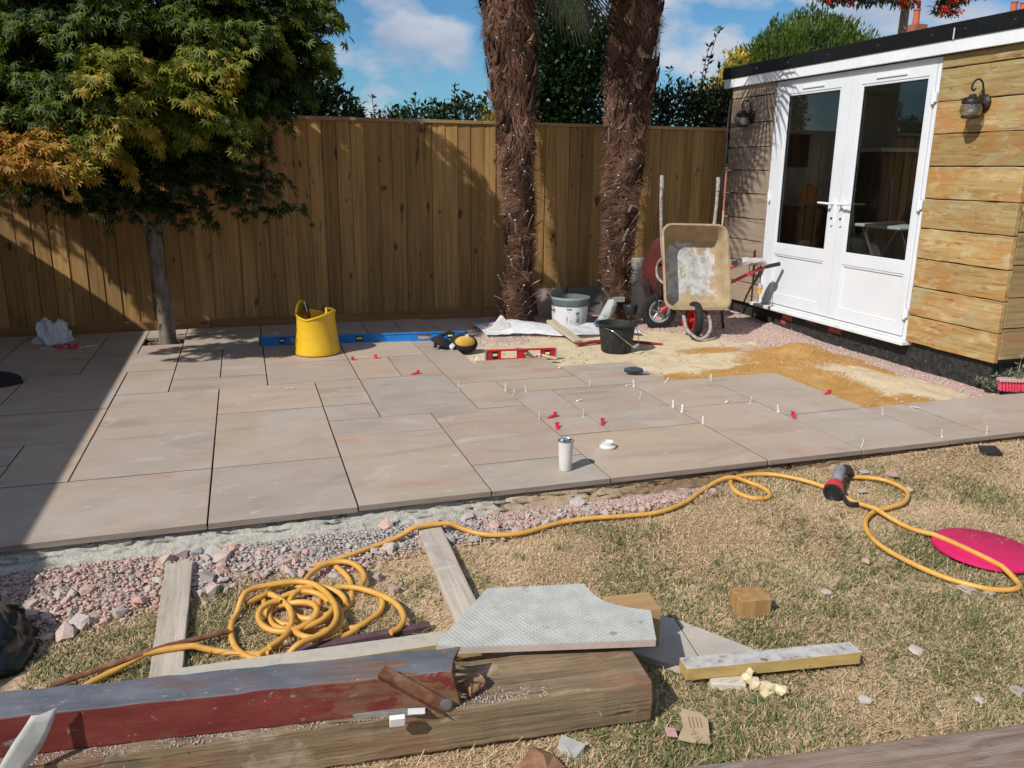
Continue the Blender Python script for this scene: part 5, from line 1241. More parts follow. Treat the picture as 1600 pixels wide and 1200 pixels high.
shrub('laurel_hedge', 'leafy laurel hedge with tall shoots between the right palm and the garden room', 'shrub',
      [(4.9, 8.9, 1.95, .5, .4, .42), (5.35, 8.9, 2.0, .45, .4, .4), (4.5, 8.9, 2.0, .3, .3, .35), (5.7, 8.9, 2.0, .35, .3, .4)], 8000, .07, M['laurel'],
      [(4.62, 8.85, 1.9, 2.55, .1, 30), (4.85, 8.85, 1.9, 2.4, .05, 30), (5.08, 8.85, 1.9, 2.82, .12, 36), (5.1, 8.85, 1.9, 3.05, .22, 44), (5.25, 8.85, 1.9, 2.6, .1, 34), (5.4, 8.85, 1.9, 2.5, .1, 34), (5.55, 8.85, 1.9, 2.35, .0, 30), (4.98, 8.85, 1.9, 2.5, .02, 30), (4.72, 8.85, 1.9, 2.3, -.06, 26)], wide=.45)
shrub('golden_bush', 'yellow and orange leaved bush beside the roof corner', 'shrub', [(5.75, 9.6, 2.2, .28, .3, .35), (5.95, 9.6, 2.4, .22, .3, .28), (6.1, 9.7, 2.65, .2, .25, .3)], 1100, .07, M['yellow_leaf'], wide=.55)
# round-topped conifer behind the garden room
cn = thing('conifer', 'round-topped bright green conifer behind the garden room roof', 'tree', (8.35, 11.3, -.1))
def dome(n, cx, cy, cz, rx, ry, rz):
    d = RNG.normal(0, 1, (n, 3)); d[:, 2] = np.abs(d[:, 2]) * .9 - .15; d /= np.linalg.norm(d, axis=1)[:, None]
    q = 1 + .09 * (vnoise(d[:, 0] * 4 + d[:, 2] * 3, d[:, 1] * 4, 2.2) - .5) * 2 + RNG.uniform(-.1, .03, n)
    return np.array([cx, cy, cz]) + d * np.array([rx, ry, rz]) * q[:, None], d
P, d = dome(34000, 8.35, 11.3, 1.95, 1.42, 1.3, 1.68)
D = d * .8 + np.array([0, 0, .75]) + RNG.normal(0, .28, P.shape); D /= np.linalg.norm(D, axis=1)[:, None]
L = RNG.uniform(.04, .10, len(P))
V, T = diamond_leaves(P, D, L, L * .16, RNG.normal(0, 1, P.shape))
fast('crown', V, T, M['conifer'], cn, np.repeat(np.clip(.5 + .8 * (vnoise(P[:, 0] * 3, P[:, 2] * 3 + P[:, 1]) - .5) + RNG.normal(0, .2, len(P)), 0, 1), 4))
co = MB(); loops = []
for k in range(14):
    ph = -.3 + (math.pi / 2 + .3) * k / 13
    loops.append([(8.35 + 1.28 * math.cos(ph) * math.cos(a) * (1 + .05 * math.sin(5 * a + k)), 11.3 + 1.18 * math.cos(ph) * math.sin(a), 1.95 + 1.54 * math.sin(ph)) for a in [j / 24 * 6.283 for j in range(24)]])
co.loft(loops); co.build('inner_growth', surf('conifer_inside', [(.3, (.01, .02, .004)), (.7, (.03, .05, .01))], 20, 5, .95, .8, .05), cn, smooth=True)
MB().tube([(8.35, 11.3, -.1), (8.35, 11.3, 1.0), (8.35, 11.3, 1.9)], [.16, .13, .1], 10).build('trunk', M['bark'], cn)
# rowan with red berries
rw = thing('rowan_tree', 'rowan tree with dark leaves and red berry bunches above the roof', 'tree', (12.55, 14, -.1))
tb = MB().tube(spline([(12.6, 14, -.1), (12.5, 14, 2.5), (12.45, 14, 4.2), (12.5, 14, 5.6)], 6), [.13 - .004 * k for k in range(19)], 8)
RB = [(10.9, 14, 4.68, .4), (11.5, 13.9, 4.72, .42), (11.95, 13.9, 4.72, .25), (12.3, 13.9, 4.66, .26), (10.3, 14, 4.72, .26), (13.3, 13.9, 4.56, .24), (13.5, 13.9, 4.78, .3), (14.2, 14, 5.0, .3), (14.9, 14, 5.2, .4), (11.2, 14, 5.4, .6), (12.4, 14, 5.7, .8), (13.5, 14, 5.9, .7)]
for q in RB: tb.tube(spline([(12.48, 14, 4.95), ((12.5 + q[0]) / 2, 14, 5.2 + random.uniform(0, .4)), (q[0], q[1], q[2] + .1)], 5), [.035 - .003 * k for k in range(11)], 6)
tb.build('trunk', M['bark'], rw)
P, d = in_blobs([(q[0], q[1], q[2], q[3], q[3], q[3] * .5) for q in RB], 9000)
D = d * .4 + RNG.normal(0, .7, P.shape) - np.array([0, 0, .3]); D /= np.linalg.norm(D, axis=1)[:, None]
L = RNG.uniform(.09, .17, len(P)); V, T = diamond_leaves(P, D, L, L * .16)
fast('crown', V, T, M['rowan'], rw, np.repeat(RNG.random(len(P)), 4))
bm_ = MB()
for q in RB:
    for k in range(4):
        c = Vector((q[0] + random.uniform(-.9, .9) * q[3], q[1] - .15, q[2] + random.uniform(-.6, .15) * q[3]))
        for j in range(22):
            e = c + Vector((random.gauss(0, .055), random.gauss(0, .05), random.gauss(0, .04)))
            bm_.add([e + Vector(v) * .021 for v in ((1, 0, 0), (-1, 0, 0), (0, 1, 0), (0, -1, 0), (0, 0, 1), (0, 0, -1))], [(0, 2, 4), (2, 1, 4), (1, 3, 4), (3, 0, 4), (2, 0, 5), (1, 2, 5), (3, 1, 5), (0, 3, 5)])
bm_.build('berries', M['berry'], rw)['kind'] = 'stuff'
# houses far behind; only their chimneys show
M['roof_tile'] = surf('roof_tiles', [(.3, (.12, .05, .035)), (.7, (.2, .085, .06))], (4, 4, 30), 4, .85, .4, .02)
M['house_brick'] = surf('house_brick', [(.3, (.2, .08, .05)), (.7, (.32, .14, .09))], (12, 12, 40), 3, .9, .3, .01)
M['pot'] = plain('terracotta_pot', (.42, .11, .06), .8)
def house(label, cx, cy, ridge, ch, pots, w=.55):
    t = thing('house', label, 'house', (cx, cy, -.1))
    MB().box(cx - 5, cx + 5, cy - 3.5, cy + 3.5, -.1, ridge - 1.6).build('wall', M['house_brick'], t)
    rf = MB().prism([(-4.0, ridge - 1.7), (4.0, ridge - 1.7), (0, ridge)], -5.3, 5.3, Matrix.Translation((cx, cy, 0)) @ Matrix(((0, 0, 1, 0), (1, 0, 0, 0), (0, 1, 0, 0), (0, 0, 0, 1)))).build('roof', M['roof_tile'], t)
    c = MB().box(cx - w / 2, cx + w / 2, cy - .3, cy + .3, ridge - 1.6, ch).box(cx - w / 2 - .05, cx + w / 2 + .05, cy - .35, cy + .35, ch - .32, ch - .12).build('chimney', M['house_brick'], rf)
    for px_ in pots:
        MB().lathe([(.13, 0), (.12, .1), (.1, .45), (.125, .47), (.125, .52), (.09, .52)], 14, c=(cx + px_, cy, ch)).build('chimney_pot', M['pot'], rf, smooth=True)
    return rf
rf = house('brick house far behind, its chimney with one red pot above the roof', 22.75, 25, 5.2, 6.42, (0,), .5)
MB().tube([(22.8, 25, 6.95), (22.8, 25, 7.2)], .06, 8).build('cowl', M['iron'], rf)
house('brick house far right, its chimney with two red pots above the roof', 27.25, 25, 5.9, 6.95, (-.22, .2), .95)
# ------------------------------------------------------------------ timber stack in the foreground
def beam(name, label, cat, p0, p1, width, z0, z1, mat, seed=0, n=26, jit=.003, parent=None, end_jag=0.0, bevel=.004, z0b=None, z1b=None, sides=None):
    """timber lying from p0 to p1 (its near bottom edge, ground plan), body to the left of that line"""
    r_ = random.Random(seed)
    a = Vector((p0[0], p0[1], 0)); b = Vector((p1[0], p1[1], 0)); d = (b - a).normalized(); nn = Vector((-d.y, d.x, 0))
    mb = MB(); loops = []
    for k in range(n + 1):
        t_ = k / n; c = a + (b - a) * t_
        j = lambda s=1: r_.uniform(-jit, jit) * s
        e = end_jag * (1 if k == n else 0)
        za = z0 if z0b is None else z0 + (z0b - z0) * t_
        zb = z1 if z1b is None else z1 + (z1b - z1) * t_
        lp = [c + nn * j() + Vector((0, 0, za)), c + nn * (width + j()) + Vector((0, 0, za)), c + nn * (width + j()) + Vector((0, 0, zb + j())), c + nn * width * .5 + Vector((0, 0, zb + j(.7))), c + nn * j() + Vector((0, 0, zb + j())), c + nn * j(.6) + Vector((0, 0, (za + zb) / 2))]
        if e: lp = [q + d * r_.uniform(-e, e) for q in lp]
        loops.append(lp)
    mb.loft(loops)
    o = mb.build(name, mat, parent, bevel=bevel)
    if parent is None: tag(o, label, cat)
    return o
def dir_mat(name, ang, stops, dirt=(), rough=.85, bumpk=.6, ribs=None):
    """weathered wood whose grain runs at angle ang in plan (world space)"""
    t = NT(name)
    mp0 = t.n('ShaderNodeMapping'); mp0.inputs['Rotation'].default_value = (0, 0, -ang)
    t.l(t.coord('pos'), mp0.inputs['Vector']); t._c['pos'] = mp0.outputs[0]
    f = t.noise((2.2, 55, 55), 7, .62, 'pos', .3)
    c = t.ramp(f, stops)
    c = t.mix(1, c, t.ramp(t.noise((2, 9, 9), 5, .6), [(.25, (.72, .72, .72)), (.75, (1.2, 1.2, 1.2))]), 'MULTIPLY')
    for (s_, lo, hi, col) in dirt: c = t.mix(t.mask(t.noise(s_, 6, .62, 'pos', .5), lo, hi), c, col)
    h = f
    if ribs:
        xyz = t.xyz('pos'); w = t.math('SINE', t.math('MULTIPLY', xyz[1], ribs)); 
        c = t.mix(t.mask(w, -.2, .9), c, t.mix(.07, c, (.34, .30, .27)))
        h = t.math('ADD', t.math('MULTIPLY', w, .1), f)
    return t.pbr(c, rough, t.bump(h, bumpk, .006), 0, .25)
angA = math.atan2(1.805 - 1.955, 1.02 + .75)
M['sleeper'] = dir_mat('old_sleeper', angA, [(.25, (.105, .07, .042)), (.45, (.22, .155, .09)), (.6, (.27, .195, .115)), (.78, (.33, .25, .16))], [((3, 8, 8), .5, .62, (.22, .125, .075)), ((4, 16, 16), .54, .68, (.15, .12, .075)), ((6, 7, 7), .6, .7, (.36, .275, .20)), ((2.2, 70, 70), .60, .66, (.05, .032, .02)), ((1.1, 120, 160), .64, .68, (.03, .02, .013)), ((40, 40, 40), .66, .74, (.36, .31, .26)), ((22, 22, 22), .70, .74, (.06, .04, .025))], bumpk=1.0)
slp = beam('sleeper', 'thick brown oak sleeper lying in front, underneath the red painted beam', 'timber', (-.95, 1.972), (1.02, 1.806), .215, -.098, .030, M['sleeper'], 3, 40, .0035, end_jag=.004, bevel=.006)
angB = math.atan2(1.862 - 2.0, .50 + .68)
def painted_mat():
    t = NT('painted_beam')
    mp0 = t.n('ShaderNodeMapping'); mp0.inputs['Rotation'].default_value = (0, 0, -angB)
    t.l(t.coord('pos'), mp0.inputs['Vector']); 
    g = t.n('ShaderNodeNewGeometry'); sp_ = t.n('ShaderNodeSeparateXYZ'); t.l(g.outputs['True Normal'], sp_.inputs[0])
    t._c['pos'] = mp0.outputs[0]
    up = t.mask(sp_.outputs[2], .4, .6)
    n1 = t.noise((5, 14, 14), 7, .62)
    blue = t.ramp(n1, [(.25, (.07, .078, .092)), (.5, (.12, .128, .148)), (.7, (.165, .17, .19)), (.85, (.22, .21, .215))])
    blue = t.mix(t.mask(t.noise((3, 8, 8), 6, .65), .55, .68), blue, (.14, .10, .095))
    red = t.ramp(n1, [(.25, (.085, .014, .012)), (.5, (.145, .022, .018)), (.75, (.20, .040, .03))])
    red = t.mix(t.mask(t.noise((4, 10, 10), 6, .65), .57, .68), red, (.13, .07, .035))
    c = t.mix(up, red, blue)
    x = t.xyz('pos')[0]
    bare = t.math('MULTIPLY', t.mask(x, -.22, .12), t.mask(t.noise((5, 11, 11), 7, .68), .45, .51))
    flake = t.mask(t.noise((14, 22, 22), 7, .7), .60, .625)
    c = t.mix(flake, c, t.ramp(t.noise(40, 4, .6), [(.3, (.10, .10, .105)), (.7, (.26, .25, .24))]))
    c = t.mix(bare, c, t.ramp(t.noise((4, 50, 50), 6, .6), [(.3, (.13, .055, .035)), (.6, (.22, .13, .075)), (.8, (.33, .24, .15))]))
    c = t.mix(t.mask(t.noise(70, 4, .6), .69, .74), c, (.42, .40, .37))
    return t.pbr(c, .62, t.bump(t.noise((9, 60, 60), 6, .6), .5, .004), 0, .4)
M['painted'] = painted_mat()
pbm = beam('painted_beam', 'square beam painted red and slate blue with a broken end, on the sleeper', 'timber', (-.95, 2.028), (.470, 1.858), .112, .0315, .142, M['painted'], 8, 30, .0022, end_jag=.035, bevel=.004)
# splintered wood of the broken end
sp_ = MB(); rr = random.Random(4)
dB = Vector((math.cos(angB), math.sin(angB), 0)); nB = Vector((-dB.y, dB.x, 0))
for k in range(44):
    c = Vector((.462, 1.862, 0)) + nB * rr.uniform(.008, .104) + Vector((0, 0, rr.uniform(.04, .138)))
    c -= dB * .02
    ln = rr.uniform(.03, .052); w = rr.uniform(.008, .018)
    tip = c + dB * ln + Vector((0, 0, rr.uniform(-.012, .006))) + nB * rr.uniform(-.008, .008)
    sp_.add([c + nB * w, c - nB * w, c + Vector((0, 0, w)), c - Vector((0, 0, w)), tip], [(0, 2, 4), (2, 1, 4), (1, 3, 4), (3, 0, 4), (0, 3, 1, 2)])
sp_.build('splinters', dir_mat('torn_wood', angB, [(.3, (.12, .07, .04)), (.6, (.26, .17, .09)), (.8, (.42, .31, .19))]), pbm)
# dirt along the top of the sleeper
P = []; S = []; A = []
dA = Vector((1.97, -.166, 0)).normalized(); nA = Vector((-dA.y, dA.x, 0))
for k in range(2600):
    t_ = random.random() ** .8; q = Vector((-.9, 1.968, 0)) + dA * (t_ * 1.62) + nA * abs(random.gauss(.025, .018))
    P.append((q.x, q.y, .0305)); S.append(random.choice((.0008, .001, .0014, .002, .003))); A.append(random.uniform(.3, .9))
do = scatter_rocks('dirt', P, S, A, M['stone']); tag(do, 'loose grit and dust on top of the brown sleeper', 'dirt', kind='stuff')
# rusty angle bracket across the beam
M['rust'] = surf('rust', [(.25, (.09, .035, .018)), (.5, (.20, .085, .045)), (.75, (.30, .15, .085))], 28, 7, .85, .5, .004, layers=[((9, 9, 9), .6, .75, (.30, .22, .16))])
bk = thing('angle_iron', 'rusty steel angle iron lying across the end of the painted beam', 'bracket', (.36, 1.84, .04))
def angle_iron(a, b, w1, w2, th):
    a = Vector(a); b = Vector(b); d = (b - a).normalized(); s_ = d.cross(Vector((0, 0, 1))).normalized(); u_ = s_.cross(d)
    m = Matrix((d, s_, u_)).transposed()
    L = (b - a).length
    mb = MB(); mb.obox(a + d * L / 2 + s_ * (-w1 / 2), (L, w1, th), m); mb.obox(a + d * L / 2 + u_ * (-w2 / 2 - th * .6) + s_ * (-th / 2), (L * .995, th, w2), m)
    return mb
fB = lambda x, z, off: Vector((x, 1.858 + (.470 - x) * .1197, z)) - nB * off
_a, _b = fB(.262, .170, .006), fB(.432, .038, .006)
_d = (_b - _a).normalized(); _w = _d.cross(-nB).normalized(); _m3 = Matrix((_d, _w, -nB)).transposed(); _L = (_b - _a).length
_sg = 1 if _w.z > 0 else -1
MB().obox((_a + _b) / 2, (_L, .034, .004), _m3).obox((_a + _b) / 2 + _w * (.017 * -_sg) - nB * .0115, (_L * .995, .004, .019), _m3).build('bar', M['rust'], bk, bevel=.001)
MB().lathe([(.001, 0), (.016, 0), (.017, .003), (.011, .005), (.001, .005)], 14, c=fB(.428, .050, .010), m=(-nB).to_track_quat('Z', 'Y').to_matrix()).build('end_plate', plain('dull_steel', (.3, .33, .37), .45, metal=.8), bk, smooth=True)
gs = beam('steel_strip', 'thin grey metal strip in front of the red beam', 'strip', (.165, 1.895), (.365, 1.850), .016, .0312, .045, plain('zinc', (.32, .33, .31), .5, metal=.5), 5, 8, .0006, bevel=.001)
tp = MB().obox((.347, 1.852, .0465), (.045, .022, .003), Matrix.Rotation(-.22, 3, 'Z')).build('tape_wrap', M['white_plain'], gs)
wc = MB().obox((.292, 1.828, .047), (.040, .014, .032), Matrix.Rotation(-.1, 3, 'Z') @ Matrix.Rotation(.3, 3, 'X')).build('white_block', plain('white_foam', (.72, .72, .68), .7, var=.05), None, bevel=.002)
tag(wc, 'small white block standing on the edge of the brown sleeper', 'block')
lg = MB(); lp = []
for k in range(6):
    t_ = k / 5
    lp.append([Vector((.492, 1.895, .05)) + Vector((t_ * .05, .03 * t_, 0)) + Vector((-.5 * math.sin(a) * .022, .86 * math.sin(a) * .022, .022 * math.cos(a))) * random.uniform(.85, 1.05) for a in [j / 12 * 6.283 for j in range(12)]])
lg.loft(lp); tag(lg.build('round_offcut', surf('cut_log', [(.3, (.16, .08, .04)), (.7, (.42, .25, .13))], 60, 6, .9, .6, .004), None), 'short round wood offcut at the broken end of the beam', 'wood')
# bent grey sheet on the left of the beam
M['sheet'] = plain('grey_sheet', (.38, .38, .36), .55, var=.2)
sh = MB(); g_ = []
for i_ in range(9):
    for j_ in range(5):
        u_, v_ = i_ / 8, j_ / 4
        g_.append((-.64 + .085 * u_ + .055 * v_, 1.885 + .05 * u_ + .012 * v_, .055 + .125 * u_ ** 1.3 - .02 * v_ * (1 - u_) + .012 * math.sin(u_ * 4 + v_ * 2)))
sh.add(g_, [(i_ * 5 + j_, (i_ + 1) * 5 + j_, (i_ + 1) * 5 + j_ + 1, i_ * 5 + j_ + 1) for i_ in range(8) for j_ in range(4)])
tag(sh.build('bent_sheet', M['sheet'], None, smooth=True, solid=.003), 'bent grey sheet leaning on the left of the painted beam', 'sheet')
# pale board with a yellow edge behind the beam, and a dark batten
M['pale_yellow'] = None
def two_tone(name, top, side, ang):
    t = NT(name)
    g = t.n('ShaderNodeNewGeometry'); s3 = t.n('ShaderNodeSeparateXYZ'); t.l(g.outputs['True Normal'], s3.inputs[0])
    f = t.noise((30, 30, 30), 6, .6)
    a = t.ramp(f, top); b = t.ramp(t.noise((12, 12, 50), 5, .6), side)
    return t.pbr(t.mix(t.mask(s3.outputs[2], .4, .6), b, a), .75, t.bump(f, .2, .003), 0, .3)
M['pale_yellow'] = two_tone('pale_board_yellow_edge', [(.3, (.40, .36, .29)), (.55, (.47, .43, .36)), (.8, (.36, .33, .3))], [(.3, (.36, .26, .10)), (.7, (.47, .355, .15))], 0)
beam('pale_board', 'long pale board with a yellow edge lying behind the painted beam', 'board', (-.30, 2.262), (.66, 2.225), .075, -.075, -.012, M['pale_yellow'], 15, 12, .001, bevel=.002)
M['purple'] = plain('purple_brown_paint', (.10, .055, .065), .7, var=.3)
beam('dark_batten', 'thin purple-brown batten beside the hose coil', 'batten', (.05, 2.44), (.52, 2.47), .03, -.11, -.085, M['purple'], 16, 6, .001)
M['white_top'] = two_tone('worn_white_yellow', [(.28, (.16, .09, .08)), (.42, (.38, .35, .33)), (.6, (.50, .48, .45)), (.8, (.42, .40, .38))], [(.3, (.40, .265, .09)), (.7, (.50, .36, .14))], 0)
beam('yellow_board', 'yellow-sided board with worn white top resting on the grass', 'board', (1.205, 1.938), (1.785, 1.855), .062, -.092, -.050, M['white_top'], 17, 14, .0012, bevel=.002)
bt = beam('white_brick', 'pale concrete block propping up the yellow-sided board', 'block', (1.275, 1.905), (1.375, 1.868), .09, -.12, -.094, plain('pale_concrete', (.5, .45, .38), .9, var=.12), 18, 4, .001)
tb_ = MB().obox((1.135, 2.19, -.03), (.165, .11, .165), Matrix.Rotation(R(-6), 3, 'Z')).build('tan_block', board_mat('tan_timber', [(.3, (.36, .22, .10)), (.7, (.5, .34, .18))], grain='x'), None, bevel=.003)
tag(tb_, 'tan timber block holding up the corner of the cut slab', 'block')
M['pale_slab'] = surf('pale_slab_face', [(.3, (.38, .335, .285)), (.7, (.47, .42, .36))], 9, 6, .8, .15, .003, layers=[((60, 60, 60), .66, .75, (.3, .27, .24))])
ps = thing('pale_offcut', 'flat triangular pale slab offcut lying on the grass by the yellow board', 'slab', (1.3, 2.1, -.1))
MB().prism([(1.10, 2.30), (1.262, 2.35), (1.345, 2.268), (1.30, 2.0), (1.22, 2.0), (1.08, 2.16)], -.112, -.088).build('piece', M['pale_slab'], ps, bevel=.002)
MB().prism([(1.350, 2.264), (1.52, 1.998), (1.305, 2.0)], -.112, -.0875).build('piece', M['pale_slab'], ps, bevel=.002)
# upside-down cut slab with ribbed back
def ribbed_mat(name, k, axis=(1, .35), tone=(.46, .46, .42)):
    t = NT(name); x = t.xyz('obj')
    w1 = t.math('SINE', t.math('MULTIPLY', t.math('ADD', t.math('MULTIPLY', x[0], axis[0]), t.math('MULTIPLY', x[1], axis[1])), k))
    w2 = t.math('SINE', t.math('MULTIPLY', t.math('ADD', t.math('MULTIPLY', x[0], -axis[1]), t.math('MULTIPLY', x[1], axis[0])), k * .8))
    w = t.math('MULTIPLY', t.math('ADD', w1, 1.0), t.math('ADD', w2, 1.0))
    n_ = t.noise(14, 6, .65, 'obj')
    c = t.ramp(n_, [(.3, tuple(q * .82 for q in tone)), (.55, tone), (.8, tuple(q * 1.1 for q in tone))])
    c = t.mix(t.math('MULTIPLY', t.math('MULTIPLY', t.mask(n_, .62, .45), t.mask(w, 1.4, .3)), .22), c, tuple(q * .7 for q in tone))
    c = t.mix(t.mask(t.noise((9, 9, 9), 5, .6, 'obj'), .64, .72), c, (.22, .21, .19))
    return t.pbr(c, .9, t.bump(t.math('ADD', w, t.math('MULTIPLY', n_, 2.0)), .22, .002), 0, .2)
M['ribbed'] = ribbed_mat('slab_back', 460)
ct = [(.455, 2.098), (.693, 2.372), (1.012, 2.308), (1.013, 2.262), (1.018, 2.222), (1.030, 2.185), (1.055, 2.153), (1.09, 2.122), (1.149, 2.084), (1.088, 1.930), (.52, 2.062)]
cs = thing('cut_slab', 'upturned pale slab with a notched corner and ribbed back, on the timbers', 'slab', (.8, 2.1, .06))
cut = MB().prism(ct, 0, .0025, Matrix.Translation((0, 0, .0755))); cut.build('mortar_skin', M['ribbed'], cs)
MB().prism(ct, .0535, .0752).build('slab_body', surf('slab_edge', [(.3, (.40, .31, .265)), (.7, (.48, .38, .33))], 20, 5, .8, .2, .003), cs, bevel=.0015)
M['ridge'] = plain('mortar_ridge', (.40, .39, .35), .9)
# planks bridging the rubble
M['plank'] = dir_mat('site_plank', math.pi / 2, [(.25, (.33, .275, .215)), (.5, (.45, .385, .315)), (.75, (.52, .455, .38))], [((9, 5, 9), .52, .7, (.53, .465, .41)), ((20, 4, 20), .66, .74, (.2, .15, .11))])
def plank(label, q, th):
    mb = MB(); r_ = random.Random(len(label)); loops = []
    (a, b, c, d) = [Vector(v) for v in q]   # far-left, far-right, near-right, near-left (top surface)
    for k in range(11):
        t_ = k / 10; l_ = a.lerp(d, t_); r2 = b.lerp(c, t_)
        j = lambda: Vector((r_.uniform(-.0015, .0015), 0, r_.uniform(-.001, .001)))
        loops.append([l_ + j(), r2 + j(), r2 + j() - Vector((0, 0, th)), l_ + j() - Vector((0, 0, th))])
    mb.loft(loops)
    return tag(mb.build('plank', M['plank'], None, bevel=.003), label, 'plank', 'planks laid from the rubble to the timber')
plank('dusty plank under the left end of the hose, half buried in rubble', [(-.372, 3.13, -.048), (-.275, 3.13, -.048), (-.272, 2.32, -.084), (-.368, 2.32, -.084)], .03)
plank('pale plank crossing from the rubble to the cut slab, hose over it', [(.622, 3.27, -.050), (.722, 3.285, -.050), (.700, 2.36, -.072), (.600, 2.36, -.072)], .032)
# decking board at the bottom right corner
angD = math.atan2(1.36 - 1.55, 2.3 - .8)
M['deck'] = dir_mat('old_deck_board', angD, [(.25, (.13, .075, .055)), (.5, (.235, .155, .115)), (.75, (.30, .22, .18))], [((3, 14, 14), .5, .64, (.28, .225, .19)), ((5, 30, 30), .62, .72, (.12, .07, .05))], ribs=780)
beam('deck_board', 'weathered red-brown decking timber in the bottom right corner', 'timber', (.70, 1.385), (2.5, 1.155), .178, -.118, -.022, M['deck'], 23, 24, .002)
# bits under and before the sleeper
bo = thing('broken_brick', 'broken brown brick on the grass at the very bottom of the picture', 'brick', (.66, 1.74, -.11))
mb = MB(); mb.rock((.655, 1.735, -.10), (.058, .05, .03), random.Random(2)); mb.build('piece', plain('brown_brick', (.25, .13, .07), .9, var=.3), bo)
mb = MB(); mb.rock((.755, 1.775, -.105), (.05, .03, .014), random.Random(3)); mb.build('chip', plain('grey_chip', (.3, .29, .27), .9, var=.2), bo)
for x in (-.7, -.05, .55):
    pc = MB().box(x, x + .11, 1.93, 2.06, -.125, -.0985).build('packer', M['sleeper'])
    tag(pc, 'wood packer under the brown sleeper, ' + {-.7: 'at its left end', -.05: 'near its middle', .55: 'at its right part'}[x], 'packer', 'packers under the sleeper')
M['card'] = surf('cardboard', [(.3, (.40, .29, .175)), (.7, (.48, .36, .23))], 20, 5, .9, .1, .002)
cd = thing('cardboard_piece', 'torn piece of brown printed cardboard on the grass near the sleeper end', 'cardboard', (1.09, 1.73, -.11))
poly = [(1.045, 1.705), (1.085, 1.688), (1.135, 1.676), (1.172, 1.755), (1.155, 1.782), (1.115, 1.80), (1.10, 1.79), (1.085, 1.745)]
tm = Matrix.Translation((1.1, 1.73, -.092)) @ Matrix.Rotation(R(14), 4, 'X') @ Matrix.Rotation(R(6), 4, 'Y') @ Matrix.Translation((-1.1, -1.73, 0))
MB().prism(poly, 0, .004, tm).build('sheet', M['card'], cd)
MB().prism([(1.02, 1.72), (1.05, 1.712), (1.056, 1.74), (1.028, 1.75)], 0, .003, tm).build('pink_corner', plain('pink_card', (.5, .28, .28), .8), cd)
pr = MB()
for k in range(4): pr.prism([(1.103 + k * .011, 1.735 - k * .002), (1.1065 + k * .011, 1.735 - k * .002), (1.118 + k * .011, 1.772 - k * .002), (1.1145 + k * .011, 1.772 - k * .002)], .0042, .0045, tm)
pr.build('print', plain('brown_print', (.24, .15, .08), .9), cd)
fo = MB(); r_ = random.Random(12); lp = []
for k in range(9):
    t_ = k / 8; w = .028 * math.sin(math.pi * min(.97, .1 + t_ * .85)) + .006
    c = Vector((1.472 - .05 * t_ + .01 * math.sin(t_ * 5), 1.80 + .095 * t_, -.10 + .03 * math.sin(t_ * 2.6)))
    lp.append([c + Vector((w * math.cos(a) * r_.uniform(.6, 1.3), w * .5 * math.cos(a), w * .8 * math.sin(a) * r_.uniform(.6, 1.3))) for a in [j / 9 * 6.283 for j in range(9)]])
fo = MB(); r_ = random.Random(31)
for (x_, y_, z_, a_, b_, c_) in ((1.385, 1.885, -.085, .016, .024, .022), (1.40, 1.862, -.088, .024, .02, .022), (1.425, 1.835, -.09, .026, .024, .02), (1.455, 1.815, -.092, .026, .018, .018), (1.415, 1.815, -.098, .03, .016, .01), (1.40, 1.895, -.075, .008, .012, .02)): fo.rock((x_, y_, z_), (a_, b_, c_), r_)
tag(fo.build('foam_scrap', surf('foam', [(.3, (.55, .44, .24)), (.7, (.68, .60, .42))], 50, 6, .9, .6, .004), None), 'jagged cream foam scrap on the grass below the yellow board', 'scrap')
# wooden block on the grass
wb = MB(); ca = R(-8); m = Matrix.Translation((1.655, 2.275, -.115)) @ Matrix.Rotation(ca, 4, 'Z')
wb.box(-.058, .058, -.05, .05, 0, .072).xf(m)
tag(wb.build('wood_block', board_mat('block_wood', [(.3, (.30, .165, .06)), (.7, (.46, .29, .13))], grain='z', knots=(.06, .03, .012)), None, bevel=.003), 'square wooden block standing alone on the grass', 'block')
# pink disc
dz = lz(2.86, 2.39) + .022
MB_ = MB().lathe([(.001, .0), (.195, .0), (.203, -.006), (.205, -.016), (.199, -.017), (.193, -.007), (.001, -.006)], 48)
MB_.xf(Matrix.Translation((2.872, 2.388, dz + .006)) @ Matrix.Rotation(R(2.5), 4, 'Y'))
tag(MB_.build('pink_disc', plain('pink_plastic', (.55, .012, .10), .5, var=.1), None, smooth=True), 'flat bright pink plastic disc on the grass under the hose', 'disc')

# yellow hose
M['hose'] = surf('yellow_hose', [(.3, (.54, .27, .05)), (.6, (.64, .35, .075)), (.8, (.62, .38, .12))], 14, 5, .45, .1, .002, layers=[((30, 30, 30), .62, .75, (.45, .28, .12))], spec=.45)
hs = MB()
hr = .0106
def raise_(pts, over): return pts
hz_pts = []
for (x, y, z) in POS['hose']:
    zz = z
    hz_pts.append((x, y, zz))
def bumpz(p):  # lies over planks, disc, own crossings
    x, y, z = p
    if .58 < x < .76 and 3.0 < y < 3.3: z = max(z, -.062 + .024)
    if math.hypot(x - 2.87, y - 2.39) < .21: z = max(z, dz + .018)
    return Vector((x, y, z))
full = [bumpz(p) for p in spline(hz_pts, 8)]
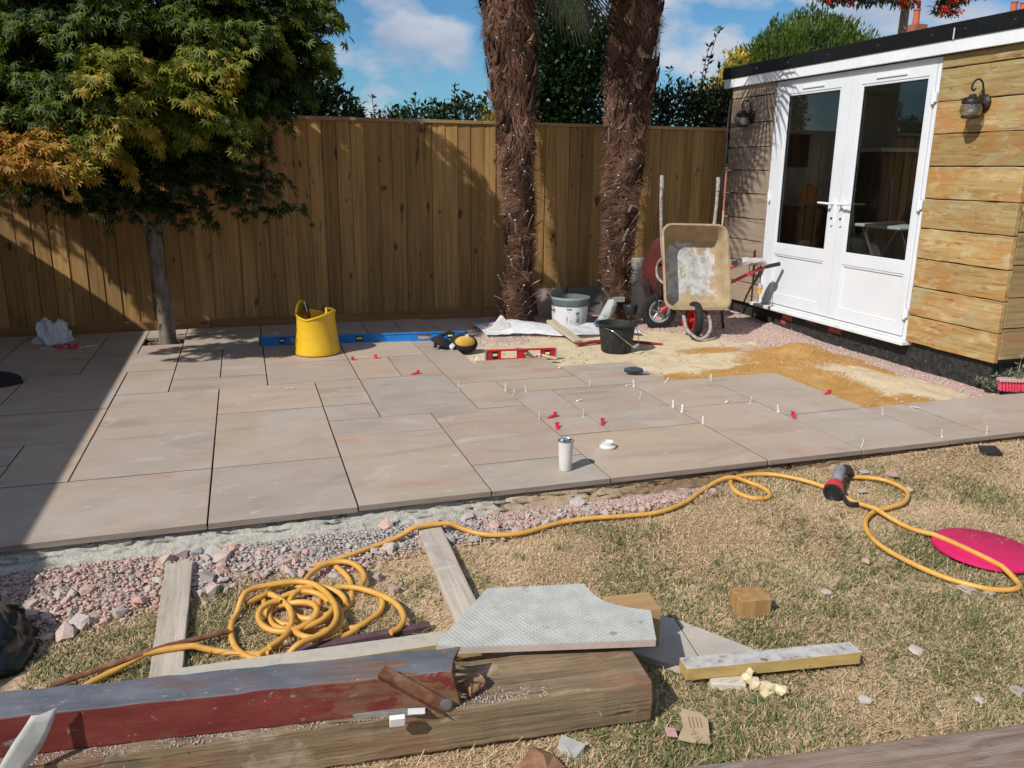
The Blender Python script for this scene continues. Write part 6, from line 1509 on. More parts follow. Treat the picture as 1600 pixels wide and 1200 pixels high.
# second pass of each loop lies on top of the first
seen = []
for i_, p in enumerate(full):
    for j_ in range(0, i_ - 25):
        q = full[j_]
        if abs(p.x - q.x) < .016 and abs(p.y - q.y) < .016:
            for k in range(-6, 7):
                if 0 <= i_ + k < len(full): full[i_ + k].z = max(full[i_ + k].z, q.z + .02 * (1 - abs(k) / 7.) + .0 )
            break
for it_ in range(14):   # let the hose bridge gently
    for i_ in range(1, len(full) - 1):
        full[i_].z = max(full[i_].z, .5 * (full[i_ - 1].z + full[i_ + 1].z) - .0003)
hs.tube(full, hr, 10)
for key in ('S2', 'S4', 'S8', 'S10', 'S12', 'S6', 'S1', 'S3', 'S9', 'S7', 'S5'):
    pts = [Vector(p) for p in POS[key]]
    if key == 'S5':
        pts = [Vector((p.x, p.y, p.z - (.035 if i_ < 6 or i_ > 17 else .0))) for i_, p in enumerate(pts)]
    hs.tube(spline(pts, 8), hr, 10)
tail_ = [Vector((p.x, p.y, max(p.z, -.064 if -.40 < p.x < -.24 else -1))) for p in spline(POS['tail'], 8)]
for it_ in range(40):
    for i_ in range(1, len(tail_) - 1): tail_[i_].z = max(tail_[i_].z, .5 * (tail_[i_ - 1].z + tail_[i_ + 1].z) - .00015)
hs.tube(tail_, hr, 10)
for (cx_, cy_, ra, rb, ph, zz_, a0_, a1_) in ((.10, 2.665, .105, .12, .3, -.070, 0, 330), (.055, 2.63, .085, .10, 1.1, -.058, 40, 400), (.16, 2.70, .095, .10, .8, -.064, -60, 250)):
    hs.tube([(cx_ + ra * math.cos(R(a)) * math.cos(ph) - rb * math.sin(R(a)) * math.sin(ph), cy_ + ra * math.cos(R(a)) * math.sin(ph) + rb * math.sin(R(a)) * math.cos(ph), zz_ + .012 * math.sin(R(a * 1.5))) for a in np.linspace(a0_, a1_, 50)], hr, 10)
hose = tag(hs.build('garden_hose', M['hose'], None, smooth=True), 'long yellow garden hose, coiled at left and snaking right to the spray gun', 'hose')
rod_ = MB().tube([(-.64, 2.468, -.085), (-.42, 2.522, -.064), (-.32, 2.548, -.058), (-.136, 2.60, -.07)], .009, 8)
tag(rod_.build('old_rod', M['rust'], None, smooth=True), 'thin rusty brown rod lying beside the hose at lower left', 'rod')
# spray gun on the end of the hose
sg = thing('spray_gun', 'grey and red hose spray gun lying on the dry grass', 'spray gun', (2.62, 3.03, -.08))
M['grey_plastic'] = plain('grey_plastic', (.20, .22, .23), .45, var=.2)
M['dark_plastic'] = plain('dark_plastic', (.018, .022, .024), .4, var=.2)
M['red_plastic'] = plain('red_plastic', (.55, .03, .035), .4, var=.12)
ga = Vector((2.575, 2.985, -.040)); gb = Vector((2.755, 3.15, .008)); dg = (gb - ga).normalized()
mg = dg.to_track_quat('Z', 'Y').to_matrix()
MB().lathe([(.001, .004), (.028, .003), (.032, -.003), (.043, -.003), (.045, .006), (.042, .012), (.001, .014)], 24, c=ga, m=mg).build('nozzle_face', M['dark_plastic'], sg, smooth=True)
MB().lathe([(.044, .010), (.046, .03), (.040, .065), (.028, .095), (.001, .097)], 20, c=ga, m=mg).build('head', M['red_plastic'], sg, smooth=True)
MB().tube(spline([ga + dg * .08, ga + dg * .14 + Vector((0, 0, .012)), ga + dg * .2 + Vector((0, 0, .012)), gb - dg * .03], 5), [.024] + [.027] * 8 + [.026] * 6 + [.024], 14).build('body', M['grey_plastic'], sg, smooth=True)
MB().tube(spline([gb - dg * .05, gb + Vector((.03, .002, -.012)), gb + Vector((.075, .01, -.05))], 6), [.024, .026, .027, .027, .027, .026, .026, .025, .024, .022, .02, .018, .016], 14).build('connector', M['dark_plastic'], sg, smooth=True)
MB().tube(spline([ga + dg * .05 + Vector((.02, -.03, -.02)), Vector((2.6, 2.90, -.062)), Vector((2.66, 2.885, -.066))], 6), [.011] * 13, 8).build('trigger', M['dark_plastic'], sg, smooth=True)
# stones, chips and scraps on the lawn
M['pale_chip'] = plain('pale_chip', (.40, .35, .30), .9, var=.2)
lab = ['pale flat stone chip beside the spray gun', 'pale stone chip below the spray gun', 'flat pink stone chip right of the spray gun', 'grey stone chip above the spray gun', 'small pale pebble outside the hose bend',
       'pale chip lying below the yellow board', 'cream wood chip on the bare grass right of the yellow board', 'flat grey slab chip under the right hose end', 'thin grey chip beside the right hose end', 'white pebble near the right edge of the lawn', 'cream chip near the bottom right timber', 'grey pebble on the grass left of the pink disc', 'grey stone chip above the wooden block',
       'pink stone inside the hose coil', 'pink stone at the right of the hose coil', 'pale stone above the right of the hose coil', 'pink stone left of the hose coil', 'grey stone at the top of the hose coil']
for (p, lb) in zip(POS['stones'], lab):
    mb = MB(); r_ = random.Random(len(lb) * 3)
    s_ = r_.uniform(.014, .024) * (1.6 if 'flat' in lb else 1)
    mb.rock((p[0], p[1], p[2] + .012), (s_ * 1.3, s_, s_ * (.3 if 'flat' in lb or 'chip' in lb else .7)), r_)
    tag(mb.build('stone_chip', M['pale_chip'] if 'pink' not in lb else plain('pink_chip', (.42, .28, .24), .9), None), lb, 'stone', 'stone chips on the lawn')
bb = MB().obox((3.81, 3.24, -.035), (.10, .085, .018), Matrix.Rotation(R(-20), 3, 'Z') @ Matrix.Rotation(R(12), 3, 'X'))
tag(bb.build('black_offcut', M['dark_plastic'], None, bevel=.003), 'small black plastic offcut on the grass near the right edge', 'offcut')
# black bag at the left edge
def crumple(name, c, size, seed, mat, n=26, m=16, sharp=.32, flat=True):
    """bag-like heap with creases: ridged noise pushed along the normal"""
    V = []; o = Vector((seed * 3.1, seed * 1.7, seed * .9))
    for i_ in range(m + 1):
        v_ = i_ / m * math.pi * (.52 if flat else 1)
        for j_ in range(n):
            u_ = j_ / n * 2 * math.pi
            d_ = Vector((math.sin(v_) * math.cos(u_), math.sin(v_) * math.sin(u_), math.cos(v_)))
            rd = sum((.5 - abs(mnoise.noise(d_ * f_ + o * (k + 1)))) * a_ for k, (f_, a_) in enumerate(((1.3, 1.0), (2.6, .4), (5.0, .12))))
            k = 1 + sharp * (rd - .45)
            V.append((c[0] + size[0] * k * d_.x, c[1] + size[1] * k * d_.y, max(c[2] - .004, c[2] + size[2] * k * d_.z)))
    F = [(i_ * n + j_, (i_ + 1) * n + j_, (i_ + 1) * n + (j_ + 1) % n, i_ * n + (j_ + 1) % n) for i_ in range(m) for j_ in range(n)]
    return MB().add(V, F)
M['bin_bag'] = plain('black_polythene', (.008, .010, .013), .28, var=.3, bump=.05)
cb_ = crumple('b', (-.93, 2.74, -.11), (.19, .22, .17), 3, M['bin_bag'], 48, 26, .5)
tag(cb_.build('rubbish_bag', M['bin_bag'], None, smooth=True), 'black plastic rubbish bag at the left edge of the picture', 'bag')

# ------------------------------------------------------------------ things on the patio
# tile levelling clips
M['clip'] = plain('white_clip', (.78, .77, .72), .4, var=.05)
clip_m = MB().box(-.0035, .0035, -.001, .001, -.004, .048).box(-.0075, .0075, -.004, .004, -.001, .0015)
clip_m.add([(-.0035, -.001, .012), (.0035, -.001, .012), (.009, -.001, .001), (-.009, -.001, .001), (-.0035, .001, .012), (.0035, .001, .012), (.009, .001, .001), (-.009, .001, .001)], [(0, 1, 2, 3), (7, 6, 5, 4), (0, 4, 5, 1), (2, 6, 7, 3), (1, 5, 6, 2), (0, 3, 7, 4)])
clips = [(1.301, 5.154, 0), (1.604, 5.885, .1), (1.61, 5.885, .5), (1.653, 5.831, -.6), (1.592, 5.035, -.15), (1.60, 4.90, .35), (1.71, 4.96, -.2), (1.60, 4.38, 0), (1.86, 4.33, .1), (2.18, 4.985, .1), (2.47, 4.90, -.25), (2.72, 4.925, .8), (2.38, 4.62, .05), (2.48, 4.37, -.05), (2.48, 4.26, .05), (2.48, 4.01, -.1), (3.07, 4.90, 0), (3.0, 4.31, .05), (3.06, 4.10, -.3), (3.09, 3.40, .35), (3.655, 3.88, -.35), (3.655, 3.42, -.35), (3.955, 3.40, -.2)]
clips = sorted(clips, key=lambda c: (800 * c[0] / c[1]))
ordn = ['first', 'second', 'third', 'fourth', 'fifth', 'sixth', 'seventh', 'eighth', 'ninth', 'tenth', 'eleventh', 'twelfth', 'thirteenth', 'fourteenth', 'fifteenth', 'sixteenth', 'seventeenth', 'eighteenth', 'nineteenth', 'twentieth', 'twenty-first', 'twenty-second', 'twenty-third']
clip_o = None
for k, (x, y, ln) in enumerate(clips):
    lb = 'white plastic tile clip standing in a slab joint, %s from the left' % ordn[k]
    if clip_o is None: clip_o = clip_m.build('tile_clip', M['clip'], None); o = clip_o
    else: o = clip_o.copy(); COL.objects.link(o)
    o.location = (x, y, .001); o.rotation_euler = (random.uniform(-.12, .12), ln * .8, random.uniform(-.6, .6)); tag(o, lb, 'clip', 'white tile clips standing in the joints')
for (x, y, a, lb) in ((1.95, 4.65, .5, 'white tile clip lying flat on the slabs behind the red wedges'), (2.42, 4.915, .2, 'white tile clip lying flat beside the black brush'), (2.86, 4.37, .6, 'white tile clip lying flat on the grey slab right of centre'), (3.93, 3.95, -.7, 'white tile clip lying flat at the slab edge near the orange sand'), (2.165, 5.53, .5, 'white tile clip lying at the corner of the pink slab'), (.2, 5.46, .1, 'white clip stem lying flat on the slabs below the trug')):
    o = clip_o.copy(); COL.objects.link(o); o.location = (x, y, .006); o.rotation_euler = (R(88), 0, a + R(90)); tag(o, lb, 'clip', 'white tile clips lying flat')
# red levelling wedges
M['wedge'] = plain('red_wedge', (.55, .025, .06), .4, var=.12)
wedge_m = MB().add([(-.032, -.011, 0), (.032, -.011, 0), (.032, .011, 0), (-.032, .011, 0), (-.03, -.009, .003), (.032, -.009, .02), (.032, .009, .02), (-.03, .009, .003)], [(0, 3, 2, 1), (4, 5, 6, 7), (0, 1, 5, 4), (1, 2, 6, 5), (2, 3, 7, 6), (3, 0, 4, 7)])
wedge_m.box(.018, .034, -.013, .013, .0205, .027)
wl = [(.905, 6.21, .0, 1.2, 'red tile wedge standing on the slabs right of the yellow trug'), (1.097, 5.632, .0, .2, 'red tile wedge on the slabs below the blue level'), (.728, 6.196, .0, 1.4, 'small red wedge in the joint right of the yellow trug'), (1.674, 4.378, 0, .3, 'red wedge lying behind the white tumbler, furthest left'), (1.63, 4.165, 0, 1.3, 'red wedge just behind the rim of the white tumbler'), (1.91, 4.17, 0, 1.1, 'red wedge behind the white lid'), (3.085, 3.98, 0, 1.2, 'red wedge on the grey slabs near the orange sand'), (3.63, 4.37, 0, .3, 'red wedge half buried at the edge of the orange sand')]
wo = None
for (x, y, z, a, lb) in wl:
    if wo is None: wo = wedge_m.build('tile_wedge', M['wedge'], None, bevel=.0015); o = wo
    else: o = wo.copy(); COL.objects.link(o)
    o.location = (x, y, .001 if 'small' not in lb else -.008); o.rotation_euler = (0, R(-62) if ('standing' in lb or 'small' in lb) else 0, a); tag(o, lb, 'wedge', 'red tile wedges')
for k, (dx, dy, dz_, a, b) in enumerate(((0, 0, 0, .3, 0), (.06, .02, 0, 1.5, .2), (.02, -.03, .02, 2.2, .3), (.09, -.02, 0, .8, 0), (-.03, .03, .01, 2.9, .5), (.12, .01, 0, 2.0, .1), (.05, .0, .03, .1, .4), (.10, .035, .015, 1.1, .6))):
    o = wo.copy(); COL.objects.link(o); o.location = (-1.46 + dx, 7.2 + dy, dz_ + .004); o.rotation_euler = (b, b * .5, a); o.scale = (.8, .8, .8)
    tag(o, 'dark red tile wedge in the little heap beside the white bag', 'wedge', 'heap of red wedges beside the bag')
for k, (x, y, a) in enumerate(((-1.32, 7.22, .2), (-1.27, 7.26, .1), (-1.6, 7.24, -.5), (-1.51, 7.16, .9))):
    o = clip_o.copy(); COL.objects.link(o); o.location = (x, y, .005); o.rotation_euler = (R(90), 0, a + R(90)); o.scale = (1, 1, 1.6)
    tag(o, 'white tile clip dropped beside the heap of red wedges', 'clip', 'white clips by the wedge heap')
M['white_poly'] = None
def poly_mat(name, col, tr=.35):
    t = NT(name); f = t.noise(35, 6, .6)
    c = t.ramp(f, [(.3, tuple(q * .85 for q in col)), (.7, col)])
    b = t.n('ShaderNodeBsdfPrincipled'); t.l(c, b.inputs['Base Color']); b.inputs['Roughness'].default_value = .35
    t.l(t.bump(t.noise(22, 5, .7, 'pos', 1.0), .6, .02), b.inputs['Normal'])
    q = t.n('ShaderNodeBsdfTranslucent'); t.l(c, q.inputs['Color'])
    mx = t.n('ShaderNodeMixShader'); mx.inputs[0].default_value = tr; t.l(b.outputs[0], mx.inputs[1]); t.l(q.outputs[0], mx.inputs[2]); t.l(mx.outputs[0], t.out.inputs['Surface'])
    return t.m
M['white_poly'] = poly_mat('white_polythene', (.80, .81, .82), .15)
bg_ = crumple('w', (-1.57, 7.53, 0), (.14, .12, .19), 8, None, 44, 24, .7)
tag(bg_.build('plastic_bag', M['white_poly'], None, smooth=True), 'crumpled white plastic bag on the shaded slabs by the fence', 'bag')
# dark cap-shaped thing at left edge
kn = crumple('k', (-1.66, 6.12, 0), (.17, .13, .085), 13, None, 26, 12, .14)
tag(kn.build('dark_cloth', M['dark_fabric'], None, smooth=True), 'black bundled cloth on the shaded slabs at the left edge', 'cloth')
# steel tumbler and lid
tu = thing('tumbler', 'white insulated steel tumbler standing open on the front slab', 'cup', (1.427, 3.53, 0))
M['tumbler'] = surf('tumbler_paint', [(.3, (.60, .575, .54)), (.7, (.66, .63, .595))], 6, 4, .38, .02, .001)
MB().lathe([(.001, .001), (.029, .001), (.0305, .004), (.033, .06), (.0365, .12), (.0395, .150)], 32, c=(1.427, 3.53, 0), cap1=False).build('body', M['tumbler'], tu, smooth=True)
MB().lathe([(.0395, .1495), (.040, .153), (.0385, .1545), (.036, .150), (.034, .10), (.030, .04), (.001, .04)], 32, c=(1.427, 3.53, 0), cap0=False).build('inner_wall', M['chrome'], tu, smooth=True)
MB().lathe([(.0334, .068), (.0342, .069), (.0342, .072), (.0337, .073)], 32, c=(1.427, 3.53, 0), cap0=False, cap1=False).build('band', M['tumbler'], tu, smooth=True)
ld = thing('cup_top', 'round white lid lying upside down right of the tumbler', 'lid', (1.765, 3.775, 0))
M['lid'] = plain('white_lid', (.62, .63, .58), .45, var=.06)
MB().lathe([(.001, .0), (.039, .0), (.043, .004), (.043, .013), (.038, .016), (.033, .017), (.033, .022), (.001, .022)], 32, c=(1.765, 3.775, 0)).build('rim', M['lid'], ld, smooth=True)
MB().lathe([(.031, .0222), (.033, .036), (.030, .037), (.0285, .024), (.001, .024)], 32, c=(1.765, 3.775, 0), cap0=False).build('collar', M['lid'], ld, smooth=True)
# dark hand brush on the pink slab
hb = thing('hand_brush', 'small dark hand brush lying on the pinkish slab', 'brush', (2.61, 5.2, 0))
mb = MB(); lp = []
for k in range(9):
    t_ = k / 8; w = .028 * (.6 + .5 * math.sin(math.pi * t_)); c = Vector((2.55 + .12 * t_, 5.225 - .055 * t_, .035))
    lp.append([c + Vector((.4 * w * math.cos(a), w * math.cos(a), w * .8 * math.sin(a))) for a in [j / 12 * 6.283 for j in range(12)]])
mb.loft(lp).build('bristles', plain('dark_bristle', (.035, .042, .055), .8, var=.4), hb, smooth=True)
MB().lathe([(.001, 0), (.02, 0), (.018, .02), (.001, .022)], 14, c=(2.672, 5.17, .033), m=Matrix.Rotation(R(90), 3, 'Y')).build('cap', plain('pale_cap', (.5, .55, .56), .5), hb, smooth=True)
# yellow trug with tools
tg = thing('yellow_trug', 'yellow flexible rubber trug with handles, standing on the slabs', 'bucket', (.495, 6.53, 0))
M['trug'] = surf('yellow_rubber', [(.3, (.62, .36, .012)), (.7, (.72, .45, .022))], 6, 5, .42, .05, .002, layers=[((16, 16, 16), .64, .8, (.55, .40, .10))], spec=.45)
NS = 56; lo_, inn = [], []
def rimz(a):  # two handle lobes, dips between
    c = abs(math.cos(a - R(150)))
    return .325 - .038 * (1 - c) ** .8 + .015 * c
prof_ = [(.0, .165), (.03, .178), (.1, .178), (.3, .170), (.6, .160), (.85, .155), (1.0, .158)]
def rad_(t_, a):
    r_ = np.interp(t_, [p[0] for p in prof_], [p[1] for p in prof_])
    sq = 1 - .10 * t_ * math.cos(2 * (a - R(150)))       # squeezed at the top
    return r_ * sq
loops = [[Vector((.495 + rad_(t_, a) * math.cos(a), 6.53 + rad_(t_, a) * math.sin(a), .002 + rimz(a) * t_)) for a in [k / NS * 6.2832 for k in range(NS)]] for t_ in [0, .03, .1, .25, .4, .55, .7, .85, 1.0]]
inner = [[Vector((.495 + (rad_(t_, a) - .007) * math.cos(a), 6.53 + (rad_(t_, a) - .007) * math.sin(a), .008 + rimz(a) * t_)) for a in [k / NS * 6.2832 for k in range(NS)]] for t_ in [.99, .8, .5, .2, .02]]
MB().loft(loops + inner, True, True).build('tub', M['trug'], tg, smooth=True)
MB().tube(loops[-1], .008, 8, closed=True).build('rim', M['trug'], tg, smooth=True)
for sgn in (0, math.pi):
    pts = []
    for k in range(9):
        a = R(150) + sgn + R(-34 + 68 * k / 8); h = rimz(a) + (.07 if sgn == 0 else .02) * math.sin(math.pi * k / 8) ** .6
        rr2 = rad_(1, a) - (.02 if sgn == 0 else .05) * math.sin(math.pi * k / 8)
        pts.append((.495 + rr2 * math.cos(a), 6.53 + rr2 * math.sin(a), .002 + h))
    MB().tube(spline(pts, 4), .0095, 8).build('handle', M['trug'], tg, smooth=True)
tl = thing('hand_saw', 'grey bladed tool sticking up inside the yellow trug', 'tool', (.46, 6.55, .02))
mb = MB().obox((.45, 6.56, .24), (.006, .06, .36), Matrix.Rotation(R(-12), 3, 'Y')); mb.build('blade', M['chrome'], tl)
MB().obox((.435, 6.6, .33), (.03, .09, .11), Matrix.Rotation(R(-12), 3, 'Y')).build('handle', M['dark_plastic'], tl, bevel=.01)
ob = MB().box(.39, .45, 6.46, 6.56, .02, .27).build('orange_box', plain('orange_box', (.5, .15, .02), .5), None, bevel=.006)
tag(ob, 'orange box standing inside the yellow trug', 'box')
# spirit levels
def level(name, label, a, b, h, w, mat, endm, vials, hole):
    a = Vector(a); b = Vector(b); d = (b - a); L = d.length; d.normalize(); s_ = Vector((-d.y, d.x, 0)).normalized(); u_ = d.cross(s_) * 1
    if u_.z < 0: u_ = -u_
    m = Matrix((d, s_, u_)).transposed()
    mid = (a + b) / 2
    t = thing(name, label, 'level', mid)
    P_ = lambda x, y, z: mid + m @ Vector((x, y, z))
    # I-section: flanges and web with openings
    MB().obox(P_(0, 0, .006), (L, w, .012), m).obox(P_(0, 0, h - .006), (L, w, .012), m).build('flange', mat, t, bevel=.0015)
    xs = [-L / 2]
    web = MB()
    for (vx, vw) in sorted(vials + hole):
        web.obox(P_((xs[-1] + vx - vw / 2) / 2, 0, h / 2), (vx - vw / 2 - xs[-1], w * .55, h - .024), m); xs.append(vx + vw / 2)
    web.obox(P_((xs[-1] + L / 2) / 2, 0, h / 2), (L / 2 - xs[-1], w * .55, h - .024), m)
    web.build('web', mat, t)
    for sx in (-1, 1): MB().obox(P_(sx * (L / 2 + .004), 0, h / 2), (.01, w * 1.06, h * 1.02), m).build('end_cap', endm, t, bevel=.002)
    for (vx, vw) in vials:
        MB().obox(P_(vx, 0, h / 2), (vw * .98, w * .4, h - .025), m).build('vial_block', M['dark_plastic'], t)
        MB().tube([P_(vx - vw * .35, -w * .3, h / 2), P_(vx + vw * .35, -w * .3, h / 2)], h * .13, 10).build('vial', plain('vial_%s' % name, (.55, .62, .25), .2), t, smooth=True)
    return t, P_
M['blue'] = surf('blue_paint', [(.3, (.012, .15, .46)), (.7, (.02, .20, .56))], 8, 5, .4, .05, .001, layers=[((22, 22, 22), .66, .75, (.25, .33, .42))])
M['red_lv'] = surf('red_paint', [(.3, (.44, .014, .022)), (.7, (.56, .025, .035))], 8, 5, .4, .05, .001, layers=[((22, 22, 22), .68, .76, (.4, .25, .2))])
bl, P_ = level('blue_level', 'long blue spirit level lying across the slabs behind the trug', (.07, 6.93, .0), (1.765, 6.755, .0), .074, .026, M['blue'], M['dark_plastic'], [(-.80 + .12, .05), (-.05, .07), (.72, .06)], [(-.56, .11), (.5, .11)])
rl_, P_ = level('red_level', 'short red spirit level standing on the sand at the slab edge', (1.745, 6.03, -.028), (2.31, 6.0, -.036), .086, .026, M['red_lv'], M['grey_plastic'], [(-.215, .045), (.215, .045)], [(-.1, .13), (.1, .12)])
# trowel
tw = thing('pointing_trowel', 'steel trowel with worn handle leaning over the red level', 'trowel', (2.1, 5.95, -.03))
bl_ = MB().add([(2.0, 6.07, .055), (2.06, 5.985, .005), (2.135, 5.96, -.012), (2.07, 6.02, .05), (2.0, 6.07, .051), (2.06, 5.985, .001), (2.135, 5.96, -.016), (2.07, 6.02, .046)], [(0, 1, 2, 3), (7, 6, 5, 4), (0, 4, 5, 1), (1, 5, 6, 2), (2, 6, 7, 3), (3, 7, 4, 0)])
bl_.build('blade', plain('worn_steel', (.16, .14, .12), .5, metal=.6), tw)
MB().tube(spline([(2.13, 5.962, -.008), (2.155, 5.945, .014), (2.18, 5.935, .012)], 4), .006, 6).build('tang', M['chrome'], tw)
MB().tube([(2.175, 5.938, .01), (2.21, 5.92, .0), (2.27, 5.89, -.012), (2.285, 5.885, -.014)], [.012, .016, .015, .010], 10).build('handle', plain('worn_handle', (.45, .38, .24), .7), tw, smooth=True)
# knee pads
kp = thing('knee_pads', 'black and yellow knee pads lying by the end of the blue level', 'knee pads', (1.6, 6.4, 0))
def shell(c, rx, ry, rz, rot, mat, nm, par, cut=.5, th=.012):
    loops = []
    for k in range(8):
        v_ = k / 7 * math.pi * cut
        loops.append([(rx * math.sin(v_ + .02) * math.cos(a), ry * math.sin(v_ + .02) * math.sin(a), rz * math.cos(v_)) for a in [j / 20 * 6.283 for j in range(20)]])
    mb = MB().loft(loops, True, False); mb.xf(Matrix.Translation(c) @ rot.to_4x4())
    return mb.build(nm, mat, par, smooth=True, solid=th)
M['pad_yellow'] = plain('pad_yellow', (.50, .30, .045), .7, var=.15)
shell((1.66, 6.42, .03), .115, .085, .07, Matrix.Rotation(R(50), 3, 'X'), M['dark_fabric'], 'pad', kp)
shell((1.662, 6.40, .042), .095, .06, .06, Matrix.Rotation(R(58), 3, 'X'), M['pad_yellow'], 'cap', kp, .45, .006)
shell((1.48, 6.44, .02), .10, .07, .07, Matrix.Rotation(R(30), 3, 'Y'), M['dark_fabric'], 'pad', kp)
MB().tube(spline([(1.42, 6.40, .02), (1.45, 6.44, .09), (1.55, 6.47, .12), (1.60, 6.46, .11)], 5), .016, 8).build('strap', M['dark_fabric'], kp, smooth=True)
MB().obox((1.68, 6.375, .105), (.03, .004, .03)).build('tag', M['white_plain'], kp)
mb = MB(); mb.rock((1.555, 6.37, .025), (.03, .025, .03), random.Random(5)); mb.build('lining', M['white_poly'], kp)

# ------------------------------------------------------------------ things by the palms and the barrows
# white plastic sheet on the ground
gxs = np.linspace(0, 1, 46); gys = np.linspace(0, 1, 16)
U_, W_ = np.meshgrid(gxs, gys, indexing='ij')
XX = 2.02 + 1.42 * U_; YY = 6.98 - .30 * U_ + W_ * (.50 - .12 * U_) + .06 * np.sin(U_ * 9)
ZZ = -.035 + .075 * np.exp(-((U_ - .28) / .2) ** 2) * np.sin(np.pi * W_) + .03 * fbm(XX, YY, 9, 4) + .02 * np.abs(np.sin(U_ * 14 + W_ * 3)) * W_
I = np.arange(46 * 16).reshape(46, 16)
a, b, c, d = I[:-1, :-1].ravel(), I[1:, :-1].ravel(), I[1:, 1:].ravel(), I[:-1, 1:].ravel()
sh_o = fast('plastic_sheet', np.stack([XX, YY, ZZ], -1).reshape(-1, 3), np.concatenate([np.stack([a, b, c], -1), np.stack([a, c, d], -1)]), M['white_poly'], smooth=True)
tag(sh_o, 'crumpled white plastic sheet spread on the sand at the foot of the palms', 'sheet')
fl = MB().add([(2.06, 7.08, -.02), (2.27, 7.0, -.02), (2.30, 7.06, .0), (2.22, 7.12, .12), (2.2, 7.14, .125)], [(0, 1, 2, 3), (0, 3, 4)])
tag(fl.build('paper_flap', plain('grey_paper', (.5, .49, .46), .8), None, solid=.002), 'stiff grey-white flap standing at the left of the plastic sheet', 'paper')
# timber offcut leaning across the sheet
mb = MB().obox((2.70, 6.80, .02), (.085, .62, .022), Matrix.Rotation(R(3), 3, 'Z') @ Matrix.Rotation(R(7), 3, 'X'))
tag(mb.build('wood_offcut', board_mat('pale_offcut_wood', [(.3, (.36, .32, .24)), (.7, (.46, .42, .33))], grain='y'), None, bevel=.003), 'pale flat wood offcut lying between the red level and black bucket', 'wood')
rt_ = MB().tube([(2.68, 6.42, -.03), (2.85, 6.45, -.02), (3.1, 6.42, -.02)], .016, 8).tube([(3.1, 6.42, -.02), (3.35, 6.32, -.035), (3.42, 6.28, -.04)], [.016, .012, .01], 8)
tag(rt_.build('lump_hammer_handle', plain('dark_red_handle', (.22, .02, .03), .5), None, smooth=True), 'dark red tool handle lying behind the black bucket', 'handle')
# black builder's bucket
bk2 = thing('black_bucket', 'black rubber bucket with wire handle standing on the sand', 'bucket', (2.93, 6.18, -.05))
M['black_rubber'] = surf('black_rubber', [(.3, (.012, .012, .012)), (.6, (.028, .028, .027)), (.85, (.06, .058, .055))], (30, 30, 12), 6, .6, .3, .004, layers=[((60, 60, 30), .66, .76, (.16, .155, .145))])
c0 = (2.93, 6.18, -.055)
MB().lathe([(.001, 0), (.118, 0), (.125, .01), (.148, .18), (.155, .232), (.176, .236), (.178, .246), (.155, .25), (.147, .22), (.118, .02), (.001, .02)], 40, c=c0).build('body', M['black_rubber'], bk2, smooth=True)
MB().lathe([(.1, .06), (.13, .085), (.001, .09)], 30, c=c0, cap0=False).build('slurry', surf('slurry', [(.3, (.1, .1, .1)), (.7, (.3, .3, .29))], 40, 5, .8, .4, .004), bk2)
hp = [(2.93 - .158, 6.18 - .02, .175), (2.93 - .09, 6.18 - .16, .13), (2.93 + .02, 6.18 - .19, .06), (2.93 + .1, 6.18 - .165, .02), (2.93 + .155, 6.18 - .05, .16)]
hp = [(2.78, 6.12, .17), (2.82, 6.02, .155), (2.9, 5.985, .09), (2.99, 5.99, .025), (3.04, 6.01, .01), (3.085, 6.08, .08), (3.09, 6.15, .17)]
MB().tube(spline(hp, 6), .0035, 6).build('wire_handle', M['chrome'], bk2, smooth=True)
MB().tube([(3.0, 5.988, .02), (3.06, 6.03, .03)], .009, 8).build('grip', plain('grey_grip', (.4, .42, .42), .5), bk2)
# white paint tub
wt = thing('white_tub', 'white plastic tub with grey-green lid rim and printed label, by the fence', 'tub', (3.0, 7.42, -.045))
c1 = (3.0, 7.42, -.045)
M['tub_white'] = surf('tub_plastic', [(.3, (.60, .60, .60)), (.7, (.68, .68, .68))], 5, 4, .4, .02, .001, layers=[((9, 9, 9), .64, .8, (.5, .47, .44))])
M['tub_grey'] = plain('tub_lid', (.11, .14, .135), .45, var=.15)
MB().lathe([(.001, 0), (.162, 0), (.168, .006), (.183, .215), (.175, .215), (.16, .02), (.001, .02)], 40, c=c1).build('body', M['tub_white'], wt, smooth=True)
MB().lathe([(.184, .195), (.187, .2), (.194, .272), (.186, .275), (.180, .21)], 40, c=c1, cap0=False, cap1=False).build('rim', M['tub_grey'], wt, smooth=True)
MB().lathe([(.188, .262), (.1945, .262), (.196, .278), (.188, .28)], 40, c=c1, cap0=False, cap1=False).build('lip', plain('lip_grey', (.3, .33, .32), .5), wt, smooth=True)
def on_tub(a0, a1, z0, z1, nm, mat, off=.0012):
    V = []; n_ = 6
    for k in range(n_ + 1):
        a = R(a0 + (a1 - a0) * k / n_)
        for z in (z0, z1):
            r2 = .168 + (.183 - .168) * (z - .006) / .209 + off
            V.append((c1[0] + r2 * math.cos(a), c1[1] + r2 * math.sin(a), c1[2] + z))
    return V, [(2 * k, 2 * k + 2, 2 * k + 3, 2 * k + 1) for k in range(n_)]
pr = MB()
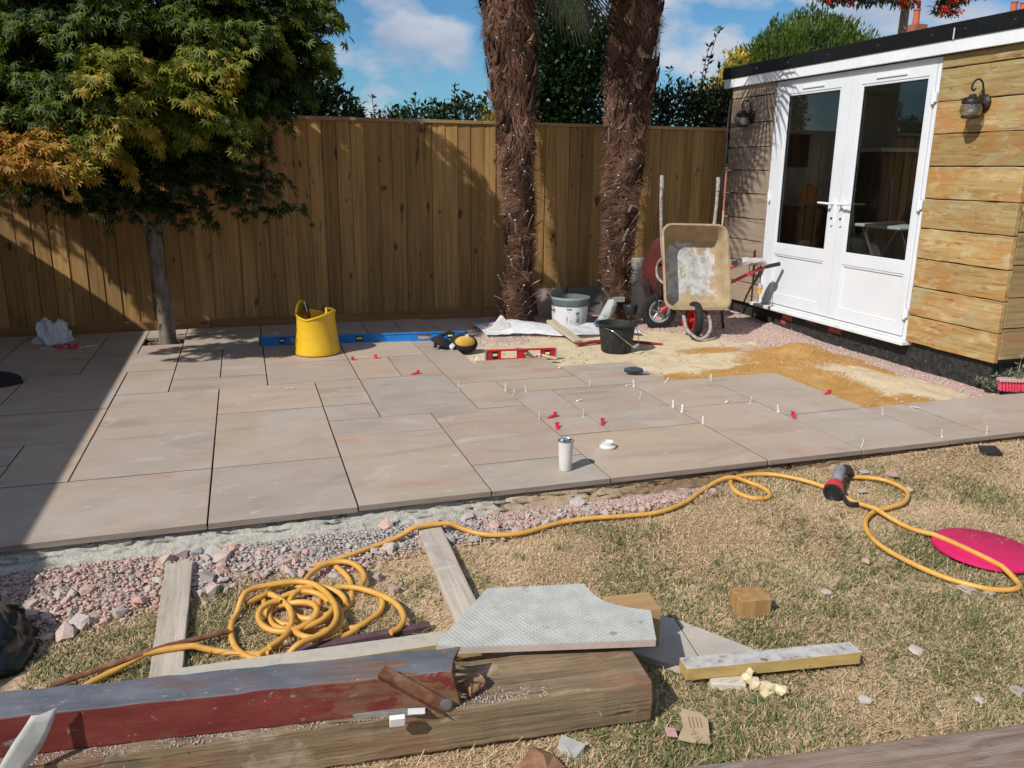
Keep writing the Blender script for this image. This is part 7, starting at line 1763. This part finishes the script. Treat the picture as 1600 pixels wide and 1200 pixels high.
for (a0, a1, z0, z1) in ((-121, -119.2, .165, .185), (-118.6, -117, .165, .178), (-116.5, -114.5, .165, .182), (-114, -112, .163, .178), (-111.5, -109.5, .165, .184), (-109, -107, .165, .178), (-106.4, -104.8, .165, .180),
                         (-118, -116, .142, .146), (-114, -111, .142, .146), (-121, -118.5, .06, .10), (-119.6, -118.9, .03, .06), (-108, -106.5, .045, .07),
                         (-91, -86, .12, .145), (-90, -88, .10, .118), (-84.5, -80.5, .115, .15), (-84, -80, .085, .105), (-91, -86, .05, .065), (-84.5, -80, .045, .08), (-91, -88, .07, .08), (-87.5, -86, .075, .095)):
    v_, f_ = on_tub(a0, a1, z0, z1, '', None); pr.add(v_, f_)
pr.build('print', plain('grey_print', (.10, .11, .12), .6), wt)
v_, f_ = on_tub(-128, -100, .008, .02, '', None); MB().add(v_, f_).build('pink_band', plain('pink_print', (.45, .2, .25), .6), wt)
MB().tube(spline([(2.812, 7.4, .19), (2.79, 7.38, .15), (2.80, 7.37, .11), (2.825, 7.37, .12)], 5), .005, 6).build('handle', M['dark_plastic'], wt, smooth=True)
# slabs leaning on the fence
def lean(name, label, x0, x1, ybot, ztop, mat, zb=-.06, th=.022, ytop=None):
    yt = FY - .032 if ytop is None else ytop
    a = Vector((x0, ybot, zb)); n_ = Vector((0, ztop - zb, -(yt - ybot))).normalized() * -1
    up = Vector((0, yt - ybot, ztop - zb))
    off = Vector((0, -up.z, up.y)).normalized() * th
    p = [a, Vector((x1, ybot, zb)), Vector((x1, ybot, zb)) + up, a + up]
    mb = MB(); mb.add(p + [q + off for q in p], [(0, 1, 2, 3), (7, 6, 5, 4), (0, 4, 5, 1), (1, 5, 6, 2), (2, 6, 7, 3), (3, 7, 4, 0)])
    return tag(mb.build('leaning_slab', mat, None, bevel=.0015), label, 'slab', 'slabs leaning against the fence')
M['ribbed2'] = ribbed_mat('slab_back_diagonal', 150, (.9, .9), (.42, .42, .38))
lean('s', 'tall pale slab with diagonal ribs leaning on the fence behind the right palm', 3.70, 4.10, 7.72, .53, M['ribbed2'])
lean('s', 'brown slab leaning on the fence behind the white tub', 2.80, 3.10, 7.76, .24, plain('brown_slab', (.36, .26, .195), .8))
lean('s', 'dark grey slab leaning on the fence between tub and right palm', 3.16, 3.62, 7.78, .24, plain('dark_slab', (.13, .125, .12), .8))
lean('s', 'pinkish slab standing behind the red wheelbarrow wheel', 4.02, 4.40, 7.66, .42, plain('pink_slab', (.40, .28, .22), .8))
# cement bag beside the right palm
cbg = MB(); lp = []
for k in range(9):
    t_ = k / 8; c = Vector((3.17 + .20 * t_, 7.08 + .13 * t_, -.02 + .22 * t_)); w = .06 * (1 - .35 * t_)
    lp.append([c + Vector((w * math.cos(a) * .9, .05 * math.sin(a), -.03 * math.cos(a) + .012 * math.sin(3 * a + k))) for a in [j / 12 * 6.283 for j in range(12)]])
cbg.loft(lp)
def bag_mat():
    t = NT('cement_bag'); z = t.xyz('pos')[2]
    c = t.mix(t.mask(z, .045, .06), (.05, .12, .16), (.38, .39, .38))
    c = t.mix(t.mask(t.noise((20, 20, 60), 3, .5), .6, .64), c, (.18, .2, .22))
    return t.pbr(c, .5, t.bump(t.noise(30, 5, .6), .4, .01))
tag(cbg.build('cement_bag', bag_mat(), None, smooth=True), 'white and teal cement bag leaning at the foot of the right palm', 'bag')
# black pot / light strapped low on the right palm
pt = MB().lathe([(.001, 0), (.055, 0), (.065, .01), (.075, .09), (.07, .1), (.001, .1)], 20, c=(3.56, 7.22, .06))
tag(pt.build('black_spotlight', M['dark_plastic'], None, smooth=True), 'black garden spotlight fixed low on the right palm trunk', 'light')
gl = MB().obox((3.45, 7.27, .205), (.13, .02, .05), Matrix.Rotation(R(-4), 3, 'Z'))
tag(gl.build('grey_plate', plain('grey_tag', (.25, .26, .24), .6), None, bevel=.003), 'grey plate fixed across the right palm trunk', 'plate')

# wheelbarrow standing on its nose, tray towards the camera
M['tray_mud'] = None
def tray_mat():
    t = NT('muddy_tray'); o = t.xyz('obj')
    n1 = t.noise(9, 6, .65, 'pos')
    mud = t.ramp(n1, [(.3, (.25, .18, .105)), (.55, (.36, .27, .165)), (.8, (.42, .33, .22))])
    zinc = t.ramp(t.noise(15, 8, .72, 'pos', .6), [(.3, (.18, .17, .18)), (.45, (.36, .35, .35)), (.6, (.50, .50, .47)), (.8, (.58, .58, .54))])
    at = t.attr('tint')
    c = t.mix(t.mask(t.math('ADD', at, t.math('MULTIPLY', t.noise(8, 7, .7, 'pos', 1.0), 1.8)), 1.30, 1.42), mud, zinc)
    return t.pbr(c, .8, t.bump(t.noise(40, 6, .7), .6, .006), 0, .3)
M['tray_mud'] = tray_mat()
M['frame_grey'] = surf('muddy_tube', [(.3, (.16, .13, .10)), (.55, (.34, .31, .27)), (.8, (.45, .43, .39))], 30, 6, .7, .4, .003)
M['tyre'] = plain('tyre_rubber', (.014, .014, .014), .8, var=.4, bump=.3)
wbar = thing('wheelbarrow', 'muddy wheelbarrow upended on its nose with its tray facing the camera', 'wheelbarrow', (3.93, 6.5, -.05))
# tray frame of reference: origin at bottom rim centre, u right, v up the tray, n towards the viewer
u_ = Vector((.615, -.035, .0)).normalized(); u_ = Vector((.985, -.17, -.02)).normalized()
v_ = Vector((.05, .34, .94)); v_ = (v_ - u_ * v_.dot(u_)).normalized()
n_ = u_.cross(v_)        # points to -Y (viewer)
org = Vector((3.845, 6.44, .235))
TP = lambda a, b, c: org + u_ * a + v_ * b + n_ * c
def ring(w, h, r, cx, cy, depth, k=6): return [TP(p[0], p[1], depth) for p in rrect(w, h, r, k, cx, cy)]
rimw, rimh = .60, .76
L_ = [ring(rimw + .03, rimh + .03, .10, 0, rimh / 2, .0), ring(rimw + .03, rimh + .03, .10, 0, rimh / 2, .012), ring(rimw, rimh, .09, 0, rimh / 2, .016), ring(rimw - .02, rimh - .02, .085, 0, rimh / 2, 0), ring(.55, .66, .075, .012, .37, -.10), ring(.49, .57, .06, .02, .385, -.185), ring(.45, .52, .05, .02, .39, -.20), ring(.30, .36, .05, .02, .39, -.204)]
mb = MB().loft(L_, False, True)
tint = []
for k, lp in enumerate(L_): tint += [(0, 0, 0, 0, .02, .28, .42, .62)[k]] * len(lp)
tv_ = list(tint); 
me_o = mb.build('tray', M['tray_mud'], wbar, smooth=True, solid=.006)
at = me_o.data.attributes.new('tint', 'FLOAT', 'POINT'); at.data.foreach_set('value', np.array(tint, dtype=np.float32))
# tube frame: handles, down behind the tray and a loop round the wheel
fl_ = [TP(-.27, 1.20, -.06), TP(-.265, .95, -.13), TP(-.22, .5, -.245), TP(-.13, .1, -.26), TP(-.10, -.1, -.20), TP(-.075, -.22, -.14), TP(0, -.30, -.10), TP(.075, -.22, -.14), TP(.10, -.1, -.20), TP(.13, .1, -.26), TP(.22, .5, -.245), TP(.265, .95, -.13), TP(.27, 1.22, -.06)]
fl_[4] = TP(-.12, -.05, -.06); fl_[5] = TP(-.105, -.2, .0); fl_[6] = TP(0, -.285, .03); fl_[7] = TP(.105, -.2, .0); fl_[8] = TP(.12, -.05, -.06)
MB().tube(spline(fl_, 7), .0155, 10).build('frame', M['frame_grey'], wbar, smooth=True)
for sx in (-1, 1):
    MB().tube([TP(sx * .27, 1.12, -.075), TP(sx * .27, 1.24 , -.052)], .019, 10).build('grip', M['frame_grey'], wbar, smooth=True)
    MB().tube(spline([TP(sx * .2, .55, -.25), TP(sx * .22, .5, -.42), TP(sx * .22, .38, -.43), TP(sx * .18, .25, -.26)], 6), .012, 8).build('leg', M['frame_grey'], wbar, smooth=True)
def wheel(parent, c, ax, r, w, rimmat, spokes=5):
    ax = Vector(ax).normalized(); m = ax.to_track_quat('Z', 'Y').to_matrix()
    wh = MB().lathe([(r * .62, -w * .4), (r * .8, -w * .5), (r * .95, -w * .38), (r, -w * .15), (r, w * .15), (r * .95, w * .38), (r * .8, w * .5), (r * .62, w * .4), (r * .62, -w * .4)], 36, c=c, m=m, cap0=False, cap1=False).build('wheel', M['tyre'], parent, smooth=True)
    MB().lathe([(r * .63, -w * .42), (r * .56, -w * .42), (r * .54, 0), (r * .56, w * .42), (r * .63, w * .42)], 36, c=c, m=m, cap0=False, cap1=False).build('rim', rimmat, wh, smooth=True)
    hub = MB().lathe([(.001, -w * .5), (r * .16, -w * .5), (r * .16, w * .5), (.001, w * .5)], 16, c=c, m=m)
    for k in range(spokes):
        a = k / spokes * 6.2832
        hub.tube([Vector(c) + m @ Vector((r * .12 * math.cos(a), r * .12 * math.sin(a), w * .1)), Vector(c) + m @ Vector((r * .58 * math.cos(a + .25), r * .58 * math.sin(a + .25), w * .15))], r * .07, 6)
    hub.build('hub', rimmat, wh, smooth=True)
    return wh
wc_ = TP(0, -.085, -.10)
wheel(wbar, wc_, u_, .165, .075, M['red_plastic'])
MB().tube([TP(-.12, -.085, -.1), TP(.12, -.085, -.1)], .009, 8).build('axle', M['chrome'], wbar)
MB().tube(spline([TP(-.115, -.06, -.08), TP(-.11, -.16, -.05), TP(-.06, -.24, .01)], 5), .011, 8).build('red_stay', M['red_plastic'], wbar, smooth=True)
# red wheelbarrow on its wheel behind
wb2 = thing('wheelbarrow', 'dark red wheelbarrow standing on its wheel behind the upended one', 'wheelbarrow', (4.2, 7.05, -.05))
M['tray_red'] = surf('dark_red_tray', [(.3, (.055, .014, .013)), (.55, (.10, .022, .02)), (.8, (.12, .055, .045))], (6, 6, 3), 6, .5, .2, .004, layers=[((4, 4, 4), .56, .7, (.085, .085, .09))])
# tray tipped up: rim plane steep, rounded underside towards the left
tv2 = Vector((.36, 0, .93)).normalized(); tn2 = Vector((.93, .0, -.36)).normalized(); tu2 = Vector((0, 1, 0))
def ring2(w, h, r, cy, dep): return [Vector((3.80, 7.20, .22)) + tu2 * p[0] + tv2 * (p[1] + cy) + tn2 * dep for p in rrect(w, h, r, 6)]
L2 = [ring2(.54, .66, .13, .33, .0), ring2(.52, .64, .13, .33, -.008), ring2(.47, .57, .13, .33, -.07), ring2(.44, .47, .12, .33, -.13), ring2(.32, .34, .10, .33, -.165), ring2(.2, .2, .08, .33, -.175)]
MB().loft(L2, False, True).build('tray', M['tray_red'], wb2, smooth=True, solid=.006)
MB().tube(L2[0], .011, 8, closed=True).build('tray_rim', M['dark_plastic'], wb2, smooth=True)
wheel(wb2, (3.78, 7.05, .115), (.12, 1, 0), .175, .075, plain('grey_rim', (.42, .44, .45), .45, metal=.3), 5)
for sy in (-1, 1):
    MB().tube(spline([(3.76, 7.05 + sy * .06, .115), (3.95, 7.05 + sy * .12, .26), (4.3, 7.02 + sy * .19, .36), (4.62, 6.97 + sy * .19, .50), (4.78, 6.93 + sy * .16, .555)], 6), .016, 8).build('handle', M['red_plastic'], wb2, smooth=True)
    MB().tube([(4.74, 6.94 + sy * .165, .545), (4.89, 6.90 + sy * .15, .575)], .0195, 10).build('grip', M['dark_plastic'], wb2, smooth=True)
    MB().tube([(4.3, 7.03 + sy * .2, .34), (4.36, 7.03 + sy * .22, -.04)], .013, 8).build('leg', M['dark_plastic'], wb2)
    MB().tube([(3.72, 7.05 + sy * .065, .13), (3.70, 7.05 + sy * .1, .42)], .013, 8).build('front_stay', M['dark_plastic'], wb2)
# towel and cable over the red handles
tw_ = MB(); lp = []
for k in range(10):
    t_ = k / 9; c = Vector((4.42 + .3 * t_, 6.79 - .02 * t_, .585 + .02 * math.sin(t_ * 3)))
    lp.append([c + Vector((0, .06 * math.cos(a), .03 * math.sin(a) + (.012 * math.sin(4 * a + k)))) for a in [j / 12 * 6.283 for j in range(12)]])
tw_.loft(lp); tag(tw_.build('folded_cloth', plain('pinkish_cloth', (.5, .42, .41), .9, var=.15), None, smooth=True), 'pinkish white cloth draped over the red barrow handle', 'cloth')
cbl = thing('power_cable', 'black cable looped on the red barrow handle with a yellow plug', 'cable', (4.68, 6.8, .5))
lp = []
for k in range(60):
    a = k / 60 * 6.283 * 3
    lp.append((4.62 + .045 * math.cos(a) + .001 * k, 6.765 + .03 * math.sin(a * .5), .53 + .07 * math.sin(a) - .0003 * k))
lp += [(4.70, 6.76, .47), (4.695, 6.755, .42), (4.69, 6.75, .39)]
MB().tube(spline(lp, 3), .004, 6).build('lead', M['dark_plastic'], cbl, smooth=True)
MB().tube([(4.69, 6.75, .395), (4.69, 6.75, .35)], [.016, .02], 10).build('plug', plain('plug_grey', (.4, .4, .37), .5), cbl, smooth=True)
MB().tube([(4.69, 6.75, .349), (4.69, 6.75, .295)], [.02, .02], 10).build('plug_sleeve', plain('plug_yellow', (.6, .33, .02), .5), cbl, smooth=True)

# broom head and plant at the right edge
br_ = thing('broom_head', 'red bristled broom head lying at the right edge by the shed corner', 'broom', (5.0, 4.16, -.02))
bx0, bx1 = 4.90, 5.22
mB = Matrix.Translation((4.905, 4.185, -.02)) @ Matrix.Rotation(R(-22), 4, 'Z')
MB().box(0, .32, -.012, .05, .062, .085).xf(mB).build('stock', plain('broom_stock', (.5, .3, .28), .6), br_, bevel=.004)
bz = MB()
for k in range(16):
    for j in range(4):
        x_ = .01 + .3 * k / 15; y_ = -.004 + .014 * j
        tip = (x_ + random.uniform(-.006, .006), y_ - .028 + random.uniform(-.006, .006), .003)
        bz.tube([(x_, y_, .063), ((x_ + tip[0]) / 2, (y_ + tip[1]) / 2, .035), tip], [.0035, .0055, .0075], 5)
bz.xf(mB); bz.build('bristles', plain('red_bristle', (.50, .035, .07), .7, var=.25), br_)
M['silver_leaf'] = leaf_mat('silver_leaf', [(0, (.10, .12, .075)), (.5, (.19, .21, .14)), (1, (.29, .30, .22))], .2, .7)
def herb(label, cx, cy, n_st, sprd, hmax, z0, seed):
    t = thing('lavender_plant', label, 'plant', (cx, cy, z0))
    r_ = random.Random(seed); st = MB(); Vs, Ts, As = [], [], []; off = 0
    for k in range(n_st):
        az = r_.uniform(0, 6.283); sp2 = sprd * r_.random() ** .6; h = hmax * r_.uniform(.5, 1)
        e = Vector((cx + sp2 * math.cos(az), cy + sp2 * math.sin(az), z0 + h * (1 - .4 * sp2 / sprd)))
        pts = spline([(cx + .04 * math.cos(az), cy + .04 * math.sin(az), z0), (cx + sp2 * .5 * math.cos(az), cy + sp2 * .5 * math.sin(az), z0 + h * .6), e], 5)
        st.tube(pts, .0022, 4)
        nl = 26; A_ = np.array([tuple(p) for p in pts]); q = RNG.uniform(.15, 1, nl) * (len(A_) - 1.001); i0 = q.astype(int); f_ = (q - i0)[:, None]
        Pp = A_[i0] * (1 - f_) + A_[i0 + 1] * f_
        D_ = RNG.normal(0, .7, (nl, 3)) + np.array([math.cos(az) * .4, math.sin(az) * .4, .6]); D_ /= np.linalg.norm(D_, axis=1)[:, None]
        Ll = RNG.uniform(.02, .042, nl); v2, t2 = diamond_leaves(Pp, D_, Ll, Ll * .13)
        Vs.append(v2); Ts.append(t2 + off); off += len(v2); As.append(np.repeat(RNG.random(nl), 4))
    fast('foliage', np.concatenate(Vs), np.concatenate(Ts), M['silver_leaf'], t, np.concatenate(As)); st.build('stems', M['bark'], t)
herb('grey-green bushy plant at the near corner of the garden room', 5.22, 4.28, 90, .26, .22, -.06, 1)
herb('small grey-green plant spilling past the red broom head', 5.0, 4.30, 34, .12, .10, -.06, 2)
tall = thing('dry_stalks', 'tall thin dry stalks standing against the end wall boards', 'plant', (5.3, 4.2, -.05))
st = MB()
for k in range(9):
    x_ = 5.12 + .05 * k; st.tube(spline([(x_, 4.24, -.05), (x_ + random.uniform(-.03, .03), 4.22, .2), (x_ + random.uniform(-.07, .07), 4.18, random.uniform(.32, .5))], 5), .0022, 4)
    for j in range(3): st.rock((x_ + random.uniform(-.05, .05), 4.2, random.uniform(.2, .42)), (.008, .008, .008))
st.build('stems', plain('dry_stalk', (.30, .28, .18), .8), tall)
